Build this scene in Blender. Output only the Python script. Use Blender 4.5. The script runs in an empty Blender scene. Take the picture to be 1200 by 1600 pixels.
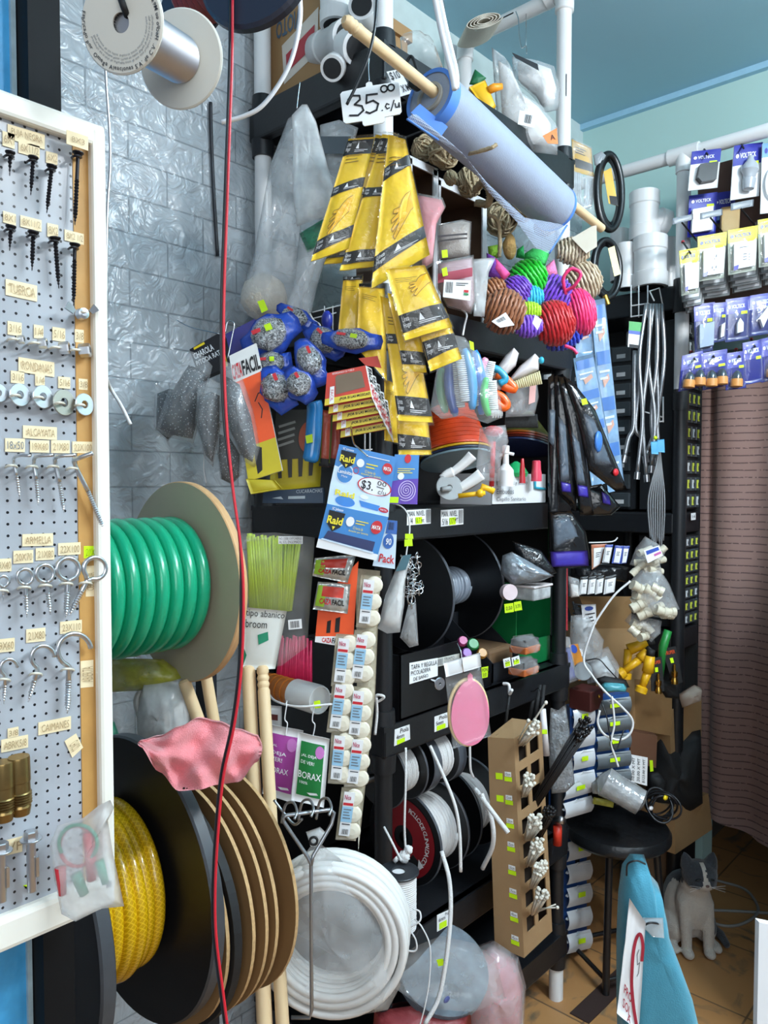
import bpy, bmesh, math, random
from mathutils import Vector as V, Matrix, noise
random.seed(7)
SC = bpy.context.scene
PI = math.pi
# ------------------------------------------------------------------ camera
YAW = math.radians(42.25); PITCH = math.atan(45/1200); FPX = 1200.0
C0 = V((0, 0, 1.5))
FW = V((math.cos(YAW)*math.cos(PITCH), math.sin(YAW)*math.cos(PITCH), -math.sin(PITCH)))
RT = V((math.sin(YAW), -math.cos(YAW), 0))
UP = RT.cross(FW)
cam_d = bpy.data.cameras.new('camera'); cam = bpy.data.objects.new('camera', cam_d)
SC.collection.objects.link(cam); SC.camera = cam
cam_d.sensor_fit = 'AUTO'; cam_d.sensor_width = 36; cam_d.lens = 36*FPX/1600; cam_d.clip_start = .01
mm = Matrix((RT, UP, -FW)).transposed().to_4x4(); mm.translation = C0
cam.matrix_world = mm
# ------------------------------------------------------------------ world, lamps, exposure
SC.view_settings.view_transform = 'Standard'; SC.view_settings.look = 'None'
SC.view_settings.exposure = 0.0; SC.view_settings.gamma = 1; SC.view_settings.use_curve_mapping = False
wd = bpy.data.worlds.new('world'); SC.world = wd; wd.use_nodes = True
wd.node_tree.nodes['Background'].inputs[0].default_value = (.72, .84, 1, 1)
wd.node_tree.nodes['Background'].inputs[1].default_value = .33
def lamp(name, loc, rot, sx, sy, power, col):
    l = bpy.data.lights.new(name, 'AREA'); l.shape = 'RECTANGLE'; l.size = sx; l.size_y = sy
    l.energy = power; l.color = col
    o = bpy.data.objects.new(name, l); SC.collection.objects.link(o)
    o.location = loc; o.rotation_euler = rot; return o
# tube lamp on the ceiling over the aisle, and daylight through the shop front behind the camera
lamp('hanging_tube_lamp', (1.45, -.62, 2.72), (0, 0, math.radians(35)), 1.25, .12, 30, (.93, .97, 1))
lamp('hanging_tube_lamp_top', (1.45, -.62, 2.74), (PI, 0, math.radians(-35)), 1.25, .12, 50, (.85, .93, 1))
for i in (-1, 0, 1):   # the tube also shines sideways
    l = bpy.data.lights.new('hanging_tube_glow', 'POINT'); l.energy = 33; l.color = (.92, .97, 1); l.shadow_soft_size = .06
    o = bpy.data.objects.new('hanging_tube_glow', l); SC.collection.objects.link(o); o.location = (1.45+.34*i, -.62+.24*i, 2.70)
lamp('shop_front_daylight', (-.9, -1.3, 2.15), (math.radians(66), 0, math.radians(-45)), 1.8, 1.5, 37, (.90, .96, 1))

# ------------------------------------------------------------------ pixel helpers
def ray(px, py): return FW + RT*((px-600)/FPX) + UP*((800-py)/FPX)
def on(px, py, s):
    r = ray(px, py)
    if isinstance(s, (int, float)): return C0 + r*s
    k = 'XYZ'.index(s[0]); return C0 + r*((s[1]-C0[k])/r[k])
def pm(n, d): return n*d/FPX
# ------------------------------------------------------------------ materials
def lin(h):
    h = h.lstrip('#'); out = []
    for i in (0, 2, 4):
        c = int(h[i:i+2], 16)/255
        out.append(c/12.92 if c <= .04045 else ((c+.055)/1.055)**2.4)
    return (*out, 1)
MATS = {}
def mat(name, col='#808080', rough=.5, metal=0, var=.1, vs=25, bump=0, bs=80, alpha=1, clear=0, emit=0, spec=.5, sheen=0, stretch=None):
    if name in MATS: return MATS[name]
    M = bpy.data.materials.new(name); MATS[name] = M; M.use_nodes = True
    nt = M.node_tree; N = nt.nodes; L = nt.links; b = N['Principled BSDF']; out = N['Material Output']
    b.inputs['Roughness'].default_value = rough; b.inputs['Metallic'].default_value = metal
    b.inputs['Specular IOR Level'].default_value = spec
    b.inputs['Coat Weight'].default_value = clear; b.inputs['Coat Roughness'].default_value = .12
    if sheen: b.inputs['Sheen Weight'].default_value = sheen
    c = lin(col)
    tc = N.new('ShaderNodeTexCoord'); src = tc.outputs['Object']
    if stretch:
        mp = N.new('ShaderNodeMapping'); mp.inputs['Scale'].default_value = stretch
        L.new(src, mp.inputs[0]); src = mp.outputs[0]
    nz = N.new('ShaderNodeTexNoise'); nz.inputs['Scale'].default_value = vs; nz.inputs['Detail'].default_value = 3
    L.new(src, nz.inputs['Vector'])
    mx = N.new('ShaderNodeMix'); mx.data_type = 'RGBA'
    mx.inputs[6].default_value = tuple(max(0, x*(1-var)) for x in c[:3]) + (1,)
    mx.inputs[7].default_value = tuple(min(1, x*(1+var)) for x in c[:3]) + (1,)
    L.new(nz.outputs[0], mx.inputs[0]); L.new(mx.outputs[2], b.inputs['Base Color'])
    if bump:
        n2 = N.new('ShaderNodeTexNoise'); n2.inputs['Scale'].default_value = bs; n2.inputs['Detail'].default_value = 2
        L.new(src, n2.inputs['Vector'])
        bp = N.new('ShaderNodeBump'); bp.inputs['Strength'].default_value = bump; bp.inputs['Distance'].default_value = .004
        L.new(n2.outputs[0], bp.inputs['Height']); L.new(bp.outputs[0], b.inputs['Normal'])
    if emit:
        b.inputs['Emission Color'].default_value = c; b.inputs['Emission Strength'].default_value = emit
    if alpha < 1:
        tr = N.new('ShaderNodeBsdfTransparent'); ms = N.new('ShaderNodeMixShader')
        rp = N.new('ShaderNodeValToRGB'); n3 = N.new('ShaderNodeTexNoise'); n3.inputs['Scale'].default_value = bs*.35; n3.inputs['Detail'].default_value = 4
        L.new(src, n3.inputs['Vector'])
        rp.color_ramp.elements[0].position = .35; rp.color_ramp.elements[1].position = .72
        lo, hi = alpha*.75, min(1, alpha*1.6)
        rp.color_ramp.elements[0].color = (lo, lo, lo, 1); rp.color_ramp.elements[1].color = (hi, hi, hi, 1)
        L.new(n3.outputs[0], rp.inputs[0]); fr = N.new('ShaderNodeFresnel'); fr.inputs[0].default_value = 1.4; ge = N.new('ShaderNodeNewGeometry'); fm = N.new('ShaderNodeMath'); fm.operation = 'MULTIPLY_ADD'; L.new(ge.outputs['Backfacing'], fm.inputs[0]); fm.inputs[1].default_value = -1; fm.inputs[2].default_value = 1; f2 = N.new('ShaderNodeMath'); f2.operation = 'MULTIPLY'; L.new(fm.outputs[0], f2.inputs[0]); L.new(fr.outputs[0], f2.inputs[1])
        if bump: L.new(bp.outputs[0], fr.inputs['Normal'])
        gl = N.new('ShaderNodeBsdfGlossy'); gl.inputs['Roughness'].default_value = rough; m2 = N.new('ShaderNodeMixShader')
        if bump: L.new(bp.outputs[0], gl.inputs['Normal'])
        L.new(rp.outputs[0], ms.inputs[0]); L.new(f2.outputs[0], m2.inputs[0]); L.new(ms.outputs[0], m2.inputs[1]); L.new(gl.outputs[0], m2.inputs[2])
        L.new(tr.outputs[0], ms.inputs[1]); L.new(b.outputs[0], ms.inputs[2]); L.new(m2.outputs[0], out.inputs[0])
    return M
def clearfilm(name='clear_film', alpha=.16, col='#eef2f5', rough=.12, bump=.5, bs=45):
    return mat(name, col, rough, alpha=alpha, bump=bump, bs=bs, spec=.8)
BLACK = mat('black_plastic', '#17191d', .42, var=.25, bump=.08, bs=200)
BLACKM = mat('matt_black', '#121214', .7, var=.3)
WHITE = mat('white_paper', '#eef0f2', .55, var=.03)
CREAM = mat('cream_label', '#e9d7b0', .6, var=.06)
INK = mat('black_ink', '#15151a', .6)
FAINT = mat('faded_ink', '#b9a583', .6)
GREY = mat('grey_ink', '#6d7178', .6)
WPVC = mat('white_pvc', '#e4e5e6', .32, var=.05, vs=6)
STEEL = mat('zinc_steel', '#c3c6ca', .3, 1, var=.15)
CHROME = mat('bright_wire', '#d5d8dc', .18, 1)
LIME = mat('lime_sticker', '#c9f000', .55, var=.05)
YEL = mat('yellow_print', '#f2d21f', .5); RED = mat('red_print', '#c8202c', .5); BLUE = mat('blue_print', '#2b4fb0', .45)
NAVY = mat('navy_print', '#20257a', .4); ORANGE = mat('orange_print', '#f0561d', .5)
KRAFT = mat('kraft_cardboard', '#a27f56', .75, var=.12, vs=14)
DKRAFT = mat('dark_cardboard', '#8a6840', .8, var=.15, vs=10)
WOOD = mat('pale_wood', '#d9bd94', .55, var=.16, vs=18, stretch=(1, 1, .08))
FILM = clearfilm(); MILKY = clearfilm('milky_film', .42, '#e6eaec', .22)
SMOKE = clearfilm('light_film', .26, '#e9eef2', .15)
WIREW = mat('white_coated_wire', '#e8eaec', .35)
# ------------------------------------------------------------------ mesh builder
class MB:
    def __init__(s, *mats): s.v = []; s.f = []; s.fm = []; s.fs = []; s.mats = list(mats); s.m = 0
    def use(s, m):
        if m not in s.mats: s.mats.append(m)
        s.m = s.mats.index(m); return s
    def add(s, vs, fs, smooth=False):
        o = len(s.v); s.v += [V(p) for p in vs]
        for f in fs: s.f.append([o+i for i in f]); s.fm.append(s.m); s.fs.append(smooth)
        return s
    def box(s, c, size, R=None, bev=0):
        bm = bmesh.new(); bmesh.ops.create_cube(bm, size=1)
        for v in bm.verts: v.co = V((v.co.x*size[0], v.co.y*size[1], v.co.z*size[2]))
        if bev: bmesh.ops.bevel(bm, geom=bm.edges[:], offset=bev, segments=2, affect='EDGES', profile=.5)
        bm.verts.index_update(); c = V(c)
        s.add([c + (R @ v.co if R else v.co) for v in bm.verts], [[v.index for v in f.verts] for f in bm.faces]); bm.free(); return s
    def span(s, a, b, bev=0):
        a = V(a); b = V(b); return s.box((a+b)/2, [abs(x) for x in (b-a)], None, bev)
    def ring(s, c, x, y, r, n): return [c + (x*math.cos(2*PI*i/n) + y*math.sin(2*PI*i/n))*r for i in range(n)]
    def lathe(s, p, ax, prof, n=32, smooth=True, capped=True):
        p = V(p); ax = V(ax).normalized(); x = ax.orthogonal().normalized(); y = ax.cross(x)
        vs = []; fs = []
        R = lambda q: s.ring(p+ax*q[1], x, y, max(q[0], 1e-5), n)
        for k in range(len(prof)-1):
            a, b = prof[k], prof[k+1]; d = math.atan2(b[0]-a[0], b[1]-a[1])
            if k == 0 or abs(d-d0) > .6 or not smooth: vs += R(a)
            o = len(vs)-n; vs += R(b); d0 = d
            for i in range(n):
                j = (i+1) % n; fs.append([o+i, o+j, o+n+j, o+n+i])
        if capped:
            for q, w in ((prof[0], -1), (prof[-1], 1)): o = len(vs); vs += R(q); fs.append(list(range(o, o+n))[::w])
        return s.add(vs, fs, smooth)
    def cyl(s, a, b, r, r2=None, n=16, smooth=True):
        a = V(a); b = V(b); r2 = r if r2 is None else r2; L = (b-a).length
        return s.lathe(a, b-a, [(r, 0), (r, 0), (r2, L), (r2, L)] if False else [(r, 0), (r2, L)], n, smooth)
    def disc(s, p, ax, R, th, hole=0, n=48, bev=.002):
        e = min(bev, th/3)
        if hole: return s.lathe(V(p), ax, [(hole, 0), (R-e, 0), (R, e), (R, th-e), (R-e, th), (hole, th), (hole, 0)], n, False, False)
        return s.lathe(V(p), ax, [(R-e, 0), (R, e), (R, th-e), (R-e, th)], n, False)
    def tube(s, pts, r, n=8, closed=False, lobes=0, twist=0, depth=.2):
        pts = [V(p) for p in pts]; m = len(pts); rs = r if isinstance(r, (list, tuple)) else [r]*m
        vs = []; fs = []; x = None; ln = 0
        for i, p in enumerate(pts):
            t = (pts[(i+1) % m]-pts[i-1]) if closed else (pts[min(i+1, m-1)]-pts[max(i-1, 0)])
            t = t.normalized() if t.length > 1e-9 else V((0, 0, 1))
            x = t.orthogonal() if x is None else x - t*x.dot(t)
            if x.length < 1e-6: x = t.orthogonal()
            x.normalize(); y = t.cross(x)
            if i: ln += (p-pts[i-1]).length
            for k in range(n):
                a = 2*PI*k/n
                q = rs[i]*(1+depth*(math.cos(lobes*(a-twist*ln))-.5)) if lobes else rs[i]
                vs.append(p + (x*math.cos(a)+y*math.sin(a))*q)
        for i in range(m if closed else m-1):
            for k in range(n):
                a, b = i*n+k, i*n+(k+1) % n; j = ((i+1) % m)*n
                fs.append([a, b, j+(k+1) % n, j+k])
        if not closed: fs.append(list(range(n))[::-1]); fs.append([(m-1)*n+k for k in range(n)])
        return s.add(vs, fs, True)
    def ell(s, c, rx, ry, rz, R=None, n=16, m=10, rough=0, seed=0):
        c = V(c); vs = []; fs = []
        for j in range(m+1):
            ph = PI*j/m
            for i in range(n):
                th = 2*PI*i/n
                q = V((rx*math.sin(ph)*math.cos(th), ry*math.sin(ph)*math.sin(th), rz*math.cos(ph)))
                if rough: q *= 1 + rough*noise.noise(q*(2.2/max(rx, ry, rz)) + V((seed*7.1, seed, 0)))
                vs.append(c + (R @ q if R else q))
        for j in range(m):
            for i in range(n):
                k = (i+1) % n; fs.append([j*n+i, (j+1)*n+i, (j+1)*n+k, j*n+k])
        return s.add(vs, fs, True)
    def prism(s, pts, vec, smooth=False):
        pts = [V(p) for p in pts]; n = len(pts); vec = V(vec)
        return s.add(pts + [p+vec for p in pts], [list(range(n))[::-1], list(range(n, 2*n))] + [[i, (i+1) % n, n+(i+1) % n, n+i] for i in range(n)], smooth)
    def grid(s, fn, nu, nv, smooth=True):
        vs = [fn(i/nu, j/nv) for j in range(nv+1) for i in range(nu+1)]
        w = nu+1
        return s.add(vs, [[j*w+i, j*w+i+1, (j+1)*w+i+1, (j+1)*w+i] for j in range(nv) for i in range(nu)], smooth)
    def sheet(s, fn, nu, nv, th):
        """a sheet with real thickness: fn(u,v) -> point, th = offset vector"""
        th = V(th); w = nu+1; k = w*(nv+1)
        a = [fn(i/nu, j/nv) for j in range(nv+1) for i in range(nu+1)]
        q = [[j*w+i, j*w+i+1, (j+1)*w+i+1, (j+1)*w+i] for j in range(nv) for i in range(nu)]
        rim = list(range(w)) + [j*w+nu for j in range(1, nv+1)] + [nv*w+i for i in range(nu-1, -1, -1)] + [j*w for j in range(nv-1, 0, -1)]
        fs = q + [[k+i for i in f[::-1]] for f in q] + [[rim[i-1], rim[i], k+rim[i], k+rim[i-1]] for i in range(len(rim))]
        return s.add(a + [p+th for p in a], fs, True)
    def pillow(s, pts, th, wr=.15, rings=6, sub=3, seed=0, back=1, flat=2.0):
        """closed puffed shape from a 3-D outline; th = half thickness, wr = wrinkle share"""
        pts = [V(p) for p in pts]; c = sum(pts, V())/len(pts)
        nrm = V()
        for i in range(len(pts)): nrm += (pts[i-1]-c).cross(pts[i]-c)
        nrm.normalize()
        if nrm.dot(C0-c) < 0: nrm = -nrm
        o = []
        for i in range(len(pts)):
            a, b = pts[i], pts[(i+1) % len(pts)]
            o += [a.lerp(b, k/sub) for k in range(sub)]
        n = len(o); size = max((p-c).length for p in o); sd = V((seed*3.7, seed*1.3, seed))
        vs = []
        def lay(sgn):
            r = []
            for k in range(rings+1):
                t = 1 - k/rings
                for p in o:
                    q = c + (p-c)*t
                    h = (1-t**flat)**.55
                    w = noise.noise(q*(5/size)+sd)*.6 + abs(noise.noise(q*(11/size)+sd))*.8-.3
                    r.append(q + nrm*(sgn*th*h + wr*th*w*min(1, 3*(1-t)+.15)))
            return r
        A = lay(1); B = lay(-back); vs = A+B; fs = []; NB = len(A)
        for base, rev in ((0, False), (NB, True)):
            for k in range(rings):
                for i in range(n):
                    j = (i+1) % n
                    f = [base+k*n+i, base+k*n+j, base+(k+1)*n+j, base+(k+1)*n+i]
                    fs.append(f[::-1] if rev else f)
        for i in range(n): fs.append([i, NB+i, NB+(i+1) % n, (i+1) % n])
        return s.add(vs, fs, True)
# ------------------------------------------------------------------ lettering
_TX = {}
def text_mesh(t, bold=0):
    if (t, bold) in _TX: return _TX[t, bold]
    cu = bpy.data.curves.new('t', 'FONT'); cu.body = t; cu.resolution_u = 2; cu.offset = bold
    o = bpy.data.objects.new('t', cu); SC.collection.objects.link(o)
    me = bpy.data.meshes.new_from_object(o.evaluated_get(bpy.context.evaluated_depsgraph_get()))
    vs = [(v.co.x, v.co.y) for v in me.vertices]; fs = [list(p.vertices) for p in me.polygons]
    bpy.data.objects.remove(o); bpy.data.curves.remove(cu); bpy.data.meshes.remove(me)
    x0 = min(v[0] for v in vs); x1 = max(v[0] for v in vs); y0 = min(v[1] for v in vs); y1 = max(v[1] for v in vs)
    r = ([((x-x0)/(x1-x0+1e-9), (y-y0)/(y1-y0+1e-9)) for x, y in vs], fs, (x1-x0, y1-y0))
    _TX[t, bold] = r; return r
class Card:
    """a four-cornered sheet, box face or bag: (u,v) with v downwards, w out of the face"""
    def __init__(s, q, spec, puff=0, wr=0, seed=0):
        sp = spec if isinstance(spec, list) else [spec]*4
        s.q = [on(p[0], p[1], a) if len(p) == 2 else V(p) for p, a in zip(q, sp)]
        s.n = (s.q[1]-s.q[0]).cross(s.q[3]-s.q[0]).normalized()
        if s.n.dot(C0-s.q[0]) < 0: s.n = -s.n
        s.puff = puff; s.wr = wr; s.seed = seed
    def P(s, u, v, w=0, sg=1):
        a, b, c, d = s.q
        p = a.lerp(b, u).lerp(d.lerp(c, u), v); k = 0
        if s.puff: k = s.puff*(max(0, math.sin(PI*u))*max(0, math.sin(PI*v)))**.5*sg
        if s.wr: k += s.wr*noise.noise(V((u*3.1+s.seed, v*4.3, s.seed*1.7)))
        return p + s.n*(k+w)
    def body(s, mb, th=.002, nu=8, nv=10):
        if not s.puff and not s.wr: nu = nv = 1
        w = nu+1; k = w*(nv+1)
        a = [s.P(i/nu, j/nv) for j in range(nv+1) for i in range(nu+1)]
        b = [s.P(i/nu, j/nv, -th, -1) for j in range(nv+1) for i in range(nu+1)]
        q = [[j*w+i, j*w+i+1, (j+1)*w+i+1, (j+1)*w+i] for j in range(nv) for i in range(nu)]
        rim = list(range(w)) + [j*w+nu for j in range(1, nv+1)] + [nv*w+i for i in range(nu-1, -1, -1)] + [j*w for j in range(nv-1, 0, -1)]
        mb.add(a+b, [f[::-1] for f in q] + [[k+i for i in f] for f in q] + [[rim[i], rim[i-1], k+rim[i-1], k+rim[i]] for i in range(len(rim))], bool(s.puff or s.wr))
        return s
    def rect(s, mb, u0, v0, u1, v1, w=.0008):
        n = 1 if not (s.puff or s.wr) else 6
        mb.grid(lambda a, b: s.P(u0+(u1-u0)*a, v0+(v1-v0)*b, w), n, n, True); return s
    def oval(s, mb, cu, cv, ru, rv, w=.001, n=24, hole=0):
        o = [s.P(cu+ru*math.cos(2*PI*i/n), cv+rv*math.sin(2*PI*i/n), w) for i in range(n)]
        if not hole: mb.add(o, [list(range(n))])
        else:
            i2 = [s.P(cu+ru*hole*math.cos(2*PI*i/n), cv+rv*hole*math.sin(2*PI*i/n), w) for i in range(n)]
            mb.add(o+i2, [[i, (i+1) % n, n+(i+1) % n, n+i] for i in range(n)])
        return s
    def poly(s, mb, pts, w=.001):
        mb.add([s.P(u, v, w) for u, v in pts], [list(range(len(pts)))]); return s
    def line(s, mb, pts, r, w=.001):
        """drawn stroke of half-width r (in metres) along uv points"""
        P = [s.P(u, v, w) for u, v in pts]
        for a, b in zip(P, P[1:]):
            t = (b-a); 
            if t.length < 1e-7: continue
            t.normalize(); x = t.cross(s.n)*r; a2 = a-t*r*.6; b2 = b+t*r*.6
            mb.add([a2-x, b2-x, b2+x, a2+x], [[0, 1, 2, 3]])
        return s
    def text(s, mb, t, u0, v0, u1, v1, w=.0014, bold=0, rot=0, slant=0):
        vs, fs, _ = text_mesh(t, bold); out = []
        for x, y in vs:
            if rot: a, b = (y, x) if rot == 1 else (1-y, 1-x) if rot == 2 else (1-x, y)
            else: a, b = x, 1-y
            if slant: b2 = b; out.append(s.P(u0+(u1-u0)*a, v0+(v1-v0)*b + slant*a, w)); continue
            out.append(s.P(u0+(u1-u0)*a, v0+(v1-v0)*b, w))
        mb.add(out, fs); return s
    def bars(s, mb, u0, v0, u1, v1, n=9, w=.0012):
        for i in range(n):
            a = u0+(u1-u0)*i/n; s.rect(mb, a, v0, a+(u1-u0)/n*(.35+.4*((i*7) % 3)/3), v1, w)
        return s
    def lines(s, mb, u0, v0, u1, v1, n=4, w=.001, k=.35):
        for i in range(n):
            a = v0+(v1-v0)*i/n; s.rect(mb, u0, a, u1-(u1-u0)*.25*((i*5) % 3)/2, a+(v1-v0)/n*k, w)
        return s
# ------------------------------------------------------------------ scene objects
def _obj(name, mb, off):
    me = bpy.data.meshes.new(name)
    me.from_pydata([p-off for p in mb.v], [], mb.f)
    for m in mb.mats: me.materials.append(m)
    me.polygons.foreach_set('material_index', mb.fm); me.polygons.foreach_set('use_smooth', mb.fs); me.update()
    o = bpy.data.objects.new(name, me); SC.collection.objects.link(o); return o
def _tag(o, label, cat, group=None, kind=None):
    if label: o['label'] = label
    if cat: o['category'] = cat
    if group: o['group'] = group
    if kind: o['kind'] = kind
    return o
def _base(mbs):
    P = [p for m in mbs for p in m.v]
    return V(((min(p.x for p in P)+max(p.x for p in P))/2, (min(p.y for p in P)+max(p.y for p in P))/2, min(p.z for p in P)))
def S(name, label, cat, mb, group=None, kind=None):
    b = _base([mb]); o = _obj(name, mb, b); o.location = b; return _tag(o, label, cat, group, kind)
def T(name, label, cat, parts, group=None):
    parts = [p for p in parts if p[1].v]
    b = _base([p[1] for p in parts])
    r = bpy.data.objects.new(name, None); SC.collection.objects.link(r); r.location = b; r.empty_display_size = .02
    _tag(r, label, cat, group)
    for p in parts:
        o = _obj(p[0], p[1], b); o.parent = r
        if len(p) > 3: o['label'] = p[3]
        for q in (p[2] if len(p) > 2 and p[2] else []):
            if q[1].v:
                c = _obj(q[0], q[1], b); c.parent = o
                if len(q) > 2: c['label'] = q[2]
    return r
def structure(name, mb): 
    b = _base([mb]); o = _obj(name, mb, b); o.location = b; o['kind'] = 'structure'; return o
def copy_tree(o, parent=None):
    c = o.copy(); SC.collection.objects.link(c); c.parent = parent
    for ch in list(o.children): copy_tree(ch, c)
    return c
def curve(pts, n=8):
    """Catmull-Rom through points"""
    pts = [V(p) for p in pts]; P = [pts[0]*2-pts[1]] + pts + [pts[-1]*2-pts[-2]]; out = []
    for i in range(1, len(P)-2):
        a, b, c, d = P[i-1:i+3]
        for k in range(n):
            t = k/n
            out.append(.5*((2*b) + (c-a)*t + (2*a-5*b+4*c-d)*t*t + (3*b-a-3*c+d)*t**3))
    return out + [pts[-1]]
def pxcurve(pts, s, n=8):
    return curve([on(p[0], p[1], p[2] if len(p) > 2 else s) for p in pts], n)
# ================================================================== SETTING
SX, SY, YW, XB, ZC = 1.184, 1.075, 1.54, 2.90, 2.95
def mathn(nt, op, a, b=None):
    n = nt.nodes.new('ShaderNodeMath'); n.operation = op
    for i, x in enumerate((a, b)):
        if x is None: continue
        if isinstance(x, (int, float)): n.inputs[i].default_value = x
        else: nt.links.new(x, n.inputs[i])
    return n.outputs[0]
def brick_mat():
    M = bpy.data.materials.new('embossed_brick_foam'); M.use_nodes = True; nt = M.node_tree; N = nt.nodes; L = nt.links; b = N['Principled BSDF']
    tc = N.new('ShaderNodeTexCoord'); sp = N.new('ShaderNodeSeparateXYZ'); L.new(tc.outputs['Object'], sp.inputs[0])
    cb = N.new('ShaderNodeCombineXYZ'); L.new(sp.outputs[0], cb.inputs[0]); L.new(sp.outputs[2], cb.inputs[1])
    br = N.new('ShaderNodeTexBrick'); L.new(cb.outputs[0], br.inputs['Vector'])
    br.inputs['Scale'].default_value = 1; br.inputs['Brick Width'].default_value = .19; br.inputs['Row Height'].default_value = .0785
    br.inputs['Mortar Size'].default_value = .0018; br.inputs['Mortar Smooth'].default_value = .3
    br.inputs['Color1'].default_value = lin('#b9c0c6'); br.inputs['Color2'].default_value = lin('#adb5bb'); br.inputs['Mortar'].default_value = lin('#98a0a6')
    L.new(br.outputs['Color'], b.inputs['Base Color']); b.inputs['Roughness'].default_value = .24
    nz = N.new('ShaderNodeTexNoise'); nz.inputs['Scale'].default_value = 20; nz.inputs['Detail'].default_value = 2.5; nz.inputs['Distortion'].default_value = 1.6
    L.new(cb.outputs[0], nz.inputs['Vector'])
    h = mathn(nt, 'SUBTRACT', mathn(nt, 'MULTIPLY', nz.outputs[0], 1.0), mathn(nt, 'MULTIPLY', br.outputs['Fac'], .9))
    bp = N.new('ShaderNodeBump'); bp.inputs['Strength'].default_value = .85; bp.inputs['Distance'].default_value = .012
    L.new(h, bp.inputs['Height']); L.new(bp.outputs[0], b.inputs['Normal']); return M
def floor_mat():
    M = bpy.data.materials.new('worn_orange_tile'); M.use_nodes = True; nt = M.node_tree; N = nt.nodes; L = nt.links; b = N['Principled BSDF']
    tc = N.new('ShaderNodeTexCoord'); br = N.new('ShaderNodeTexBrick'); L.new(tc.outputs['Object'], br.inputs['Vector'])
    br.offset = 0; br.inputs['Scale'].default_value = 1; br.inputs['Brick Width'].default_value = .33; br.inputs['Row Height'].default_value = .33; br.inputs['Mortar Size'].default_value = .003
    br.inputs['Color1'].default_value = lin('#b08050'); br.inputs['Color2'].default_value = lin('#a37446'); br.inputs['Mortar'].default_value = lin('#6a5038')
    nz = N.new('ShaderNodeTexNoise'); nz.inputs['Scale'].default_value = 7; nz.inputs['Detail'].default_value = 6; nz.inputs['Distortion'].default_value = 1.5; L.new(tc.outputs['Object'], nz.inputs['Vector'])
    rp = N.new('ShaderNodeValToRGB'); rp.color_ramp.elements[0].position = .56; rp.color_ramp.elements[1].position = .66
    L.new(nz.outputs[0], rp.inputs[0]); mx = N.new('ShaderNodeMix'); mx.data_type = 'RGBA'
    L.new(rp.outputs[0], mx.inputs[0]); L.new(br.outputs['Color'], mx.inputs[6]); mx.inputs[7].default_value = lin('#6b5a48')
    L.new(mx.outputs[2], b.inputs['Base Color']); b.inputs['Roughness'].default_value = .45; return M
TEAL = mat('teal_paint', '#b4d6d2', .6, var=.04, vs=3)
CEIL = mat('blue_ceiling_paint', '#9ac3d4', .6, var=.04, vs=2)
structure('wall_left', MB(brick_mat()).span((-.6, YW, 0), (XB+.02, YW+.06, 2.62)))
structure('wall_left.001', MB(mat('pale_wall_paint', '#cfe0e0', .6)).span((-.6, YW, 2.62), (XB+.02, YW+.06, ZC)))
# end wall with a doorway behind the curtain
w = MB(TEAL); w.span((XB, 1.02, 0), (XB+.1, YW, ZC)); w.span((XB, -1.6, 1.98), (XB+.1, 1.02, ZC)); w.span((XB, -1.6, 0), (XB+.1, -.25, 1.98)); structure('wall_back', w)
w = MB(mat('dark_passage_wall', '#4a443c', .8)); w.span((3.9, -1.2, 0), (4.0, YW, 2.3)); w.span((XB+.1, 1.12, 0), (3.9, 1.2, 2.3)); w.span((XB+.1, -1.2, 2.28), (3.9, 1.2, 2.34)); structure('wall_passage', w)
w = MB(mat('light_blocker_white', '#d5d5d2', .5)); w.span((2.06, .1, 0), (2.86, .44, 1.56)); structure('added_light_blocker', w)  # unseen block, added out of view to shade the lower right corner and floor
structure('floor', MB(floor_mat()).span((-1.5, -2.2, -.06), (4.0, YW, 0)))
structure('ceiling', MB(CEIL).span((-.6, -1.6, ZC), (XB+.1, YW+.06, ZC+.08)))
structure('trim_1', MB(mat('pale_blue_cove', '#9cc9e2', .5)).span((XB-.025, -1.6, ZC-.022), (XB, YW, ZC)))
BLUEP = mat('worn_blue_paint', '#3f9bd0', .45, var=.35, vs=30, bump=.35, bs=60)
d = MB(BLUEP); d.span((-.3, .905, .02), (.370, .94, 2.9)); d.use(mat('scraped_edge', '#9db4bd', .5, var=.4, vs=60)).span((.370, .90, .02), (.3755, .94, 2.9)); structure('door_1', d)
structure('trim_2', MB(mat('black_jamb_paint', '#0a0a0c', .7, spec=.2)).span((.3765, .872, 0), (.413, .93, 2.9)))
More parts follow.
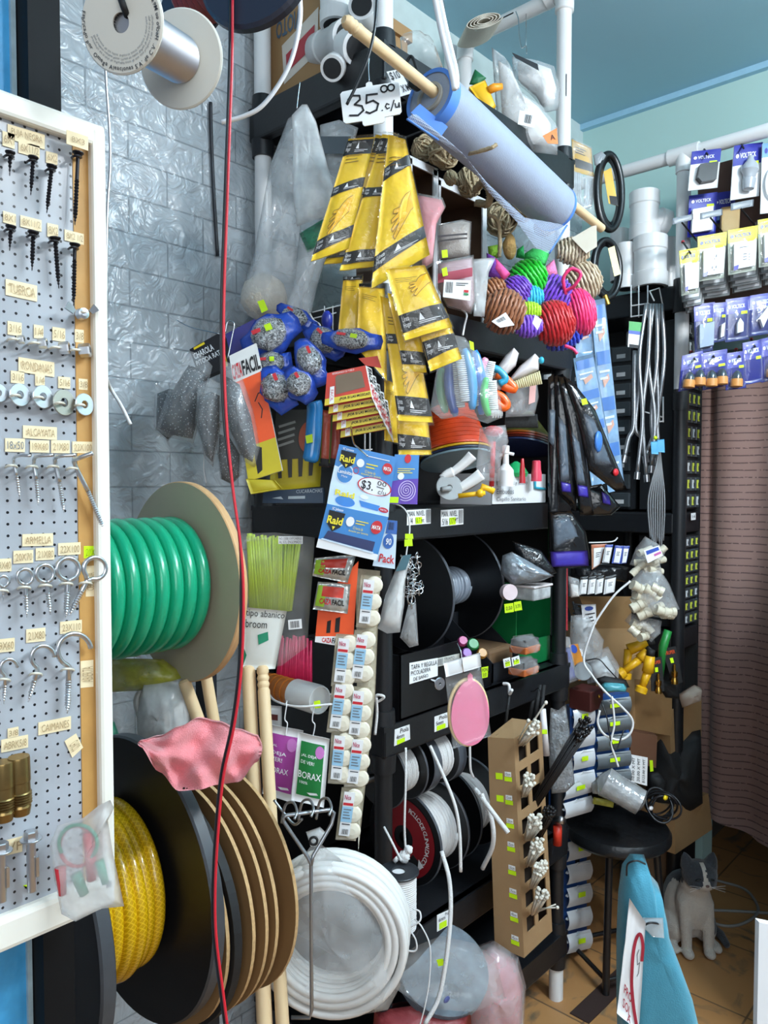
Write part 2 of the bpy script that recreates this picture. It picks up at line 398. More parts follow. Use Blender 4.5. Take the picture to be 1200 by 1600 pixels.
# ================================================================== PEGBOARD WITH SAMPLES
PY = .80
def peg_mat():
    M = bpy.data.materials.new('perforated_board'); M.use_nodes = True; nt = M.node_tree; N = nt.nodes; L = nt.links; b = N['Principled BSDF']
    tc = N.new('ShaderNodeTexCoord'); sp = N.new('ShaderNodeSeparateXYZ'); L.new(tc.outputs['Object'], sp.inputs[0])
    def cell(o): return mathn(nt, 'SUBTRACT', mathn(nt, 'FRACT', mathn(nt, 'MULTIPLY', o, 1/.0118)), .5)
    fx, fz = cell(sp.outputs[0]), cell(sp.outputs[2])
    r = mathn(nt, 'SQRT', mathn(nt, 'ADD', mathn(nt, 'MULTIPLY', fx, fx), mathn(nt, 'MULTIPLY', fz, fz)))
    k = mathn(nt, 'LESS_THAN', r, .125)
    nz = N.new('ShaderNodeTexNoise'); nz.inputs['Scale'].default_value = 9; nz.inputs['Detail'].default_value = 4; L.new(tc.outputs['Object'], nz.inputs['Vector'])
    rp = N.new('ShaderNodeValToRGB'); e = rp.color_ramp.elements; e[0].position = .3; e[0].color = lin('#979a9f'); e[1].position = .75; e[1].color = lin('#b2b7bf')
    L.new(nz.outputs[0], rp.inputs[0]); mx = N.new('ShaderNodeMix'); mx.data_type = 'RGBA'
    L.new(k, mx.inputs[0]); L.new(rp.outputs[0], mx.inputs[6]); mx.inputs[7].default_value = lin('#15161a')
    L.new(mx.outputs[2], b.inputs['Base Color']); b.inputs['Roughness'].default_value = .3; return M
X0, X1, Z0, Z1 = .12, .408, 1.062, 1.865
board = MB(peg_mat()).span((X0, PY, Z0), (X1-.018, PY+.004, Z1))
strip = MB(mat('yellowed_wood_edge', '#b98a4a', .6, var=.3, vs=25)).span((X1-.018, PY-.001, Z0), (X1, PY+.006, Z1))
TRIMW = mat('cream_white_trim', '#e9e6dc', .35, var=.06, vs=12)
fr = MB(TRIMW)
fr.box((X1+.007, PY+.002, (Z0+Z1)/2), (.016, .026, Z1-Z0+.03), None, .004)
fr.box(((X0+X1)/2, PY+.002, Z1+.008), (X1-X0+.03, .024, .024), None, .004)
fr.box(((X0+X1)/2, PY+.001, Z0-.016), (X1-X0+.03, .024, .036), None, .006)
def ctr(px0, py0, px1, py1, sl=.28):
    """a label card on the board: pixel box, sheared along the board's perspective"""
    w = px1-px0; k = sl*w/2
    return Card([(px0, py0-k), (px1, py0+k), (px1, py1+k), (px0, py1-k)], ('Y', PY-(.0155 if px0 == 104 else .0012)))
tags = []
def lab(t, a, b, c, d, sl, ink=GREY, base=CREAM, rot=0):
    c_ = ctr(a, b, c, d, sl); m = MB(base); c_.body(m, .0006); i = MB(ink)
    c_.text(i, t, *((.2, .36, .8, .74) if t == '8X3' else (.08, .22, .92, .8)), rot=rot); tags.append(('label', m, [('lettering', i)]))
PINK_INK = mat('brownish_ink', '#a58d68', .6)
P_ = PINK_INK
for t, a, b, c, d, sl in [('PUJA NEGRA', 12, 202, 70, 225, .30), ('6X1', 4, 207, 23, 230, .30), ('6X11/2', 29, 224, 62, 243, .28), ('6X2', 72, 238, 90, 256, .25), ('8X3', 104, 208, 138, 230, .33),
        ('8X1', 5, 332, 25, 350, .28), ('8X11/2', 32, 340, 65, 358, .25), ('8X2', 74, 350, 91, 371, .22), ('8X2 1/2', 101, 362, 131, 379, .25), ('TUERCA', 9, 441, 58, 466, .22),
        ('3/16', 12, 503, 34, 524, .15), ('1/4', 53, 508, 68, 529, .15), ('5/16', 82, 512, 102, 533, .15), ('3/8', 117, 515, 131, 535, .12), ('RONDANAS', 29, 562, 85, 585, .15),
        ('3/16', 17, 580, 38, 599, .1), ('1/4', 55, 585, 70, 603, .1), ('5/16', 91, 589, 110, 607, .08), ('3/8', 123, 592, 137, 609, .08), ('ALCAYATA', 36, 666, 89, 686, .06),
        ('18x50', 8, 685, 39, 706, .03), ('19X60', 47, 688, 77, 707, .02), ('21X80', 80, 688, 109, 708, .02), ('22X100', 113, 690, 145, 708, .02), ('ARMELLA', 35, 834, 83, 853, -.03),
        ('20X70', 21, 860, 52, 880, -.05), ('21X80', 56, 856, 85, 875, -.05), ('22X100', 91, 848, 126, 867, -.05), ('19X40', -8, 873, 18, 893, -.05), ('23X110', 94, 970, 128, 989, -.1),
        ('21X80', 41, 982, 71, 1003, -.1), ('19X60', -8, 998, 23, 1019, -.1), ('CAIMANES', 60, 1124, 111, 1144, -.2), ('CHICO', 0, 0, 0, 0, 0), ('ABRK5/8', 2, 1152, 44, 1172, -.2), ('3/8', 12, 1137, 29, 1152, -.2)]:
    if t == 'CHICO':
        c_ = Card([(101, 1158), (119, 1146), (130, 1168), (113, 1184)], ('Y', PY-.0012)); m = MB(CREAM); c_.body(m, .0006); i = MB(P_); c_.text(i, 'CHICO', .12, .3, .88, .75, rot=1); tags.append(('label', m, [('lettering', i)])); continue
    lab(t, a, b, c, d, sl, GREY if t == '18x50' else P_)
lab('ABIERTA', 126, 1032, 146, 1074, -.1, P_, CREAM, 2); lab('CERRADA', 134, 884, 147, 932, -.05, P_, CREAM, 2); lab('21X100', 131, 853, 162, 872, -.02, mat('olive_ink', '#8a9a00'), LIME)
lab('VF', 8, 1310, 35, 1334, -.25, P_)
T('pegboard', 'white framed pegboard of hardware samples hanging in front at the left edge', 'pegboard',
  [('board', board), ('wood_edge', strip), ('frame', fr), ] + tags)
BSCREW = mat('black_phosphate_screw', '#1d1c22', .38, .6)
TIE = mat('zip_tie_nylon', '#d9d4c4', .35)
def P2(px, py, off=.010): return on(px, py, ('Y', PY-off))
def threaded(mb, a, b, r, pitch=.0026, tip=True, core=.66):
    a, b = V(a), V(b); L = (b-a).length; n = max(3, int(L/pitch)); prof = [(r*core, 0)]
    for i in range(n):
        k = 1 if not tip or i < n-3 else (n-i)/4
        prof += [(r*core*k, i*L/n), (r*k, (i+.5)*L/n)]
    prof.append((.0003 if tip else r*core, L)); mb.lathe(a, b-a, prof, 12)
def tie(px, py, w=12, mtl=TIE):
    m = MB(mtl); m.tube(curve([P2(px-w/2-3, py+2, .001), P2(px-w/2, py, .014), P2(px, py-1, .018), P2(px+w/2, py, .014), P2(px+w/2+2, py+2, .001)], 4), .0013, 6); return m
def screw(x0, y0, x1, y1, r, label, shank=0):
    a, b = P2(x0, y0), P2(x1, y1); ax = (b-a).normalized(); L = (b-a).length
    h = MB(BSCREW); h.lathe(a, ax, [(r*2.3, 0), (r*2.3, .001), (r*.8, .005)], 14)
    t = MB(BSCREW); s0 = a + ax*(.005+shank)
    if shank: t.cyl(a+ax*.004, s0, r*.75)
    threaded(t, s0, b, r, .0032)
    T('black_screw', label, 'screw', [('head', h), ('thread', t), ('zip_tie', tie(x0-2, y0+6, 10, BSCREW))], 'black screws on the pegboard')
for a in [(16, 237, 15, 275, .0021, 'short black screw under the 6X1 tag at the upper left of the pegboard'), (52, 245, 48, 305, .0022, 'black screw under the 6X11/2 tag, top row of the pegboard'),
          (81, 259, 73, 333, .0023, 'black screw under the 6X2 tag, top row of the pegboard'), (17, 353, 15, 392, .0022, 'short black screw below the upper left one, second row of the pegboard'),
          (52, 362, 50, 423, .0024, 'black screw under the second row tag 8X11/2 on the pegboard'), (86, 371, 92, 451, .0025, 'leaning black screw third along in the second row of the pegboard')]: screw(*a)
screw(122, 238, 117, 352, .0025, 'longest black screw, under the 8X3 tag near the pegboard top right corner', .024)
screw(117, 381, 115, 478, .0024, 'long black screw right above the wing nut on the pegboard', .012)
ZN = mat('shiny_zinc', '#cfd2d6', .28, 1, var=.1)
# wing nut
a = P2(130, 490, .014); wg = MB(ZN); wg.lathe(a+V((0, .006, 0)), (0, -1, 0), [(.0062, 0), (.0058, .008), (.003, .009)], 16)
for px, py, ex, ey in ((117, 487, 105, 476), (142, 488, 151, 480)):
    p, q = P2(px, py, .016), P2(ex, ey, .018); x = (q-p); side = V((0, -1, 0)).cross(x).normalized()*.0042
    wg.prism([p-side*.6, q-side, q+side, p+side*.6], (0, .003, 0))
T('wing_nut', 'silver wing nut sticking out at the right edge of the pegboard', 'wing nut', [('body', wg), ('zip_tie', tie(130, 488, 8))])
for px, py, r, t in [(27, 531, .0045, '3/16'), (60, 537, .0056, '1/4'), (93, 544, .0066, '5/16'), (124, 548, .0075, '3/8')]:
    c = P2(px, py, .006); m = MB(ZN); m.lathe(c, V((.75, -.6, .1)), [(r*.5, 0), (r*.95, 0), (r, .0012), (r, r*1.3), (r*.95, r*1.5), (r*.5, r*1.5), (r*.5, 0)], 6, False, False)
    T('hex_nut', f'steel hex nut tied under the {t} tag of the nut row on the pegboard', 'nut', [('body', m), ('zip_tie', tie(px-7, py-1, 12))], 'hex nuts on the pegboard')
WZ = mat('washer_zinc', '#d6dbe2', .35, .85); WD = mat('dull_washer', '#a9a99f', .45, .8)
for px, py, R, t, m_ in [(30, 617, 16.5, '3/16', WZ), (66, 620, 17, '1/4', WZ), (99, 629, 19.5, '5/16', WD), (131, 632, 17, '3/8', WZ), (-3, 614, 13, '', WZ)]:
    c = P2(px, py, .008); rr = pm(R, .83); m = MB(m_); m.disc(c, V((.25, -1, .02)), rr, .0018, rr*.36, 40, .0004)
    T('washer', f'flat round washer tied under the {t} tag on the pegboard' if t else 'flat washer half cut off at the left edge of the picture', 'washer', [('ring', m), ('zip_tie', tie(px-6, py+1, 12))], 'washers on the pegboard')
def lhook(pts, k, r, label):
    m = MB(ZN); P = [P2(*p) for p in pts]; m.tube(curve(P[:3]+[P[3]], 5)[:16], r, 10); th = MB(ZN)
    threaded(th, P[3], P[4], r*1.12, .0024); 
    T('square_hook_screw', label, 'hook', [('bent_shank', m), ('thread', th), ('zip_tie', tie(pts[2][0]-3, pts[2][1]+9, 13))], 'square hook screws on the pegboard')
for i, (x, y, xe, ye, ex, ey, r, t) in enumerate([(22, 713, 48, 712, 31, 779, .0016, '18x50'), (54, 714, 83, 711, 60, 790, .0019, '19X60'), (87, 714, 118, 711, 100, 801, .0021, '21X80'), (117, 717, 145, 708, 163, 829, .0024, '22X100')]):
    f = .45; lhook([(xe, ye, .03), (x+6, y-1, .02), (x-1, y+6), (x+(ex-x)*f, y+(ey-y)*f), (ex, ey)], 0, r, f'L shaped screw hook hanging under the {t} tag on the pegboard')
def eye(cx, cy, R, bx, by, ex, ey, r, label, opn=False):
    c = P2(cx, cy); A = math.atan2(-(by-cy), bx-cx); lo, hi = (A+.35, A+2*PI-.35) if not opn else (A+1.7, A+2*PI-.25)
    ring = [P2(cx+R*math.cos(A+t), cy-R*math.sin(A+t)) for t in [(.35+i*(2*PI-.7)/26) for i in range(27)]]
    if opn: ring = [P2(cx+R*math.cos(A-t), cy-R*math.sin(A-t)) for t in [.15+i*(4.15)/26 for i in range(27)]]
    m = MB(ZN); sh = P2(bx, by)
    if opn: m.tube([P2(bx+(ex-bx)*.45, by+(ey-by)*.45), sh]+ring, r, 10)
    else: m.tube([sh]+ring+[sh+(ring[-1]-sh)*.3], r, 10); m.cyl(sh, P2(bx+(ex-bx)*.3, by+(ey-by)*.3), r)
    th = MB(ZN); threaded(th, P2(bx+(ex-bx)*.28, by+(ey-by)*.28), P2(ex, ey), r*1.2, .0026)
    T('open_hook_screw' if opn else 'eye_screw', label, 'hook' if opn else 'eye bolt', [('hook' if opn else 'eye', m), ('thread', th), ('zip_tie', tie(bx-2, by+4, 15))], 'open hook screws on the pegboard' if opn else 'eye screws on the pegboard')
eye(5, 908, 8, 5, 919, 5, 940, .0015, 'small eye screw under the 19X40 tag at the left picture edge')
eye(39, 901, 12, 40, 914, 42, 965, .0019, 'eye screw under the 20X70 tag on the pegboard'); eye(70, 896, 13.5, 73, 911, 79, 961, .0021, 'eye screw under the 21X80 tag on the pegboard')
eye(106, 889, 17, 106, 908, 103, 965, .0026, 'large upright eye screw under the 22X100 tag on the pegboard'); eye(148, 888, 17, 136, 907, 108, 962, .0026, 'tilted eye screw under the green price tag at the pegboard edge')
eye(14, 1043, 13, 8, 1058, 6, 1100, .0018, 'smallest open hook screw under the 19X60 tag on the pegboard', True)
eye(67, 1027, 18, 58, 1049, 44, 1097, .0022, 'middle open hook screw under the 21X80 tag on the pegboard', True); eye(116, 1016, 26, 108, 1042, 105, 1115, .0027, 'largest open hook screw under the 23X110 tag on the pegboard', True)
BRASS = mat('brassy_anchor', '#8c7448', .3, .9, var=.3, vs=60)
for x0, y0, x1, y1, label in [(29, 1182, 33, 1272, 'brassy expansion sleeve anchor standing right of its twin low on the pegboard'), (5, 1190, 6, 1282, 'brassy expansion sleeve anchor cut by the left picture edge')]:
    a, b = P2(x0, y0, .02), P2(x1, y1, .02); m = MB(BRASS); L = (b-a).length; R = .0105
    pr = [(R*.6, 0), (R*.95, 0), (R, .002), (R, L*.42), (R*.93, L*.43), (R*.95, L*.6)]
    for i in range(5): pr += [(R*1.05, L*(.62+.045*i)), (R*.85, L*(.64+.045*i))]
    pr += [(R*.95, L*.86), (R*.8, L)]
    m.lathe(a, b-a, pr, 24); T('sleeve_anchor', label, 'wall anchor', [('sleeve', m), ('zip_tie', tie((x0+x1)/2, (y0+y1)/2-2, 26))], 'sleeve anchors on the pegboard')
for x0, y0, x1, y1, label in [(48, 1298, 50, 1392, 'hex head expansion bolt right of the small cream tag on the pegboard'), (2, 1316, 3, 1408, 'hex head expansion bolt at the lower left picture edge')]:
    a, b = P2(x0, y0, .014), P2(x1, y1, .014); ax = (b-a).normalized(); h = MB(ZN); h.lathe(a, ax, [(.006, 0), (.0068, .001), (.0068, .008)], 6, False); h.disc(a+ax*.008, ax, .0105, .0018, 0, 24, .0004); s = MB(ZN); s.cyl(a+ax*.01, b, .0046); s.box(a.lerp(b, .6)+V((.004, -.004, 0)), (.003, .003, .02))
    T('expansion_bolt', label, 'bolt', [('hex_head', h), ('sleeve', s)], 'expansion bolts on the pegboard')
m = MB(LIME); Card([(36, 1384), (44, 1382), (45, 1392), (58, 1389), (57, 1396), (38, 1402)][:4], ('Y', PY-.003)).body(m, .0006); S('price_sticker', 'lime sticker beneath the right expansion bolt on the pegboard', 'sticker', m)
# bag of test leads tied to the corner of the board
bag = MB(MILKY); bag.pillow([on(x, y, .80) for x, y in [(155, 1258), (172, 1250), (178, 1262), (168, 1278), (176, 1330), (194, 1416), (158, 1420), (118, 1440), (96, 1428), (84, 1370), (78, 1318), (90, 1290), (130, 1278)]], .010, .25, seed=3)
R_ = mat('red_clip', '#d2303c', .4); G_ = mat('green_clip', '#2a9a72', .4)
lead = MB(R_); lead.tube([on(120+27*math.cos(t), 1322+32*math.sin(t), .805) for t in [i*.3 for i in range(21)]], .002, 8)
lead2 = MB(G_); lead2.tube([on(122+30*math.cos(t), 1318+29*math.sin(t), .802) for t in [2.6+i*.3 for i in range(16)]], .002, 8)
c1 = MB(R_); c1.tube([on(94, 1355, .80), on(98, 1398, .80)], [.006, .004], 8); c1.tube([on(138, 1300, .805), on(143, 1375, .805)], [.006, .005], 8)
c2 = MB(G_); c2.tube([on(118, 1365, .80), on(132, 1398, .80)], [.006, .005], 8); c2.tube([on(155, 1345, .80), on(165, 1380, .80)], [.005, .004], 8)
T('test_lead_bag', 'clear bag of red and green clip leads on the pegboard lower right corner', 'bag', [('film', bag), ('red_lead', lead), ('green_lead', lead2), ('red_clip', c1), ('green_clip', c2)])
# ================================================================== SPOOLS OF WIRE HANGING AT THE TOP
SPW = mat('spool_grey_plastic', '#cfcdc3', .45, var=.04)
d0 = .50; fc = on(193, 38, d0); bc = on(281, 92, .565); ax = (bc-fc).normalized()
R1 = pm(73, d0); R2 = pm(70, .565)
fl = MB(SPW); fl.disc(fc-ax*.003, ax, R1, .003, R1*.2, 56, .001); fl2 = MB(SPW); fl2.disc(bc, ax, R2*1.03, .003, 0, 56, .001)
cr = MB(mat('solder_wire', '#c4c7cd', .38, 1, var=.1)); L = (bc-fc).length; pr = []
for i in range(30): pr += [(R1*.50, L*i/30), (R1*.55, L*(i+.5)/30)]
cr.lathe(fc, ax, pr+[(R1*.5, L)], 40)
core = MB(mat('dark_bore', '#2a2826', .7)); core.lathe(fc-ax*.002, ax, [(R1*.2, 0), (R1*.2, L*.9)], 24, True, False)
tx = MB(mat('spool_ink', '#33343a', .5)); tx2 = MB(GREY)
xx = ax.orthogonal().normalized(); 
e1 = (RT - ax*RT.dot(ax)).normalized(); e2 = (UP - ax*UP.dot(ax)).normalized()
def arc_text(mb, t, R, a0, a1, h, bold=0, out=True):
    W = [.35 if c == ' ' else text_mesh(c, bold)[2][0]+.12 for c in t]; n = sum(W); cu = 0
    for i, ch in enumerate(t):
        a = a0+(a1-a0)*(cu+W[i]/2)/n; cu += W[i]
        if ch == ' ': continue
        vs, fs, (wd_, hg) = text_mesh(ch, bold)
        rad = e1*math.cos(a)+e2*math.sin(a); tan = (-e1*math.sin(a)+e2*math.cos(a))
        hh = h*min(1.2, hg/.7); ww = h*wd_/.7; base = .25*h if ch in 'gp' else 0
        mb.add([fc-ax*.0036 + rad*(R-h + y*hh-base) - tan*((x-.5)*ww) for x, y in vs] if not out else
               [fc-ax*.0036 + rad*(R-h+ (1-y)*hh+base) + tan*((x-.5)*ww) for x, y in vs], fs)
arc_text(tx, 'Fabricado por  Omega Aleaciones S.A. de C.V.  Hecho en México', R1*.95, math.radians(160), math.radians(395), R1*.085, .01)
for k, (r, s) in enumerate([(.80, 'Precaución: lea la hoja de seguridad antes de usar este producto y use ventilación'), (.73, 'Este producto contiene plomo. Lávese las manos despues de usarlo y no lo deje'), (.66, 'al alcance de los niños. Industria metal mecánica y electrónica')]):
    arc_text(tx2, s, R1*r, math.radians(195), math.radians(365), R1*.045)
hang = MB(BLACKM); hang.tube(pxcurve([(203, 35, .51), (193, 10, .49), (180, -30, .5)], .5), .0022, 8)
T('solder_wire_spool', 'large pale spool of solder wire hanging at top left, printed flange facing us', 'spool', [('printed_flange', fl, [('lettering', tx), ('fine_print', tx2)]), ('rear_flange', fl2), ('solder_winding', cr), ('bore', core), ('hanging_wire', hang)])
SPN = mat('dark_navy_spool', '#232838', .4)
a, b = on(265, -6, .74), on(405, -14, .74); axn = (b-a).normalized()
m1 = MB(SPN); m1.disc(on(300, 5, .80), V((.75, .3, -.1)), pm(66, .76), .006); m2 = MB(SPN); m2.disc(on(398, -55, .70), V((.75, .3, -.1)), pm(98, .72), .012, 0, 56, .003)
wn = MB(mat('dark_red_wire', '#6d1f26', .4)); q0, q1 = on(303, -8, .79), on(390, -45, .715); L = (q1-q0).length; pr = []
for i in range(12): pr += [(pm(44, .76), L*i/12), (pm(47, .76), L*(i+.5)/12)]
wn.lathe(q0, q1-q0, pr, 32)
T('red_wire_spool', 'dark navy spool wound with red wire cut by the top picture edge', 'spool', [('flange', m1), ('flange', m2), ('wire_winding', wn)])
REDW = mat('red_wire_insulation', '#c9202f', .35); BLKW = mat('black_wire_insulation', '#17181d', .35)
pts = [(362, -10), (361, 100), (354, 300), (348, 500), (352, 650), (362, 760), (374, 850), (379, 930), (376, 1040), (365, 1130), (348, 1210), (340, 1290), (335, 1380), (336, 1460), (347, 1550), (356, 1620)]
r1 = MB(REDW); r1.tube(pxcurve([(x+1.5, y) for x, y in pts], .70, 5), .0013, 8); r2 = MB(BLKW); r2.tube(pxcurve([(x-2.6+(3.5 if 700 < y < 860 else 0), y) for x, y in pts], .702, 5), .0013, 8)
T('twin_wire', 'red and black twin wire hanging down the whole picture height', 'wire', [('red_core', r1), ('black_core', r2)])
def wire(label, pts, s, r, mt, name='hanging_wire', cat='wire'): return S(name, label, cat, MB(mt).tube(pxcurve(pts, s), r, 8))
WC = mat('white_cable', '#e3e4e6', .4); GC = mat('dark_cable', '#2b2d33', .45)
wire('white cable end curving left below the top shelf', [(468, -15), (469, 30), (458, 85), (440, 125), (410, 165), (380, 182), (346, 191)], .85, .0026, WC)
wire('thin black cable with stripped tip hanging in front of the price card', [(590, -20), (586, 40), (575, 90), (556, 135), (542, 163)], 1.1, .0022, BLKW)
c = MB(WC); c.tube(pxcurve([(676, -20), (690, 50), (705, 110), (711, 140)], 1.05), .0042, 8); c.tube(pxcurve([(683, -20), (698, 50), (712, 108), (714, 138)], 1.053), .0036, 8)
b2 = MB(BLKW); b2.tube(pxcurve([(688, -20), (696, 40), (707, 88)], 1.06), .003, 8)
T('cut_cable_end', 'thick white flat cable end dangling above the mesh roll', 'cable', [('white_core', c), ('black_core', b2)])
wire('thin grey cable running down the brick wall beside the pegboard', [(160, -40), (165, 110), (171, 200), (172, 260), (167, 360), (165, 640)], ('Y', .95), .0018, STEEL)
wire('black braided cord on the brick wall behind the red wire', [(329, 160), (330, 210), (334, 300), (340, 400)], ('Y', 1.533), .0042, GC, 'braided_cable', 'cable')
wire('white cable tail sticking out right of the pegboard over the brick wall', [(163, 580, .862), (172, 605), (190, 635), (204, 663)], .95, .0022, WC)
# ================================================================== REELS ON THE RACK AT THE LEFT
def circ(c, ax, R, n=64, ph=0):
    ax = V(ax).normalized(); x = V((0, -1, 0)) if abs(ax.y) < .9 else V((1, 0, 0)); x = (x-ax*x.dot(ax)).normalized(); y = ax.cross(x)
    return [V(c)+(x*math.cos(2*PI*i/n+ph)+y*math.sin(2*PI*i/n+ph))*R for i in range(n)]
def winding(mb, x0, x1, yc, zc, R, r, turns, n=40, jit=0, seed=1):
    rd = random.Random(seed); pts = []; tot = int(turns*n); w = [rd.uniform(-1, 1) for _ in range(int(turns)+3)]
    for i in range(tot+1):
        t = i/n; k = int(t); j = jit*(w[k]*(1-(t-k))+w[k+1]*(t-k)); a = 2*PI*t
        pts.append(V((x0+(x1-x0)*i/tot + j*.4, yc-(R+j)*math.cos(a), zc+(R+j)*math.sin(a))))
    return mb.tube(pts, r, 12)
GREEN_H = mat('green_hose', '#0e9e72', .3, var=.08, vs=8, clear=.3)
PLYF = mat('pale_plywood_flange', '#b0a58e', .6, var=.12, vs=7); PLYE = mat('plywood_edge', '#c59a6c', .65, var=.2, vs=70, stretch=(6, 1, 1))
gy, gz = 1.185, 1.325
f1 = MB(PLYF); f1.lathe((.762, gy, gz), (1, 0, 0), [(.012, 0), (.1765, 0)], 64, False, False); f1.use(PLYE).lathe((.762, gy, gz), (1, 0, 0), [(.1765, 0), (.178, .002), (.178, .014), (.1765, .016), (.012, .016)], 64, True, False)
f2 = MB(PLYF); f2.disc((.455, gy, gz), (1, 0, 0), .178, .016, .012, 64)
co = MB(KRAFT); co.cyl((.47, gy, gz), (.764, gy, gz), .088, n=32)
wd_ = MB(GREEN_H); winding(wd_, .484, .756, gy, gz, .104, .0128, 10.6, 48)
st = MB(LIME); Card([(250, 1041), (260, 1036), (261, 1050), (252, 1054)], ('X', .7605)).body(st, .0008)
T('hose_reel', 'pale plywood reel wound with shiny green garden hose', 'hose reel', [('flange', f1, [('price_sticker', st)]), ('flange', f2), ('core', co), ('green_hose', wd_)])
# black reel of yellow hose
by, bz = 1.104, .875
BLK_F = mat('black_reel_flange', '#141416', .45, var=.35, vs=14); RIM = mat('scuffed_black_rim', '#3a3d42', .5, var=.3, vs=30)
def flange(x, th, R, m1=BLK_F, m2=RIM, yc=by, zc=bz):
    m = MB(m1); m.lathe((x, yc, zc), (1, 0, 0), [(.015, 0), (R-.003, 0)], 72, False, False); m.use(m2).lathe((x, yc, zc), (1, 0, 0), [(R-.003, 0), (R, .003), (R, th-.003), (R-.004, th)], 72, True, False)
    m.use(m1).lathe((x, yc, zc), (1, 0, 0), [(R-.004, th), (.015, th)], 72, False, False); return m
YH = bpy.data.materials.new('yellow_braided_hose'); YH.use_nodes = True
def _yh():
    nt = YH.node_tree; N = nt.nodes; L = nt.links; b = N['Principled BSDF']; tc = N.new('ShaderNodeTexCoord')
    sp = N.new('ShaderNodeSeparateXYZ'); L.new(tc.outputs['Object'], sp.inputs[0])
    ang = mathn(nt, 'ARCTAN2', mathn(nt, 'SUBTRACT', sp.outputs[2], .15), sp.outputs[1])
    w1 = mathn(nt, 'SINE', mathn(nt, 'ADD', mathn(nt, 'MULTIPLY', ang, 130), mathn(nt, 'MULTIPLY', sp.outputs[0], 700)))
    w2 = mathn(nt, 'SINE', mathn(nt, 'SUBTRACT', mathn(nt, 'MULTIPLY', ang, 130), mathn(nt, 'MULTIPLY', sp.outputs[0], 700)))
    k = mathn(nt, 'GREATER_THAN', mathn(nt, 'MAXIMUM', w1, w2), .8)
    mx = N.new('ShaderNodeMix'); mx.data_type = 'RGBA'; L.new(k, mx.inputs[0]); mx.inputs[6].default_value = lin('#c79a06'); mx.inputs[7].default_value = lin('#e6bb1e')
    L.new(mx.outputs[2], b.inputs['Base Color']); b.inputs['Roughness'].default_value = .25; b.inputs['Coat Weight'].default_value = .4
_yh()
yw = MB(YH); winding(yw, .492, .606, by, bz, .122, .0105, 6.5, 48, .006, 3)
yw2 = MB(YH); winding(yw2, .49, .60, by, bz, .105, .0105, 5.5, 40, .003, 5)
yw.v += []; 
o = len(yw.v); yw.v += yw2.v; yw.f += [[o+i for i in f] for f in yw2.f]; yw.fm += yw2.fm; yw.fs += yw2.fs
cb = MB(BLACKM); cb.cyl((.48, by, bz), (.62, by, bz), .095, n=32)
T('hose_reel', 'big black reel wound with yellow braided hose at the lower left', 'hose reel', [('flange', flange(.618, .022, .221)), ('flange', flange(.452, .022, .221)), ('core', cb), ('yellow_hose', yw)])
# cardboard sided reel
def card_disc(x, R, th=.006):
    m = MB(DKRAFT); m.lathe((x, 1.10, .815), (1, 0, 0), [(.02, 0), (R, 0)], 64, False, False)
    m.use(mat('corrugated_edge', '#b9976a', .8, var=.35, vs=160)).lathe((x, 1.10, .815), (1, 0, 0), [(R, 0), (R, th)], 64, True, False); m.use(DKRAFT).lathe((x, 1.10, .815), (1, 0, 0), [(R, th), (.02, th)], 64, False, False); return m
bk = MB(BLACKM); bk.lathe((.672, 1.10, .815), (1, 0, 0), [(.02, 0), (.192, 0), (.192, .014), (.02, .014)], 64, False, False)
cc = MB(BLACKM); cc.cyl((.66, 1.10, .815), (.82, 1.10, .815), .06, n=24)
T('cable_reel', 'reel with brown corrugated cardboard discs behind the yellow hose reel', 'cable reel', [('cardboard_disc', card_disc(.662, .186)), ('black_disc', bk), ('cardboard_disc', card_disc(.705, .192)), ('cardboard_disc', card_disc(.730, .192)), ('cardboard_disc', card_disc(.752, .190)), ('cardboard_disc', card_disc(.792, .191)), ('core', cc)])
RACKM = mat('blue_black_steel', '#20262f', .45, .3)
ax_ = MB(RACKM); ax_.cyl((.40, by, bz), (.86, by, bz), .012, n=16); ax2 = MB(RACKM); ax2.cyl((.42, gy, gz), (.86, gy, gz), .010, n=16)
leg = MB(RACKM); leg.span((.835, 1.215, 0), (.862, 1.245, 1.42)); leg2 = MB(RACKM); leg2.span((.425, 1.31, 0), (.45, 1.34, 1.5))
br = MB(RACKM); br.span((.40, by-.005, bz-.012), (.43, 1.33, bz+.012)); br.span((.838, by-.005, bz-.012), (.858, 1.24, bz+.012)); br.span((.838, gy-.01, gz-.012), (.858, 1.24, gz+.012)); br.span((.425, gy-.01, gz-.012), (.447, 1.33, gz+.012)); br.span((.44, 1.30, .3), (.85, 1.32, .33))
T('reel_rack', 'dark steel rack carrying the hose reels, its post showing below the green reel', 'rack', [('axle', ax_), ('axle', ax2), ('post', leg), ('post', leg2), ('bracket', br)])
# pink cloth lying over the reels
PINK = mat('pink_terry_cloth', '#d97f84', .9, var=.12, vs=60, bump=.5, bs=500, sheen=.3)
def cloth(u, v):
    def L(P):
        t = u*(len(P)-1); i = min(int(t), len(P)-2); f = t-i; f = f*f*(3-2*f); return P[i]+(P[i+1]-P[i])*f
    t, b = L((1158, 1150, 1136, 1122, 1128, 1140, 1150)), L((1166, 1206, 1236, 1234, 1226, 1222, 1190))
    return on(218+184*u + 10*math.sin(3*v)*(u-.3), t+(b-t)*v, 1.06+.06*u+.016*math.sin(13*u+5*v)+.012*math.sin(24*u-9*v)*v+.012*noise.noise(V((u*6, v*5, 1))) - .035*v)
m = MB(PINK); m.sheet(cloth, 36, 16, FW*.006); S('pink_cloth', 'pink terry cloth draped over the reels behind the red wire', 'cloth', m)
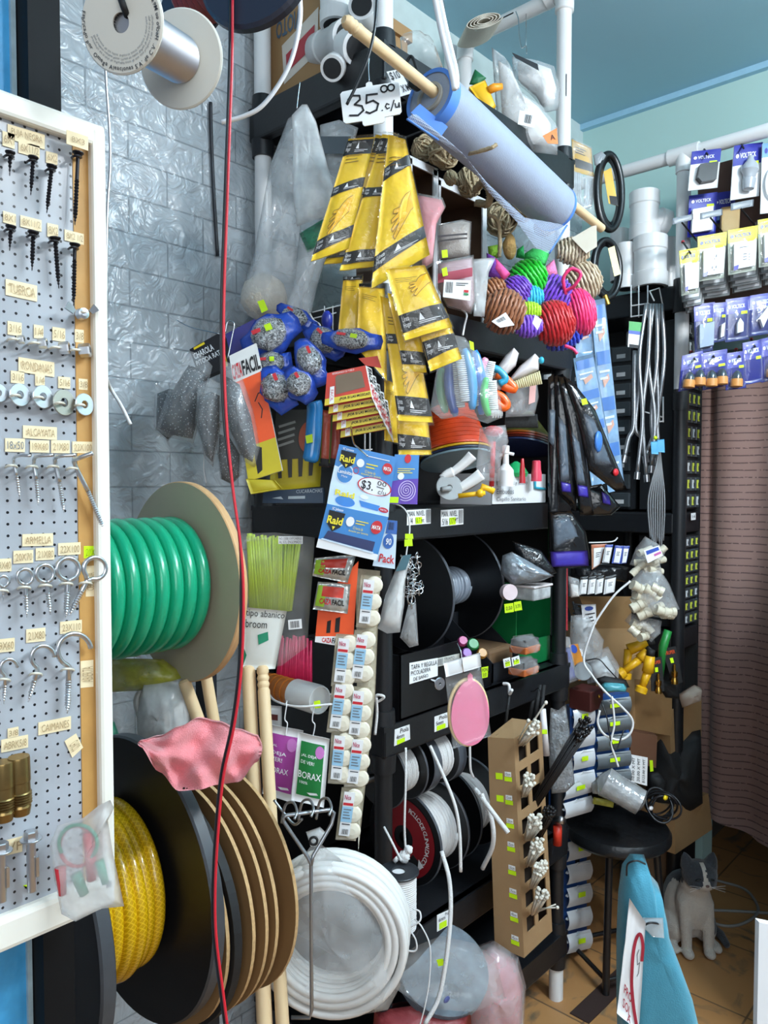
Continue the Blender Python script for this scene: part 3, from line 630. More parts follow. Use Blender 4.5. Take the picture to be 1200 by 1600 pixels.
# things on the wall side below the green reel
YG = mat('yellow_green_bag', '#a8a83a', .3, alpha=.7, bump=.5)
m = MB(YG); m.pillow([on(x, y, 1.38) for x, y in [(165, 1028), (255, 1030), (292, 1058), (250, 1078), (165, 1082)]], .03, .3, seed=5); S('yellow_bag', 'crumpled yellow green plastic bag under the green hose reel', 'bag', m)
MOPY = mat('grey_mop_yarn', '#b9b7b3', .9, var=.2, vs=50, bump=.4, bs=200)
m = MB(MOPY); rd = random.Random(4)
for i in range(24):
    x = 222+74*i/23; k = rd.uniform(-5, 5); d = 1.36+.03*abs(i-12)/12
    m.tube(pxcurve([(248+(x-258)*.2, 1062, d+.02), (x-6+k, 1090, d-.02), (x+k, 1130, d-.02), (x+k*.5, 1175, d)], d, 5), .0045, 6)
fm = MB(MILKY); fm.pillow([on(x, y, 1.37) for x, y in [(225, 1062), (285, 1060), (304, 1110), (302, 1180), (214, 1180), (214, 1110)]], .045, .2, seed=8)
T('mop_head', 'grey yarn mop head bagged in clear plastic below the green reel', 'mop', [('yarn', m), ('film', fm)])
m = MB(FILM); m.pillow([on(x, y, 1.40) for x, y in [(168, 1085), (240, 1075), (225, 1120), (215, 1165), (165, 1165)]], .04, .3, seed=9); m.use(mat('green_stripe_print', '#1f9c78', .4)).tube([on(172, 1130, 1.37), on(185, 1165, 1.37)], .008, 8); S('clear_bag', 'flattened clear bag with a green edge left of the mop head', 'bag', m)
def handle(label, x0, y0, x1, y1, d0, d1, r, rings=0, g=None):
    a, b = on(x0, y0, d0), on(x1, y1, d1); m = MB(WOOD); ax = b-a; L = ax.length
    pr = [(r*.6, 0), (r*.95, .004)]
    for i in range(rings): pr += [(r, .012+.012*i), (r*.82, .017+.012*i), (r, .022+.012*i)]
    pr += [(r, L-.001), (r*.8, L)]; m.lathe(a, ax, pr, 20); return S('wooden_handle', label, 'handle', m, g)
handle('pale wooden pole leaning below the green reel, left of the rack post', 287, 1062, 330, 1180, 1.36, 1.36, .0115, g='wooden poles by the reels'); handle('short wooden pole touching the rack post under the green reel', 322, 1055, 338, 1150, 1.40, 1.40, .011, g='wooden poles by the reels')
# ================================================================== SHELVING UNIT
LV = [(2.325, 2.405), (1.815, 1.885), (1.375, 1.445), (.915, .985), (.425, .50), (.13, .20)]
FX = 1.98
parts = []
SHM = mat('black_shelf_plastic', '#16181c', .4, var=.2, bump=.05, bs=150)
for z0, z1 in LV:
    m = MB(SHM); m.span((SX, SY, z1-.012), (FX, YW-.02, z1)); e = .028
    m.box(((SX+FX)/2, SY+e/2, (z0+z1)/2), (FX-SX, e, z1-z0), None, .006); m.box(((SX+FX)/2, YW-.02-e/2, (z0+z1)/2), (FX-SX, e, z1-z0), None, .006)
    m.box((SX+e/2, (SY+YW-.02)/2, (z0+z1)/2), (e, YW-.02-SY, z1-z0), None, .006); m.box((FX-e/2, (SY+YW-.02)/2, (z0+z1)/2), (e, YW-.02-SY, z1-z0), None, .006)
    for k in range(1, 6): m.span((SX+k*(FX-SX)/6-.004, SY+.02, z0+.02), (SX+k*(FX-SX)/6+.004, YW-.04, z1-.01))
    parts.append(('shelf', m))
for x, y, top in [(SX+.024, SY+.024, 2.93), (FX-.024, SY+.024, 2.86), (SX+.024, YW-.045, 2.7), (FX-.024, YW-.045, 2.86)]:
    w = MB(WPVC); w.cyl((x, y, 1.80), (x, y, top), .0205, n=24)
    ft = MB(WPVC).cyl((x, y, .0), (x, y, .14), .0205, n=24); b = MB(BLACK); b.cyl((x, y, .13), (x, y, 1.83), .0195, n=20)
    for z0, z1 in LV: b.cyl((x, y, z0-.035), (x, y, z0+.005), .026, .028, n=20); b.cyl((x, y, z1-.005), (x, y, z1+.03), .027, .0245, n=20)
    parts.append(('upright', w, [('black_tube', b)])); parts.append(('foot', ft))
m = MB(BLACKM); m.span((SX+.01, YW-.024, .2), (FX-.01, YW-.021, 1.86)); parts.append(('back_panel', m)); m = MB(BLACKM); m.span((FX-.012, SY+.06, .2), (FX-.009, YW-.03, 1.80)); parts.append(('side_panel', m))
T('shelving_unit', 'tall black plastic shelving unit with white pipe uprights against the brick wall', 'shelf', parts)
# ================================================================== LOW LEFT END: BROOM, CUPS, SACHETS, HOSE BAG
BRS = mat('lime_broom_bristle', '#b8d21a', .45, var=.25, vs=90, stretch=(1, 1, .05))
m = MB(BRS); rd = random.Random(2)
for i in range(26):
    for k in range(2):
        t = i/25; m.tube([on(392+62*t+rd.uniform(-1, 1), 962-8*t, 1.50+.01*k), on(386+38*t+46*t*t+rd.uniform(-2, 2), 836+8*t*t+rd.uniform(-3, 5), 1.50+.012*k)], [.0042, .0030], 5)
fb = MB(clearfilm('broom_film', .10)); fb.pillow([on(x, y, 1.49) for x, y in [(372, 834), (430, 832), (492, 840), (488, 900), (480, 1010), (440, 1040), (400, 1046), (372, 1045)]], .022, .2, seed=4)
lb = Card([(376, 948), (448, 955), (430, 1045), (378, 1048)], 1.455, .006); l1 = MB(mat('broom_bag_print', '#dfe3df', .4)); lb.body(l1, .001)
t1 = MB(INK); lb.text(t1, 'tipo abanico', .12, .02, .98, .16); lb.text(t1, 'broom', .12, .18, .62, .31); l2 = MB(mat('print_green', '#1f8f6c', .45)); lb.poly(l2, [(.42, .42), (.66, .36), (.70, .5), (.46, .58)], .0012); lb.poly(l2, [(0, .55), (.15, .75), (0, .98)], .0012)
l3 = MB(WHITE); w2 = Card([(435, 838), (473, 838), (473, 850), (435, 850)], 1.45); w2.body(l3, .001); t2 = MB(INK); w2.text(t2, 'NO DEBE EXPONERSE', .04, .1, .96, .45); w2.text(t2, 'AL SOL ENGOMADO', .04, .55, .96, .92)
w3 = Card([(450, 969), (471, 967), (472, 982), (451, 984)], 1.45); w3.body(l3, .001); w3.bars(t2, .15, .15, .85, .85, 10)
T('lime_broom', 'fan broom with lime bristles in a printed clear bag beside the red wire', 'broom', [('bristles', m), ('bag', fb), ('printed_panel', l1, [('lettering', t1), ('green_print', l2)]), ('label', l3, [('lettering', t2)])])
handle('long wooden broom handle left of its twin, running down beside the reels', 388, 1040, 414, 1610, 1.46, 1.30, .0135, g='wooden broom handles'); handle('long wooden broom handle with turned rings at its top', 410, 1040, 442, 1610, 1.45, 1.30, .0115, 3, 'wooden broom handles')
m = MB(mat('magenta_bristle', '#c81e52', .5, var=.25, vs=80)); rd = random.Random(9)
for i in range(22): m.tube([on(432+52*i/21, 1085, 1.62), on(440+44*i/21+rd.uniform(-2, 2), 1002-10*rd.random(), 1.62)], [.006, .003], 5)
S('magenta_broom', 'magenta broom bristles pointing up behind the lime broom', 'broom', m)
# cups lying on a wire shelf
ORC = mat('amber_cup', '#b86a1e', .35, var=.15); a, b = on(418, 1070, 1.62), on(500, 1094, 1.50); ax = (b-a).normalized(); L = (b-a).length
c1 = MB(ORC); R = .026
pr = []
for i in range(5): pr += [(R*.96, L*.55*i/5), (R*1.03, L*.55*(i+.85)/5), (R*1.03, L*.55*(i+1)/5)]
c1.lathe(a, ax, pr, 28); c2 = MB(mat('frosted_cup', '#dadcdc', .35)); c2.lathe(a, ax, [(R*1.0, L*.55), (R*1.1, L*.56), (R*1.12, L*.95), (R*1.05, L), (R*.96, L), (R*.94, L*.96)], 28); s = MB(LIME); Card([(490, 1096), (500, 1094), (502, 1106), (492, 1107)], 1.462).body(s, .0006)
T('cup_stack', 'stack of amber cups capped by a frosted white cup lying on its side', 'cups', [('amber_cup', c1), ('white_cup', c2, [('price_sticker', s)])])
m = MB(WIREW); m.tube(pxcurve([(420, 1082, 1.60), (430, 1095, 1.52), (465, 1104, 1.47), (520, 1100, 1.46)], 1.5), .0022, 8); m.tube(pxcurve([(420, 1082, 1.60), (470, 1078, 1.66), (522, 1086, 1.6)], 1.5), .002, 8)
for x in (447, 490): m.tube([on(x, 1101, 1.475), on(x+3, 1088, 1.60)], .0016, 6)
for x, y in ((448, 1101), (491, 1103)): m.tube(pxcurve([(x, y), (x-3, y+22), (x+1, y+30), (x-2, y+48)], 1.468), .0013, 6)
S('wire_basket_shelf', 'white wire shelf with dangling hooks under the amber cups', 'wire shelf', m)
def sachet(q, d, col, lines, label, seal, g):
    c = Card(q, d, .008, .002, 3); b = MB(mat('sachet_white_film', '#e6e7e8', .35)); c.body(b, .002); p = MB(mat(col+'_sachet', col, .35, var=.1)); c.rect(p, .13, .10, .87, .88, .001)
    t = MB(WHITE); f = mat('sachet_round_seal', seal, .4); p2 = MB(f); c.oval(p2, .74, .21, .14, .09, .0018, 18); 
    for s, u0, v0, u1, v1, i in lines: c.text(t, s, u0, v0, u1, v1, .002, .01)
    c.poly(t, [(.45, .82), (.75, .80), (.80, .83), (.55, .85)], .002)
    return T('borax_sachet', label, 'sachet', [('pouch', b), ('printed_front', p, [('lettering', t), ('round_seal', p2)])], g)
sachet([(417, 1131), (474, 1142), (460, 1256), (410, 1240)], 1.475, '#a8459c', [('¡AL', .2, .24, .34, .28, 0), ('DEJA', .2, .33, .62, .39, 0), ('VER!', .2, .41, .52, .47, 0), ('BORAX', .16, .55, .72, .63, 0)], 'purple borax sachet hanging left of the green one', '#c070b8', 'borax sachets on wire hooks')
sachet([(466, 1144), (515, 1155), (506, 1262), (455, 1250)], 1.445, '#1c7a3c', [('¡AL DEJA', .18, .27, .66, .32, 0), ('DE VER!', .18, .36, .60, .41, 0), ('BORAX', .14, .52, .84, .62, 0), ('100%', .2, .66, .45, .70, 0)], 'green borax sachet hanging right of the purple one', '#3a9a58', 'borax sachets on wire hooks')
m = MB(mat('white_sachet', '#dfe0e2', .4)); Card([(418, 1102), (440, 1104), (440, 1150), (415, 1146)], 1.55, .006).body(m, .002); m.use(mat('maroon_print', '#5b2222', .5)); Card([(424, 1116), (434, 1117), (434, 1126), (424, 1125)], 1.54).body(m, .0006); S('white_sachet', 'small white sachet with a maroon square behind the broom handles', 'sachet', m)
# wire display hook and white hose in its bag
GW = mat('grey_galvanised_wire', '#9a9da1', .35, .8)
m = MB(GW); m.tube([on(x, y, d) for x, y, d in [(455, 1590, 1.20), (484, 1590, 1.20), (487, 1578, 1.20), (486, 1350, 1.20), (480, 1338, 1.20), (444, 1285, 1.20), (442, 1278, 1.20), (447, 1274, 1.20), (516, 1265, 1.24), (522, 1270, 1.24), (518, 1288, 1.24), (489, 1338, 1.20), (486, 1352, 1.20)]], .0030, 10)
for x, y in ((452, 1266), (478, 1262), (506, 1260)): m.tube(pxcurve([(x-12, y+20, 1.25), (x-6, y-8, 1.25), (x+6, y-12, 1.23), (x+12, y+2, 1.21), (x+8, y+14, 1.20)], 1.2), .0022, 8)
m.tube(pxcurve([(428, 1250, 1.26), (445, 1272, 1.25), (460, 1288, 1.24), (472, 1280, 1.22)], 1.2), .0022, 8)
S('wire_display_hook', 'grey bent wire display hook with a triangular top in front of the bagged hose', 'hook', m)
WH = mat('white_tubing', '#dddddb', .4, var=.05); hc = on(520, 1458, 1.36); vx = (V((.60, -.80, 0))).normalized(); vz = V((0, 0, 1)); vn = vx.cross(vz)
if vn.dot(C0-hc) < 0: vn = -vn
m = MB(WH)
for k in range(9):
    for j, R in enumerate((.128, .112, .100)):
        o = hc + vn*(.030-.0085*k) + vz*.004*math.sin(k*2+j)
        m.tube([o+(vx*math.cos(2*PI*i/48)+vz*math.sin(2*PI*i/48))*(R+.002*math.sin(k*1.7+j)) for i in range(48)], .0072, 8, True)
tie_ = MB(BLACKM); tie_.tube([on(490+6*math.cos(t), 1314+6*math.sin(t), 1.31) for t in [i*.5 for i in range(26)]], .0022, 6)
film = MB(clearfilm('hose_bag_film', .24, '#e6eaec', .2)); bpts = [(488, 1318), (500, 1318), (530, 1340), (575, 1395), (612, 1448), (626, 1540), (606, 1578), (540, 1590), (480, 1580), (440, 1560), (428, 1470), (440, 1400), (460, 1358)]
film.pillow([on(x, y, 1.345) for x, y in bpts], .055, .16, 7, 3, 11); knot = MB(MILKY); knot.pillow([on(x, y, 1.33) for x, y in [(485, 1322), (478, 1300), (500, 1292), (512, 1304), (500, 1324)]], .012, .4, seed=2)
T('bagged_hose_coil', 'coil of white tubing tied up in a milky plastic bag on the floor side', 'hose coil', [('tubing', m), ('bag', film), ('bag_neck', knot), ('tie', tie_)])
# ================================================================== HANGING ON THE LEFT END OF THE SHELVES
# tall milky bags under the top shelf
ball = MB(mat('cream_scrub_ball', '#cfc6b8', .9, var=.15, vs=70, bump=.6, bs=160)); ball.ell(on(413, 465, 1.74), .055, .05, .052, rough=.12)
f1 = MB(SMOKE); f1.pillow([on(x, y, 1.72) for x, y in [(450, 185), (470, 172), (492, 260), (502, 340), (490, 430), (462, 492), (405, 503), (370, 482), (396, 400), (422, 258)]], .05, .25, 7, 3, 21)
st = MB(LIME); Card([(402, 471), (412, 468), (419, 484), (409, 489)], 1.665).body(st, .0006)
T('scrub_ball_bag', 'milky bag ending in a round cream scrubber, hung behind the folded milky bag', 'bag', [('film', f1), ('scrubber', ball), ('price_sticker', st)])
f2 = MB(MILKY); f2.pillow([on(x, y, 1.60) for x, y in [(472, 163), (480, 163), (494, 190), (512, 260), (526, 302), (519, 334), (464, 354), (457, 300), (458, 232), (456, 180)]], .016, .35, 7, 3, 13); hk = MB(CHROME); hk.tube(pxcurve([(469, 128), (466, 150), (464, 170)], 1.6), .0012, 6)
T('folded_milky_bag', 'empty folded milky plastic bag hanging from a wire below the top shelf corner', 'bag', [('film', f2), ('wire', hk)])
f3 = MB(SMOKE); f3.pillow([on(x, y, 1.66) for x, y in [(500, 195), (530, 187), (560, 200), (548, 240), (525, 330), (505, 330), (500, 260)]], .02, .3, seed=31); lb = MB(mat('slate_header', '#3e464d', .4)); Card([(500, 213), (548, 213), (545, 240), (502, 240)], 1.632).body(lb, .001)
T('header_bag', 'clear bag with a slate grey header between the milky bag and the yellow glove packs', 'bag', [('film', f3), ('header', lb)])
m = MB(mat('green_cloth_pack', '#1f8a63', .5, alpha=.8, bump=.4)); m.pillow([on(x, y, 1.66) for x, y in [(468, 365), (500, 345), (515, 340), (505, 385), (480, 395)]], .02, .2, seed=2); S('green_pack', 'small green pack showing through the bags behind the yellow glove packs', 'pack', m)
f4 = MB(SMOKE); f4.pillow([on(x, y, 1.68) for x, y in [(470, 340), (520, 335), (510, 400), (495, 450), (480, 520), (440, 500), (460, 440)]], .03, .3, seed=33); S('clear_bag', 'loose clear bag hanging under the folded milky bag', 'bag', f4)
# bags of dark wool pads
DW = bpy.data.materials.new('dark_beaded_pad'); DW.use_nodes = True
def _dw():
    nt = DW.node_tree; N = nt.nodes; L = nt.links; b = N['Principled BSDF']; tc = N.new('ShaderNodeTexCoord'); vo = N.new('ShaderNodeTexVoronoi'); vo.inputs['Scale'].default_value = 190
    L.new(tc.outputs['Object'], vo.inputs[0]); rp = N.new('ShaderNodeValToRGB'); e = rp.color_ramp.elements; e[0].position = .12; e[0].color = lin('#c7ced4'); e[1].position = .3; e[1].color = lin('#2b3138')
    L.new(vo.outputs['Distance'], rp.inputs[0]); L.new(rp.outputs[0], b.inputs['Base Color']); b.inputs['Roughness'].default_value = .45
_dw()
for i, (pts, d, t) in enumerate([
    ([(242, 600), (266, 590), (290, 600), (288, 660), (262, 690), (240, 670)], 1.62, 'leftmost clear bag of dark beaded pads against the brick wall'),
    ([(296, 548), (318, 556), (332, 572), (316, 640), (303, 692), (264, 684), (242, 672), (256, 630), (270, 590)], 1.56, 'widest clear bag of dark beaded pads, left of the red wire'),
    ([(309, 600), (330, 592), (346, 600), (346, 660), (333, 730), (320, 716), (304, 660)], 1.52, 'narrow clear bag of dark beaded pads just left of the red wire'),
    ([(340, 660), (360, 668), (378, 700), (377, 742), (362, 757), (344, 748), (338, 700)], 1.55, 'lowest clear bag of dark beaded pads, below the others behind the red wire'),
    ([(348, 562), (374, 575), (396, 640), (407, 700), (399, 732), (382, 722), (358, 670), (346, 620)], 1.50, 'clear bag of dark beaded pads right of the red wire')]):
    c = (sum(p[0] for p in pts)/len(pts), sum(p[1] for p in pts)/len(pts)); f = MB(clearfilm('pad_film', .19)); f.pillow([on(x, y, d) for x, y in pts], .03, .25, 6, 3, 40+i)
    k = MB(DW); k.pillow([on(c[0]+(x-c[0])*.84, c[1]+8+(y-c[1])*.80, d+.002) for x, y in pts], .028, .2, 6, 2, 50+i)
    T('pad_bag', t, 'bag', [('film', f), ('dark_pads', k)], 'bags of dark beaded pads')
m = MB(CHROME); m.tube(pxcurve([(352, 520), (356, 503), (366, 506), (362, 530), (356, 560)], 1.53), .0016, 6); m.tube(pxcurve([(275, 500), (300, 512), (345, 522)], 1.6), .0012, 6); S('wire_hook', 'white wire hook carrying the bags of dark pads beside the red wire', 'hook', m)
# cord loose end below the pad bags
wire('thin white string hanging on the brick above the green reel', [(320, 700), (318, 730), (322, 755)], 1.56, .001, WC, 'string', 'string')
# bait boxes
c = Card([(296, 546), (346, 518), (372, 566), (312, 592)], 1.62); b = MB(mat('bait_box_black', '#16151b', .4)); c.body(b, .03); t = MB(WHITE); c.text(t, 'CHAROLA', .05, .18, .62, .38, bold=.02); c.text(t, 'P/TODA RATAS', .05, .44, .85, .60, bold=.02); y = MB(YEL); c.rect(y, .12, .02, .45, .09); c.poly(y, [(.62, .98), (.72, .62), (.82, .62), (.75, .98)])
T('bait_tray_box', 'black box lettered CHAROLA behind the bags of dark pads', 'box', [('carton', b), ('lettering', t), ('yellow_print', y)])
c = Card([(352, 522), (398, 498), (412, 560), (366, 580)], 1.60); b = MB(mat('purple_box', '#33307c', .4)); c.body(b, .03); t = MB(WHITE); c.text(t, 'DESHACE', .35, .6, .9, .7); S('purple_box', 'dark purple box behind the blue scourer bags at the wire hook', 'box', b)
# orange and yellow wedge pack
c = Card([(358, 556), (400, 536), (441, 735), (388, 752)], 1.50); b = MB(mat('wedge_white', '#e8e8e6', .4)); c.body(b, .012); o = MB(ORANGE); c.rect(o, 0, .22, 1, .74); y = MB(mat('mustard_print', '#c8b51c', .5)); c.rect(y, 0, .74, 1, 1); t = MB(INK); c.text(t, 'FACIL', .38, .08, 1.0, .2, bold=.03); t.use(RED); c.text(t, 'CAZA', .02, .08, .36, .2, bold=.03); t.use(INK); c.poly(t, [(.3, .74), (.55, .78), (.45, .95), (.3, .97)]); 
c.line(t, [(.6, .42), (.75, .37), (.9, .38)], .001); c.line(t, [(.7, .44), (.78, .5), (.7, .56)], .001)
T('fly_trap_pack', 'tall orange fly trap pack with white lettered top and mustard foot, left of the scourers', 'pack', [('pouch', b, [('orange_print', o), ('mustard_print', y), ('lettering', t)])])
c = Card([(432, 640), (505, 640), (500, 760), (420, 768)], 1.66, .004); b = MB(mat('mustard_carton', '#b9a418', .5)); c.body(b, .01); t = MB(mat('charcoal_print', '#2d2b26', .5)); c.rect(t, 0, 0, 1, .62)
for i in range(4): c.poly(t, [(.1+.22*i, .62), (.2+.22*i, .62), (.24+.2*i, .85), (.17+.2*i, .85)])
g = MB(mat('grey_print', '#7d7d78', .5)); 
for i in range(4): c.poly(g, [(.08, .2+.08*i), (.42, .14+.08*i), (.44, .17+.08*i), (.1, .23+.08*i)], .002)
o = MB(mat('rust_print', '#8c3a1c', .5)); c.oval(o, .72, .35, .2, .2, .002)
T('mustard_trap_carton', 'mustard and black striped trap carton half hidden behind the orange pack', 'carton', [('carton', b), ('dark_print', t, [('grey_stripes', g), ('rust_badge', o)])])
c = Card([(384, 748), (428, 750), (440, 764), (392, 772)], 1.49, .003); m = MB(mat('mustard_bag', '#b6a51d', .45)); c.body(m, .02); S('mustard_bag', 'mustard plastic bag bottom below the orange fly trap pack', 'bag', m)
c = Card([(412, 767), (505, 762), (505, 786), (410, 786)], 1.64); b = MB(mat('petrol_box', '#1d3a55', .4)); c.body(b, .04); t = MB(mat('pale_print', '#b9c7d0', .5)); c.text(t, 'CUCARACHAS', .55, .06, .98, .3); c.poly(t, [(.15, .62), (.3, .5), (.34, .72)]); c.rect(t, .42, .5, .7, .7)
T('roach_bait_box', 'petrol blue box with a syringe picture on the third shelf', 'box', [('carton', b), ('lettering', t)])
# blue bags of steel scourers
SCR = bpy.data.materials.new('steel_scourer'); SCR.use_nodes = True
def _scr():
    nt = SCR.node_tree; N = nt.nodes; L = nt.links; b = N['Principled BSDF']; tc = N.new('ShaderNodeTexCoord'); nz = N.new('ShaderNodeTexNoise'); nz.inputs['Scale'].default_value = 170; nz.inputs['Detail'].default_value = 3; nz.inputs['Distortion'].default_value = 2
    L.new(tc.outputs['Object'], nz.inputs[0]); rp = N.new('ShaderNodeValToRGB'); e = rp.color_ramp.elements; e[0].position = .42; e[0].color = lin('#3b3d42'); e[1].position = .6; e[1].color = lin('#dfe2e6')
    L.new(nz.outputs[0], rp.inputs[0]); L.new(rp.outputs[0], b.inputs['Base Color']); b.inputs['Metallic'].default_value = .7; b.inputs['Roughness'].default_value = .35
    bp = N.new('ShaderNodeBump'); bp.inputs['Distance'].default_value = .006; L.new(nz.outputs[0], bp.inputs['Height']); L.new(bp.outputs[0], b.inputs['Normal'])
_scr()
BLUEF = mat('blue_printed_film', '#2a4fb8', .2, bump=.6, bs=60, clear=.4, var=.2)
for i, (px, py, w, h, an, d, t) in enumerate([(420, 522, 96, 66, -28, 1.54, 'blue bag of steel scourers topmost left, price sticker in its middle'), (462, 494, 70, 34, 30, 1.58, 'blue scourer bag uppermost, folded behind the others'), (505, 532, 70, 50, 40, 1.55, 'blue scourer bag in the middle of the bunch under the wire hook'),
        (548, 530, 96, 42, 4, 1.50, 'blue scourer bag farthest right, in front of the yellow gloves'), (484, 563, 80, 50, 62, 1.50, 'blue scourer bag hanging steeply left of the fly trap boxes'), (424, 567, 66, 46, -10, 1.55, 'blue scourer bag second from the top at the left of the bunch'),
        (432, 606, 78, 60, 62, 1.49, 'blue scourer bag lowest left, over the mustard carton'), (467, 600, 62, 52, 50, 1.47, 'blue scourer bag lowest in the middle of the bunch')]):
    c = on(px, py, d); a = math.radians(an); ex = (RT*math.cos(a)-UP*math.sin(a)); ey = (RT*math.sin(a)+UP*math.cos(a)); W = pm(w, d)/2; H = pm(h, d)/2
    ol = [(-1, -.35), (-1.02, .1), (-.95, .5), (-.6, .62), (-.2, .95), (.25, 1), (.62, .66), (.98, .6), (1.05, .1), (1, -.5), (.6, -.68), (.2, -1), (-.25, -.95), (-.62, -.62)]
    rd = random.Random(i); b = MB(BLUEF); b.pillow([c+ex*x*W*rd.uniform(.92, 1.06)+ey*y*H*rd.uniform(.9, 1.08)+FW*.012 for x, y in ol], H*.30, .35, 5, 2, i)
    k = MB(SCR); R = Matrix((ex, ey, -FW)).transposed(); k.ell(c-FW*H*.08, W*.58, H*.74, H*.42, R, rough=.25, seed=i)
    f = MB(clearfilm('scourer_window', .12, '#f4f6f8', .08)); f.ell(c-FW*H*.10, W*.63, H*.80, H*.46, R, 14, 8, .2, i+3)
    p = MB(RED); cd = Card([c+ex*W*x+ey*H*y-FW*H*.62 for x, y in [(-.45, .35), (-.15, .30), (-.18, .12), (-.46, .15)]], 1); cd.body(p, .001)
    ps = [('bag', b), ('scourer', k), ('window', f), ('red_print', p)]
    if i in (0, 3, 5): s = MB(LIME); Card([c+ex*W*x+ey*H*y-FW*H*.66 for x, y in [(0, .3), (.22, .26), (.20, -.05), (-.02, 0)]], 1).body(s, .0008); ps.append(('price_sticker', s))
    T('scourer_bag', t, 'bag', ps, 'blue bags of steel scourers')
# fly trap cartons
CRD = mat('trap_carton_red', '#c73320', .45); TYE = mat('trap_carton_yellow', '#d8c030', .45)
for i in range(5):
    dx, dy, d = 6.2*i, 12.5*i, 1.45+.012*i
    Q = [(x+dx, y+dy) for x, y in [(511, 583), (571, 571), (581, 620), (507, 634)]]
    c = Card(Q, d); b = MB(CRD); c.body(b, .012); y = MB(TYE); c.rect(y, 0, .80, 1, 1, .0006)
    w = MB(mat('carton_inside', '#7d6a58', .8)); c.poly(w, [(.22, .18), (.26, .13), (.84, .13), (.88, .18), (.9, .66), (.24, .72)], .0007)
    t = MB(INK); c.text(t, '¡POR SI LAS MOSCAS!', .32, .84, .98, .94, bold=.02); t.use(WHITE); c.text(t, 'REGRESANDO SU VUELO', .14, .03, .7, .09); c.rect(t, .10, .45, .2, .98, .0009); t.use(RED); c.text(t, 'FACIL', .12, .55, .18, .9, rot=1)
    sd = Card([(x+dx, y+dy) for x, y in [(571, 571), (581, 576), (590, 641), (581, 620)]], [d, d+.016, d+.016, d]); s = MB(WHITE); sd.body(s, .001); t2 = MB(RED); sd.text(t2, 'CAZA', .2, .50, .8, .95, rot=1, bold=.03); t2.use(INK); sd.text(t2, 'FACIL', .2, .06, .8, .48, rot=1, bold=.03)
    fl = MB(CRD); cf = Card([(x+dx, y+dy) for x, y in [(560, 560), (590, 556), (596, 575), (571, 571)]], d+.01); cf.body(fl, .001)
    T('fly_trap_carton', ['topmost red and yellow fly trap carton with an open window', 'second fly trap carton from the top of the red and yellow stack', 'third fly trap carton in the red and yellow stack', 'fourth fly trap carton, second from the bottom of the stack', 'lowest fly trap carton of the red and yellow stack'][i], 'carton',
      [('carton', b, [('yellow_band', y), ('window', w), ('lettering', t)]), ('side_panel', s, [('lettering', t2)])] + ([('flap', fl)] if i == 0 else []), 'fly trap cartons hanging in a stack')
# packs under the cartons
m = MB(mat('sky_blue_tube', '#2f86c8', .25, clear=.5)); m.tube(curve([on(490, 628, 1.56), on(492, 640, 1.56), on(488, 700, 1.55), on(484, 722, 1.55)], 4), [.012]+[.0165]*11+[.011], 14); s = MB(LIME); Card([(477, 681), (488, 678), (489, 691), (479, 693)], 1.528).body(s, .0008)
T('blue_tube', 'bright blue plastic tube hanging behind the scourer bags', 'tube', [('tube', m), ('price_sticker', s)])
for i, (x, c1, t) in enumerate([(506, '#a8442c', 'rust red stick pack right beside the blue tube'), (521, '#8d3324', 'dark red stick pack behind the upper corner of the blue pad package')]):
    m = MB(mat('stick_pack_%s' % 'ab'[i], c1, .35, bump=.3)); c = Card([(x-3, 640), (x+12, 642), (x+8, 730), (x-8, 728)], 1.56, .006, .001, i); c.body(m, .006); g = MB(mat('stick_pack_green', '#5e6a28', .4)); c.rect(g, .0, .1, .2, .95); k = MB(INK); c.rect(k, 0, .86, 1, 1)
    T('stick_pack', t, 'pack', [('film', m), ('green_stripe', g), ('dark_foot', k)], 'stick packs')
m = MB(WIREW)
for x in (507, 520, 533): m.tube([on(x, 478, 1.68), on(x, 540, 1.68)], .0014, 6)
for y in (482, 492): m.tube([on(488, y+6, 1.68), on(536, y-6, 1.68)], .0014, 6)
for x in (578, 570): m.tube([on(x, 640, 1.62), on(x, 730, 1.62)], .0018, 6)
m.tube([on(556, 705, 1.62), on(582, 702, 1.62)], .0014, 6); m.tube(pxcurve([(484, 490), (490, 500), (500, 508), (497, 520), (507, 512)], 1.6), .0018, 6)
S('wire_rack', 'white wire grid fixed to the left shelf end behind the scourers and gloves', 'wire grid', m)
m = MB(mat('deep_blue_plastic', '#26349a', .35)); m.ell(on(511, 500, 1.62), .012, .012, .02); S('plastic_stopper', 'small deep blue plastic cap hanging on the white wire grid', 'cap', m)
# blue pad package with price oval
LB = mat('pad_blue', '#2d7fc4', .35, var=.05); LBD = mat('pad_deep_blue', '#2460ae', .35); PALE = mat('pad_pale', '#cfe2f2', .4); YT = mat('logo_yellow', '#f0dc2a', .4)
d = 1.43
def shield(c, t, y, u, v, s, k):
    c.poly(t, [(u, v), (u+.95*s, v+.03*k), (u+.85*s, v+.72*k), (u+.45*s, v+1.0*k), (u+.08*s, v+.68*k)], .0014)
    c.text(y, 'Raid', u+.02*s, v+.26*k, u+.92*s, v+.64*k, .002, .03); c.poly(y, [(u+.38*s, v+.74*k), (u+.56*s, v+.74*k), (u+.47*s, v+.92*k)], .002)
A = Card([(530, 694), (619, 714), (609, 780), (516, 757)], d); B = Card([(516, 757), (609, 780), (607, 808), (511, 787)], d-.004); Cc = Card([(511, 787), (607, 808), (588, 876), (494, 855)], d-.03)
a = MB(LB); A.body(a, .0012); b = MB(PALE); B.body(b, .0012); cc = MB(LB); Cc.body(cc, .03)
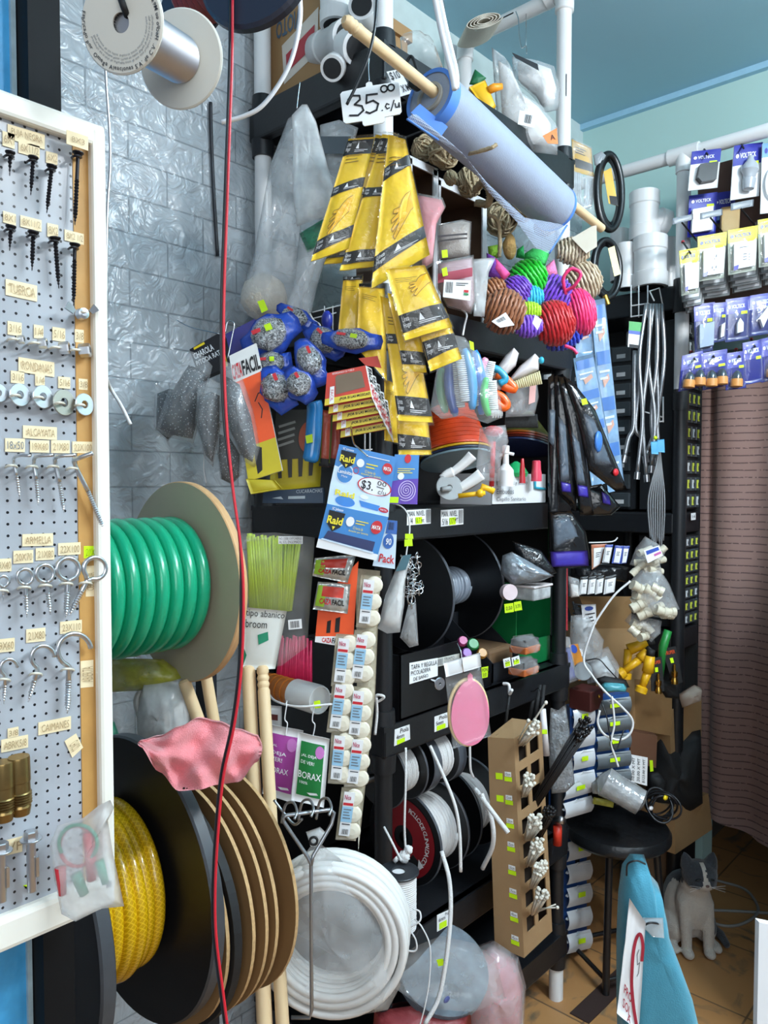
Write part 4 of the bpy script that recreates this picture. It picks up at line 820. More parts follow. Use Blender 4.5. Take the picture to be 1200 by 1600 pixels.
pa = MB(PALE); A.poly(pa, [(0, .52), (.45, .62), (1, .80), (1, 1), (0, 1)], .0006); A.oval(pa, .20, .66, .15, .24, .0011); pa.use(LB); A.oval(pa, .20, .67, .13, .21, .0014)
ta = MB(INK); ya = MB(YT); shield(A, ta, ya, .06, .12, .28, .42); wa = MB(WHITE); A.text(wa, 'SC Johnson', .08, .05, .27, .12, bold=.02); A.text(wa, 'Laminitas', .08, .58, .33, .67, .002, .02); A.text(wa, 'Mata', .15, .70, .25, .75, .002); A.oval(wa, .42, .33, .065, .10, .0012); A.lines(ya, .52, .30, .72, .45, 2); A.text(ya, '12 horas de', .52, .46, .70, .53); A.text(ya, 'duración por laminita', .46, .54, .80, .60)
A.lines(wa, .5, .12, .9, .17, 1); ra = MB(RED); A.oval(ra, .885, .32, .085, .135, .0012); wa.use(WHITE); A.text(wa, 'MATA', .82, .28, .95, .37, .002, .03); A.oval(ra, .37, .53, .05, .08, .0013, 18, .8)
ov = MB(WHITE); A.oval(ov, .72, .80, .275, .19, .0016); A.oval(ra, .72, .80, .285, .205, .0019, 30, .93); A.text(ta, '$3.', .50, .70, .70, .94, .0022, .01); A.text(ta, '00', .76, .64, .91, .75, .0022); A.line(ta, [(.76, .785), (.88, .80)], .0007, .0022); A.text(ta, 'c/u', .79, .83, .92, .95, .0022)
tb = MB(YT); B.text(tb, 'Raid', .1, .15, .42, .45, .0012, .03); tb.use(LB); B.oval(tb, .28, .68, .16, .26, .0008); B.poly(tb, [(.5, .45), (.85, .5), (.82, .8), (.55, .75)], .0008); tb.use(RED); B.oval(tb, .91, .68, .08, .14, .001); tb.use(WHITE); B.oval(tb, .58, .22, .07, .12, .001); B.text(tb, 'MATA', .86, .63, .96, .73, .0015)
tc_ = MB(INK); yc = MB(YT); shield(Cc, tc_, yc, .06, .12, .28, .46); wc = MB(WHITE); Cc.text(wc, 'SC Johnson', .1, .04, .28, .12, bold=.02); Cc.oval(wc, .43, .28, .065, .11, .0012); Cc.text(yc, '12 horas de', .5, .36, .66, .43); Cc.text(yc, 'duración por laminita', .44, .45, .76, .51); Cc.lines(yc, .52, .22, .72, .34, 2); rc = MB(RED); Cc.oval(rc, .86, .28, .09, .15, .0012); Cc.text(wc, 'MATA', .79, .24, .93, .33, .002, .03); Cc.poly(wc, [(0, .80), (1, .86), (1, 1), (0, 1)], .0006)
sl = MB(mat('dark_blue_slot', '#14275c', .35)); Cc.poly(sl, [(.12, .58), (.90, .60), (.90, .82), (.08, .76)], .0014); pc = MB(PALE); Cc.poly(pc, [(.06, .77), (.92, .83), (.92, .87), (.04, .80)], .002)
hk = MB(CHROME); hk.tube(pxcurve([(548, 660, 1.5), (552, 690, 1.43), (560, 700, 1.41), (575, 713, 1.405)], 1.42), .0017, 8)
T('mosquito_pad_package', 'blue mosquito pad package with a red ringed price oval, hung at the shelf corner', 'package', [('header_panel', a, [('pale_print', pa), ('black_print', ta), ('yellow_print', ya), ('white_print', wa), ('red_print', ra), ('price_oval', ov)]), ('fold_panel', b, [('printing', tb)]), ('box', cc, [('black_print', tc_), ('yellow_print', yc), ('white_print', wc), ('red_print', rc), ('slot', sl), ('pale_edge', pc)]), ('hook', hk)])
c = Card([(600, 812), (621, 814), (617, 889), (582, 884)], 1.47); b = MB(PALE); c.body(b, .01); t = MB(LBD); c.rect(t, .3, .0, 1, .28); c.oval(t, .55, .44, .3, .16, .001); t.use(WHITE); c.text(t, '90', .4, .38, .72, .52, .002, .02); t.use(RED); c.text(t, 'Pack', .22, .72, .95, .9, .002, .02); t.use(INK); c.bars(t, .4, .04, .8, .2, 8)
T('refill_pack', 'pale blue pack marked 90 and Pack behind the mosquito pad package', 'package', [('card', b), ('printing', t)])
c = Card([(617, 710), (655, 711), (652, 788), (605, 787)], 1.49); b = MB(LB); c.body(b, .02); t = MB(mat('violet_print', '#5b34a8', .4)); c.poly(t, [(0, .55), (.4, .5), (1, .48), (1, 1), (0, 1)], .0006); w = MB(mat('pale_violet', '#d9c9f0', .4))
sp = []
for i in range(110): sp.append((.60+.34*(i/110)*math.cos(i*.25), .72+.22*(i/110)*math.sin(i*.25)))
c.line(w, sp, .0008, .0014); w.use(YT); c.lines(w, .2, .28, .85, .40, 3); w.use(RED); c.oval(w, .55, .08, .13, .09, .0012); w.use(WHITE); c.oval(w, .35, .44, .12, .07, .0012); w.use(LIME); c.rect(w, .05, .86, .36, .98, .0015)
T('mosquito_coil_box', 'blue and violet box with a white spiral right of the mosquito pad package', 'box', [('carton', b, [('violet_print', t), ('printing', w)])])
# sachets, trap card, mothball blisters
FOIL = mat('foil_sachet', '#c7cac6', .25, .5, bump=.7, bs=70); 
for i, (q, t) in enumerate([([(492, 872), (557, 866), (543, 911), (488, 900)], 'upper foil bait sachet hanging below the mosquito pad package'), ([(497, 909), (548, 913), (543, 959), (489, 952)], 'lower foil bait sachet over the orange trap card')]):
    c = Card(q, 1.46, .010, .003, i); b = MB(FOIL); c.body(b, .004); g = MB(mat('sachet_green', '#9ac63a', .4)); c.rect(g, .04, .1, .3, .85); r = MB(CRD); c.rect(r, .18, .12, .82, .48, .001); k = MB(INK); c.text(k, 'FACIL', .52, .55, .88, .75, .002, .03); k.use(RED); c.text(k, 'CAZA', .15, .55, .5, .75, .002, .03)
    T('bait_sachet', t, 'sachet', [('pouch', b, [('green_print', g), ('red_panel', r), ('lettering', k)])], 'foil bait sachets')
c = Card([(498, 940), (560, 877), (551, 1013), (492, 1003)], 1.475); b = MB(ORANGE); c.body(b, .003); w = MB(WHITE); c.rect(w, 0, .86, 1, 1); t = MB(RED); c.text(t, 'CAZA', .18, .885, .44, .975, .0016, .03); t.use(INK); c.text(t, 'FACIL', .45, .885, .74, .975, .0016, .03); t.use(LIME); c.rect(t, .78, .88, .99, .98, .0014); t.use(INK); c.text(t, '6.', .82, .9, .9, .97, .002); h = MB(BLACKM); c.rect(h, .28, .58, .38, .80); c.rect(h, .5, .58, .62, .80)
T('trap_card', 'orange trap card with two slots and a white lettered foot', 'card', [('card', b), ('white_foot', w, [('lettering', t)]), ('slot', h)])
BF = mat('blister_film', '#d8d0b8', .25, alpha=.55, bump=.3); TAB = mat('white_tablet', '#e4ddca', .5)
for i, (x, y, an, t) in enumerate([(576, 940, 3, 'top one of the strip, right of the foil sachets'), (537, 1032, 3, 'left one of the second row, under the orange trap card'), (565, 1026, 4, 'right one of the second row'), (531, 1104, 4, 'left one of the third row, beside the amber cups'), (560, 1114, 3, 'right one of the third row, near the white string knot'),
       (531, 1184, 2, 'left one of the fourth row, right of the green sachet'), (558, 1190, 4, 'right one of the fourth row'), (545, 1272, 4, 'lowest one, hanging over the bagged hose coil')]):
    d = 1.475-.004*(i % 2); sk = an; c = Card([(x-15+sk, y-42), (x+17+sk, y-40), (x+15-sk, y+42), (x-17-sk, y+40)], d, .004, .001, i); b = MB(BF); c.body(b, .001)
    tb = MB(TAB)
    for k in (-26, 0, 26): tb.lathe(on(x+7-k*.07, y+k, d-.004), FW*-1, [(.0155, -.004), (.0165, 0), (.0145, .004), (.006, .006)], 20)
    l = Card([(x-10+sk*.8, y-35), (x+7+sk*.8, y-33), (x+4-sk*.8, y+35), (x-13-sk*.8, y+33)], d-.013); p = MB(WHITE); l.body(p, .0012, 4, 4); pt = MB(mat('label_sky', '#9cc9e6', .45)); l.rect(pt, 0, .33, 1, .68); pt.use(RED); l.rect(pt, .05, .24, .95, .30, .001); pt.use(mat('crimson_ink', '#b02050', .5)); l.text(pt, 'Nice', .1, .06, .7, .17, bold=.02); pt.use(INK); l.bars(pt, .25, .84, .85, .96, 8); l.rect(pt, .15, .72, .9, .74, .001); pt.use(GREY); l.lines(pt, .15, .38, .85, .64, 4, .0014)
    T('tablet_blister', 'blister of white tablets, ' + t, 'blister pack', [('film', b), ('tablet', tb), ('label', p, [('printing', pt)])], 'blisters of white tablets hanging in a strip')
m = MB(BF); Card([(556, 888), (594, 892), (586, 1090), (560, 1330)], 1.487, .002, .003, 4).body(m, .0012); S('blister_backing_strip', 'long cloudy plastic strip behind the tablet blisters', 'plastic strip', m)
# ================================================================== YELLOW GLOVE PACKS
GY = mat('yellow_latex', '#f4c616', .45, var=.12, vs=18, bump=.5, bs=45); GYD = mat('yellow_latex_card', '#f0b60a', .5, var=.06); GBL = mat('pack_black_band', '#1a1b1f', .4); GF = clearfilm('glove_pack_film', .03, '#fbf6e6', .08, .6, 60)
def glove(q, d, label, bands, hand=None, i=0, txt=True):
    c = Card(q, d, .007, .005, i*1.7); b = MB(GY); c2 = Card(q, d, .006, .005, i*1.7); s = c2.q; cen = sum(s, V())/4; c2.q = [cen+(p-cen)*.95 for p in s]; c2.body(b, .004)
    f = MB(GF); c.puff = .009; c.body(f, .006); k = MB(GBL); w = MB(WHITE); o = MB(GYD); n = MB(mat('brown_print', '#6b4a10', .6))
    for (v0, v1, sl) in bands:
        c2.grid = None; k.grid(lambda a, bb: c2.P(a, v0+(v1-v0)*bb+sl*a, .0012), 8, 3)
        if v1-v0 > .05 and txt:
            h = v1-v0; c2.text(w, 'Línea', .05, v0+h*.15+sl*.1, .2, v0+h*.45+sl*.1, .0028, 0, 0, sl*.15); c2.text(w, 'Hogar', .05, v0+h*.5+sl*.1, .22, v0+h*.85+sl*.1, .0028, 0, 0, sl*.17)
            c2.poly(w, [(.40, v0+h*.62+sl*.4), (.46, v0+h*.2+sl*.45), (.52, v0+h*.65+sl*.5)], .003); c2.lines(w, .38, v0+h*.72+sl*.6, .85, v0+h*.92+sl*.6, 2, .003)
    if hand:
        u, v, sc = hand; P = [(0, .55), (.15, .5), (.5, .3), (.9, .05), (.98, .12), (.7, .36), (1.0, .22), (1.05, .3), (.75, .46), (1.05, .4), (1.06, .48), (.75, .56), (.98, .58), (.96, .66), (.65, .66), (.5, .8), (.3, .9), (0, .95)]
        P = [(u+sc*(1-x), v+sc*.7*(1-y)) for x, y in P]; c2.poly(o, [(min(1, max(0, a)), bb) for a, bb in P], .0014); c2.line(n, P, .0004, .0022)
    c2.lines(n, .15, .16, .7, .24, 3, .002, .2)
    return T('glove_pack', label, 'glove pack', [('glove', b, [('printed_panel', o), ('fine_print', n)]), ('film', f), ('black_band', k, [('lettering', w)])], 'yellow rubber glove packs')
GL = [([(536, 430), (568, 428), (562, 545), (526, 535)], 1.545, 'yellow glove pack with black text and recycling sign, hanging lowest left behind the cartons', [(.0, .06, 0)], None),
 ([(560, 440), (602, 440), (606, 600), (556, 545)], 1.525, 'yellow glove pack with recycling sign right of its twin behind the cartons', [(0, .05, 0)], None),
 ([(600, 590), (626, 600), (624, 695), (600, 690)], 1.55, 'narrow yellow glove pack squeezed behind the two lowest ones', [], None),
 ([(616, 620), (668, 640), (676, 712), (622, 714)], 1.50, 'yellow glove pack lowest of all, its band just above the violet spiral box', [(.62, .90, 0)], None),
 ([(592, 458), (640, 470), (679, 665), (622, 662)], 1.46, 'long yellow glove pack with hand print right of the fly trap cartons', [(.80, .95, .0), (.30, .38, -.02)], (.35, .45, .5)),
 ([(604, 455), (648, 460), (668, 585), (630, 583)], 1.45, 'yellow glove pack with a small black band below the big pair', [(.74, .91, 0)], None),
 ([(640, 470), (696, 480), (724, 562), (672, 583)], 1.43, 'yellow glove pack farthest right, overhanging the bag of blue brushes', [(.58, .85, -.08)], None),
 ([(600, 418), (664, 412), (710, 512), (632, 535)], 1.41, 'wide yellow glove pack with hand print and black band at the shelf corner', [(.66, .90, -.04)], (.45, .12, .5)),
 ([(588, 205), (612, 208), (560, 412), (503, 418)], 1.47, 'second yellow glove pack from the left in the upper bunch', [(.03, .15, 0), (.42, .48, 0), (.86, .96, 0)], None),
 ([(545, 212), (588, 209), (545, 392), (483, 413)], 1.45, 'leftmost yellow glove pack of the upper bunch', [(.02, .15, 0), (.40, .48, -.03), (.84, .95, -.05)], (.25, .5, .5)),
 ([(598, 204), (624, 208), (590, 420), (528, 428)], 1.455, 'third yellow glove pack from the left in the upper bunch', [(.03, .15, 0), (.40, .47, 0), (.87, .96, 0)], None),
 ([(606, 204), (634, 213), (674, 402), (578, 457)], 1.43, 'biggest yellow glove pack of the upper bunch, facing us below the price card', [(.22, .31, -.08), (.80, .90, -.05)], (.35, .42, .5))]
for i, (q, d, t, bands, hand) in enumerate(GL): glove(q, d, t, bands, hand, i)
for (cx, cy) in ((550, 484), (578, 485)):
    pass
# price cards at the shelf corner
c = Card([(531, 143), (623, 126), (628, 178), (537, 194)], 1.40); b = MB(WHITE); r = .07
b.prism([c.P(u, v) for u, v in [(.04, .02), (.5-.06, .0), (.5-.05, -.10), (.5, -.14), (.5+.05, -.10), (.5+.06, 0), (.96, .02), (1, .08), (1, .92), (.96, .99), (.70, 1.0), (.70, 1.12), (.66, 1.16), (.35, 1.16), (.32, 1.1), (.32, 1.0), (.04, .99), (0, .92), (0, .08)]], -c.n*.0025)
t = MB(INK)
c.line(t, [(.12, .30), (.2, .2), (.32, .24), (.32, .36), (.22, .48), (.34, .56), (.36, .7), (.26, .82), (.12, .78)], .0017); c.line(t, [(.62, .28), (.44, .26), (.42, .5), (.54, .46), (.62, .58), (.58, .76), (.46, .82), (.40, .76)], .0017); c.oval(t, .675, .80, .014, .02, .001, 12)
for u in (.74, .86): c.line(t, [(u+.055*math.cos(k*.52), .17+.10*math.sin(k*.52)) for k in range(13)], .0014)
c.line(t, [(.80, .66), (.76, .62), (.735, .7), (.76, .78), (.80, .76)], .0011); c.line(t, [(.82, .86), (.89, .56)], .0011); c.line(t, [(.90, .66), (.91, .78), (.95, .78), (.97, .66), (.975, .8)], .0011)
ts = MB(CHROME); ts.tube(pxcurve([(577, 128), (576, 100), (580, 70)], 1.40), .0008, 6)
T('price_card', 'white hanging price card hand lettered 35.00 c/u above the glove packs', 'price card', [('card', b, [('lettering', t)]), ('string', ts)])
c = Card([(604, 112), (624, 108), (645, 145), (622, 152)], 1.50); b = MB(WHITE); c.body(b, .001); t = MB(INK); c.text(t, '$10', .1, .05, .8, .4, bold=.01); c.text(t, 'X M', .45, .62, .98, .9, bold=.02); T('price_tag', 'small price tag reading $10 X M on the white upright under the mesh roll', 'price tag', [('card', b), ('lettering', t)])
# ================================================================== TOP SHELF
# carton and pipe fittings on the top shelf
xk = SX+.055; c = Card([V((xk, 1.515, 2.80)), V((xk, 1.312, 2.80)), V((xk, 1.312, 2.407)), V((xk, 1.515, 2.407))], 1); b = MB(KRAFT); c.body(b, .10); t = MB(mat('carton_blue_print', '#4a6278', .6)); c.text(t, 'VIOTO', .18, .46, .62, .57, bold=.02, rot=3); l = MB(mat('carton_label', '#d8cfc4', .5)); c.poly(l, [(.28, .62), (.92, .52), (.9, .78), (.32, .86)]); l.use(mat('carton_label_red', '#b2303c', .5)); c.poly(l, [(.36, .69), (.86, .61), (.85, .73), (.37, .80)], .002)
T('carton', 'brown shipping carton with a red label on the left of the top shelf', 'carton', [('box', b), ('lettering', t), ('shipping_label', l)])
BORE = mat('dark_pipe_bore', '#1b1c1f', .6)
def fitting(a, b, r, label, branch=None, mtl=WPVC, g='white pipe fittings on the top shelf', name='pipe_fitting'):
    a, b = V(a), V(b); ax = (b-a).normalized(); L = (b-a).length; m = MB(mtl)
    m.lathe(a, ax, [(r*.8, .0), (r*1.06, 0), (r*1.08, .002), (r*1.08, L*.28), (r, L*.3), (r, L*.72), (r*1.06, L*.74), (r*1.06, L), (r*.8, L)], 32)
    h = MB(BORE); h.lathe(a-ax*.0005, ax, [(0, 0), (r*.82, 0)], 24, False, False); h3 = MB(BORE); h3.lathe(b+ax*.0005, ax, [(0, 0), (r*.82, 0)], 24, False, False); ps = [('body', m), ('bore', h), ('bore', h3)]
    if branch:
        p, q = (a+b)/2, V(branch); bx = (q-p).normalized(); k = MB(mtl); Lb = (q-p).length
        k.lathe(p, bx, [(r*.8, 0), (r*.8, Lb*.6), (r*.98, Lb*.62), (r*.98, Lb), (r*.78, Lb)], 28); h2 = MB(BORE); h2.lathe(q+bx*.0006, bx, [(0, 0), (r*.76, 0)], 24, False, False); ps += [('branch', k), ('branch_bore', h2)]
    return T(name, label, 'pipe fitting', ps, g)
fitting(on(522, -40, 1.72), on(524, 40, 1.72), .033, 'upright white pipe coupling standing next to the brown carton on the top shelf')
fitting(on(500, 80, 1.80), on(545, 58, 1.66), .036, 'white pipe tee with its branch turned right below the upright coupling', on(560, 75, 1.62))
fitting(on(565, 8, 1.66), on(585, 60, 1.8), .028, 'white pipe coupling with a dark open end near the corner upright'); fitting(on(519, 107, 1.62), on(535, 92, 1.72), .024, 'small white pipe ring lying at the shelf rim under the tee')
m = MB(KRAFT); m.span((1.36, 1.30, 2.406), (1.52, 1.46, 2.62)); m.span((1.352, 1.29, 2.62), (1.528, 1.47, 2.65)); S('brown_box', 'plain brown box standing behind the corner upright on the top shelf', 'carton', m)
m = MB(FILM); m.pillow([on(x, y, 1.72) for x, y in [(625, 58), (655, 52), (680, 72), (694, 110), (660, 118), (628, 105)]], .05, .3, seed=7); S('clear_bag', 'round clear bag on the top shelf right of the corner upright', 'bag', m)
# mesh roll on a dowel
RN, RF_ = on(672, 152, 1.42), on(868, 326, 1.80); rax = (RF_-RN).normalized(); RL = (RF_-RN).length; RR = .053
MESHM = bpy.data.materials.new('insect_mesh'); MESHM.use_nodes = True
def meshmat(M, a0, a1):
    nt = M.node_tree; N = nt.nodes; L = nt.links; b = N['Principled BSDF']; b.inputs['Base Color'].default_value = lin('#9da7bd'); b.inputs['Roughness'].default_value = .5
    tc = N.new('ShaderNodeTexCoord'); sp = N.new('ShaderNodeSeparateXYZ'); L.new(tc.outputs['Object'], sp.inputs[0])
    w = [mathn(nt, 'SINE', mathn(nt, 'MULTIPLY', sp.outputs[i], 1500)) for i in (0, 2)]
    k = mathn(nt, 'GREATER_THAN', mathn(nt, 'MAXIMUM', w[0], w[1]), .55); fac = mathn(nt, 'ADD', mathn(nt, 'MULTIPLY', k, a1-a0), a0)
    tr = N.new('ShaderNodeBsdfTransparent'); ms = N.new('ShaderNodeMixShader'); L.new(fac, ms.inputs[0]); L.new(tr.outputs[0], ms.inputs[1]); L.new(b.outputs[0], ms.inputs[2]); L.new(ms.outputs[0], N['Material Output'].inputs[0])
meshmat(MESHM, .34, .85); BLED = mat('blue_selvedge', '#4d7fd0', .5)
ROLLM = mat('rolled_mesh', '#949db0', .55, var=.06, vs=40, bump=.15, bs=400)
m = MB(ROLLM); m.lathe(RN, rax, [(RR*.55, .002), (RR*1.0, 0), (RR*1.0, RL), (RR*.55, RL)], 48)
e = MB(BLED); e.lathe(RN, rax, [(RR*.86, -.002), (RR*1.012, -.002), (RR*1.012, .022)], 48, True, False); e.lathe(RN, rax, [(RR*1.01, RL-.008), (RR*1.012, RL+.001), (RR*.6, RL+.002)], 48, True, False)
k = MB(mat('grey_card_tube', '#9a958c', .7)); k.lathe(RN, rax, [(RR*.42, .03), (RR*.42, -.004), (RR*.52, -.004), (RR*.55, .01)], 32, True, False)
top = [(655, 182, 1.39), (700, 222, 1.45), (760, 285, 1.56), (820, 340, 1.67), (886, 352, 1.79)]; bot = [(636, 186, 1.36), (690, 222, 1.43), (727, 248, 1.49), (763, 300, 1.56), (806, 345, 1.63), (836, 386, 1.70), (858, 396, 1.75)]
def pl(P, t):
    t *= len(P)-1; i = min(int(t), len(P)-2); f = t-i; return [P[i][j]+(P[i+1][j]-P[i][j])*f for j in range(3)]
def shf(u, v): a, b = on(*pl(top, u)), on(*pl(bot, u)); return a.lerp(b, v)-FW*.012*math.sin(PI*v)
s = MB(MESHM); s.grid(shf, 40, 8); eb = MB(BLED); eb.tube([shf(1, v/8) for v in range(9)], .0022, 6); eb.tube([shf(u/20, 1) for u in range(4)], .0022, 6)
fl = MB(BLED); fl.grid(lambda u, v: on(*[(a+(b-a)*u) for a, b in zip((642+14*v, 176-14*v, 1.38), (690+10*v, 212-14*v, 1.42))]), 4, 3)
dw = MB(WOOD); A_, B_ = on(537, 30, 1.24), on(940, 357, 1.93); dx = (B_-A_).normalized(); dw.lathe(A_, dx, [(.006, 0), (.0105, .006), (.0115, .012), (.0095, .017), (.0115, .022), (.0095, .027), (.0115, .032), (.0105, .04), (.0105, (B_-A_).length)], 20)
cl = MB(BLACKM); cl.lathe(on(654, 130, 1.40)-dx*.012, dx, [(.013, 0), (.0145, .0), (.0145, .014), (.013, .014)], 20); cl.tube(pxcurve([(630, 108, 1.45), (642, 88, 1.45), (650, 105, 1.43), (655, 125, 1.40)], 1.4), .003, 6)
T('mosquito_mesh_roll', 'roll of pale blue mosquito mesh on a wooden dowel across the shelves', 'mesh roll', [('mesh_roll', m, [('blue_edge', e), ('card_tube', k)]), ('loose_mesh', s, [('blue_edge', eb)]), ('mesh_corner', fl), ('dowel', dw), ('clip', cl)])
# white pipe frame above
pf = V((FX-.024, SY+.024, 2.86)); pb = V((FX-.024, YW-.10, 2.86)); m = MB(WPVC); m.cyl(pf+V((0, .03, 0)), pb-V((0, .03, 0)), .021, n=24)
e = MB(WPVC); e.tube(curve([pf-V((0, 0, .05)), pf-V((0, 0, .02)), pf+V((0, .012, .008)), pf+V((0, .04, .008)), pf+V((0, .06, .004))], 5), .026, 20)
e2 = MB(WPVC); e2.tube(curve([pb-V((0, .06, 0)), pb-V((0, .03, 0)), pb-V((0, .005, .012)), pb-V((0, 0, .04)), pb-V((0, 0, .06))], 5), .026, 20); d_ = MB(WPVC); d_.cyl(pb-V((0, 0, .05)), V((pb.x, pb.y, 2.41)), .021, n=24)
k = MB(INK); k.box(pf.lerp(pb, .55)+V((-.0208, 0, .0)), (.0008, .07, .004)); k.box(V((pf.x-.0135, pf.y-.0158, 2.60)), (.004, .0008, .06))
T('pvc_pipe_rack', 'white plastic pipe frame with elbows rising above the shelves to the ceiling', 'pipe frame', [('rail', m), ('elbow', e), ('elbow', e2), ('post', d_), ('printed_mark', k)])
CANV = mat('cream_canvas', '#cfc8ba', .9, var=.1, bump=.3, bs=300); m = MB(CANV); cc = on(757, 32, 2.15); pts = []
for i in range(90):
    a = i*.28; q = .25+.75*i/90; pts.append(cc+RT*math.cos(a)*.052*q+UP*(math.sin(a)*.019*q+math.cos(a)*.014*q))
vs = [];  n = len(pts); D = FW*.11+V((0, .02, .02))
for p in pts: vs += [p, p+D]
m.add(vs, [[2*i, 2*i+2, 2*i+3, 2*i+1] for i in range(n-1)], True)
th = [p+(p-cc).normalized()*.0032 for p in pts]; vs = []
for p, q in zip(pts, th): vs += [p, q]
m.add(vs, [[2*i, 2*i+1, 2*i+3, 2*i+2] for i in range(n-1)]); m.add([p for q in th for p in (q, q+D)], [[2*i, 2*i+2, 2*i+3, 2*i+1] for i in range(n-1)], True)
S('rolled_canvas', 'flat roll of cream canvas lying on the white pipe frame', 'cloth roll', m)
COT = mat('white_cotton', '#e6e6e6', .9, var=.05, bump=.6, bs=50)
def cotton(pts, d, label, seed, extra=()):
    f = MB(SMOKE); f.pillow([on(x, y, d) for x, y in pts], .035, .3, 6, 3, seed); cx = sum(p[0] for p in pts)/len(pts); cy = sum(p[1] for p in pts)/len(pts)
    k = MB(COT); k.pillow([on(cx+(x-cx)*.8, cy+(y-cy)*.8, d) for x, y in pts], .032, .4, 6, 2, seed+1); return T('cotton_bag', label, 'bag', [('film', f), ('cotton', k)]+list(extra), 'bags of white cotton on the pipe frame')
l = MB(WHITE); c = Card([(812, 172), (840, 178), (835, 200), (809, 194)], 1.93); c.body(l, .001); t = MB(INK); c.bars(t, .35, .2, .75, .8, 8)
o = MB(mat('orange_tag', '#f08a4a', .5)); c = Card([(848, 212), (870, 200), (872, 225), (856, 224)], 1.93); c.body(o, .001); t2 = MB(INK); c.text(t2, 'A', .4, .3, .8, .7)
cotton([(768, 74), (788, 88), (798, 135), (850, 170), (872, 200), (871, 242), (835, 238), (800, 236), (776, 180)], 1.99, 'lower clear bag of white cotton with barcode and orange tag', 61, [('barcode_label', l, [('barcode', t)]), ('orange_tag', o, [('lettering', t2)])])
cotton([(800, 88), (838, 94), (866, 104), (876, 140), (872, 172), (852, 176), (838, 152), (802, 122)], 2.03, 'upper clear bag of white cotton right under the wire hook', 63)
m = MB(CHROME); m.tube(pxcurve([(806, 18, 2.2), (810, 30, 2.15), (811, 50, 2.12), (815, 74, 2.1), (822, 72, 2.08), (823, 84, 2.06)], 2.1), .0016, 6); m.tube([on(822, 22, 2.2), on(822, 72, 2.1)], .0012, 6); S('wire_hook', 'thin wire hook dangling from the white pipe frame over the cotton bags', 'hook', m)
m = MB(mat('black_header', '#20242a', .5)); Card([(800, 82), (840, 100), (842, 110), (805, 90)], 1.98).body(m, .001); S('bag_header', 'dark folded header card on top of the cotton bags', 'card', m)
YT2 = mat('yellow_tool_body', '#efb91a', .4); m = MB(YT2); c = Card([(733, 136), (758, 125), (775, 166), (764, 178)], 1.86, .006); c.body(m, .03); o = MB(mat('orange_tip', '#f59a1e', .4)); o.tube([on(762, 142, 1.86), on(772, 137, 1.86), on(785, 135, 1.86)], [.009, .010, .007], 12)
T('yellow_tool', 'yellow plastic tool with an orange tip behind the mesh roll', 'tool', [('body', m), ('tip', o)])
m = MB(mat('dark_green_leaf', '#14633a', .5)); m.pillow([on(x, y, 1.9) for x, y in [(733, 132), (742, 108), (760, 122), (748, 134)]], .008, .2); S('green_scrap', 'dark green plastic piece behind the yellow tool and pipe elbow', 'plastic piece', m)
# ================================================================== SECOND SHELF: TWINE, CLOTHS, ROPE
JUTE = mat('jute_twine', '#a89678', .95, var=.3, vs=120, bump=.6, bs=300)
def ball(px, py, d, R, label, n=14, sq=.8, tail=None, mtl=JUTE, r=.0027, seed=0, g='jute twine balls on the second shelf'):
    rd = random.Random(seed); n *= 2; c = on(px, py, d); m = MB(mtl); m.ell(c, R*.86, R*.86, R*.78, rough=.15, seed=seed)
    for i in range(n):
        ax = V((rd.gauss(0, 1), rd.gauss(0, 1), rd.gauss(0, .6))).normalized(); x = ax.orthogonal().normalized(); y = ax.cross(x); q = R*rd.uniform(.78, 1.04); off = ax*R*rd.uniform(-.3, .3)
        m.tube([c+off+V((1, 1, sq))*0+(x*math.cos(t)+y*math.sin(t))*q*(1+.05*math.sin(3*t+i)) for t in [k*2*PI/22 for k in range(22)]], r, 6, True)
    ps = [('winding', m)]
    if tail: k = MB(mtl); k.tube(pxcurve(tail, d), r*1.5, 7, lobes=3, twist=400); ps.append(('loose_end', k))
    return T('twine_ball', label, 'twine', ps, g)
ball(694, 238, 1.72, .034, 'jute twine ball with a thick loose end pointing right across the mesh', 16, .8, [(708, 246, 1.66), (735, 240, 1.5), (765, 232, 1.45), (776, 226, 1.45)], seed=1)
ball(662, 232, 1.76, .026, 'jute twine ball at the far left of the second shelf, dark behind', 12, seed=2); ball(704, 278, 1.72, .014, 'small knotted jute twine end on the white edged carton', 8, seed=3, r=.003); ball(733, 285, 1.82, .032, 'jute twine ball touching the carton top edge', 14, seed=4)
ball(783, 342, 1.95, .040, 'jute twine ball half covered by the loose mesh', 14, seed=5); ball(816, 322, 1.92, .034, 'jute twine ball seen through the loose mesh', 14, seed=6); ball(851, 353, 2.0, .026, 'pale twine ball at the right end of the loose mesh', 12, seed=7)
m = MB(JUTE); m.tube(pxcurve([(742, 298, 1.75), (755, 285, 1.72), (765, 300, 1.72), (762, 318, 1.74), (745, 318, 1.78)], 1.74), .009, 10, lobes=3, twist=300); m.tube(pxcurve([(762, 335, 1.76), (778, 345, 1.76), (781, 380, 1.77), (780, 402, 1.78)], 1.77), .005, 8, lobes=3, twist=400); S('jute_rope_loop', 'thick jute rope looped beside the white edged carton corner', 'rope', m)
m = MB(mat('loofah', '#b3925a', .95, var=.3, vs=90, bump=.8, bs=160)); m.ell(on(796, 386, 1.80), .016, .016, .030, rough=.15); S('loofah', 'brown oval loofah standing behind the coloured ropes', 'loofah', m)
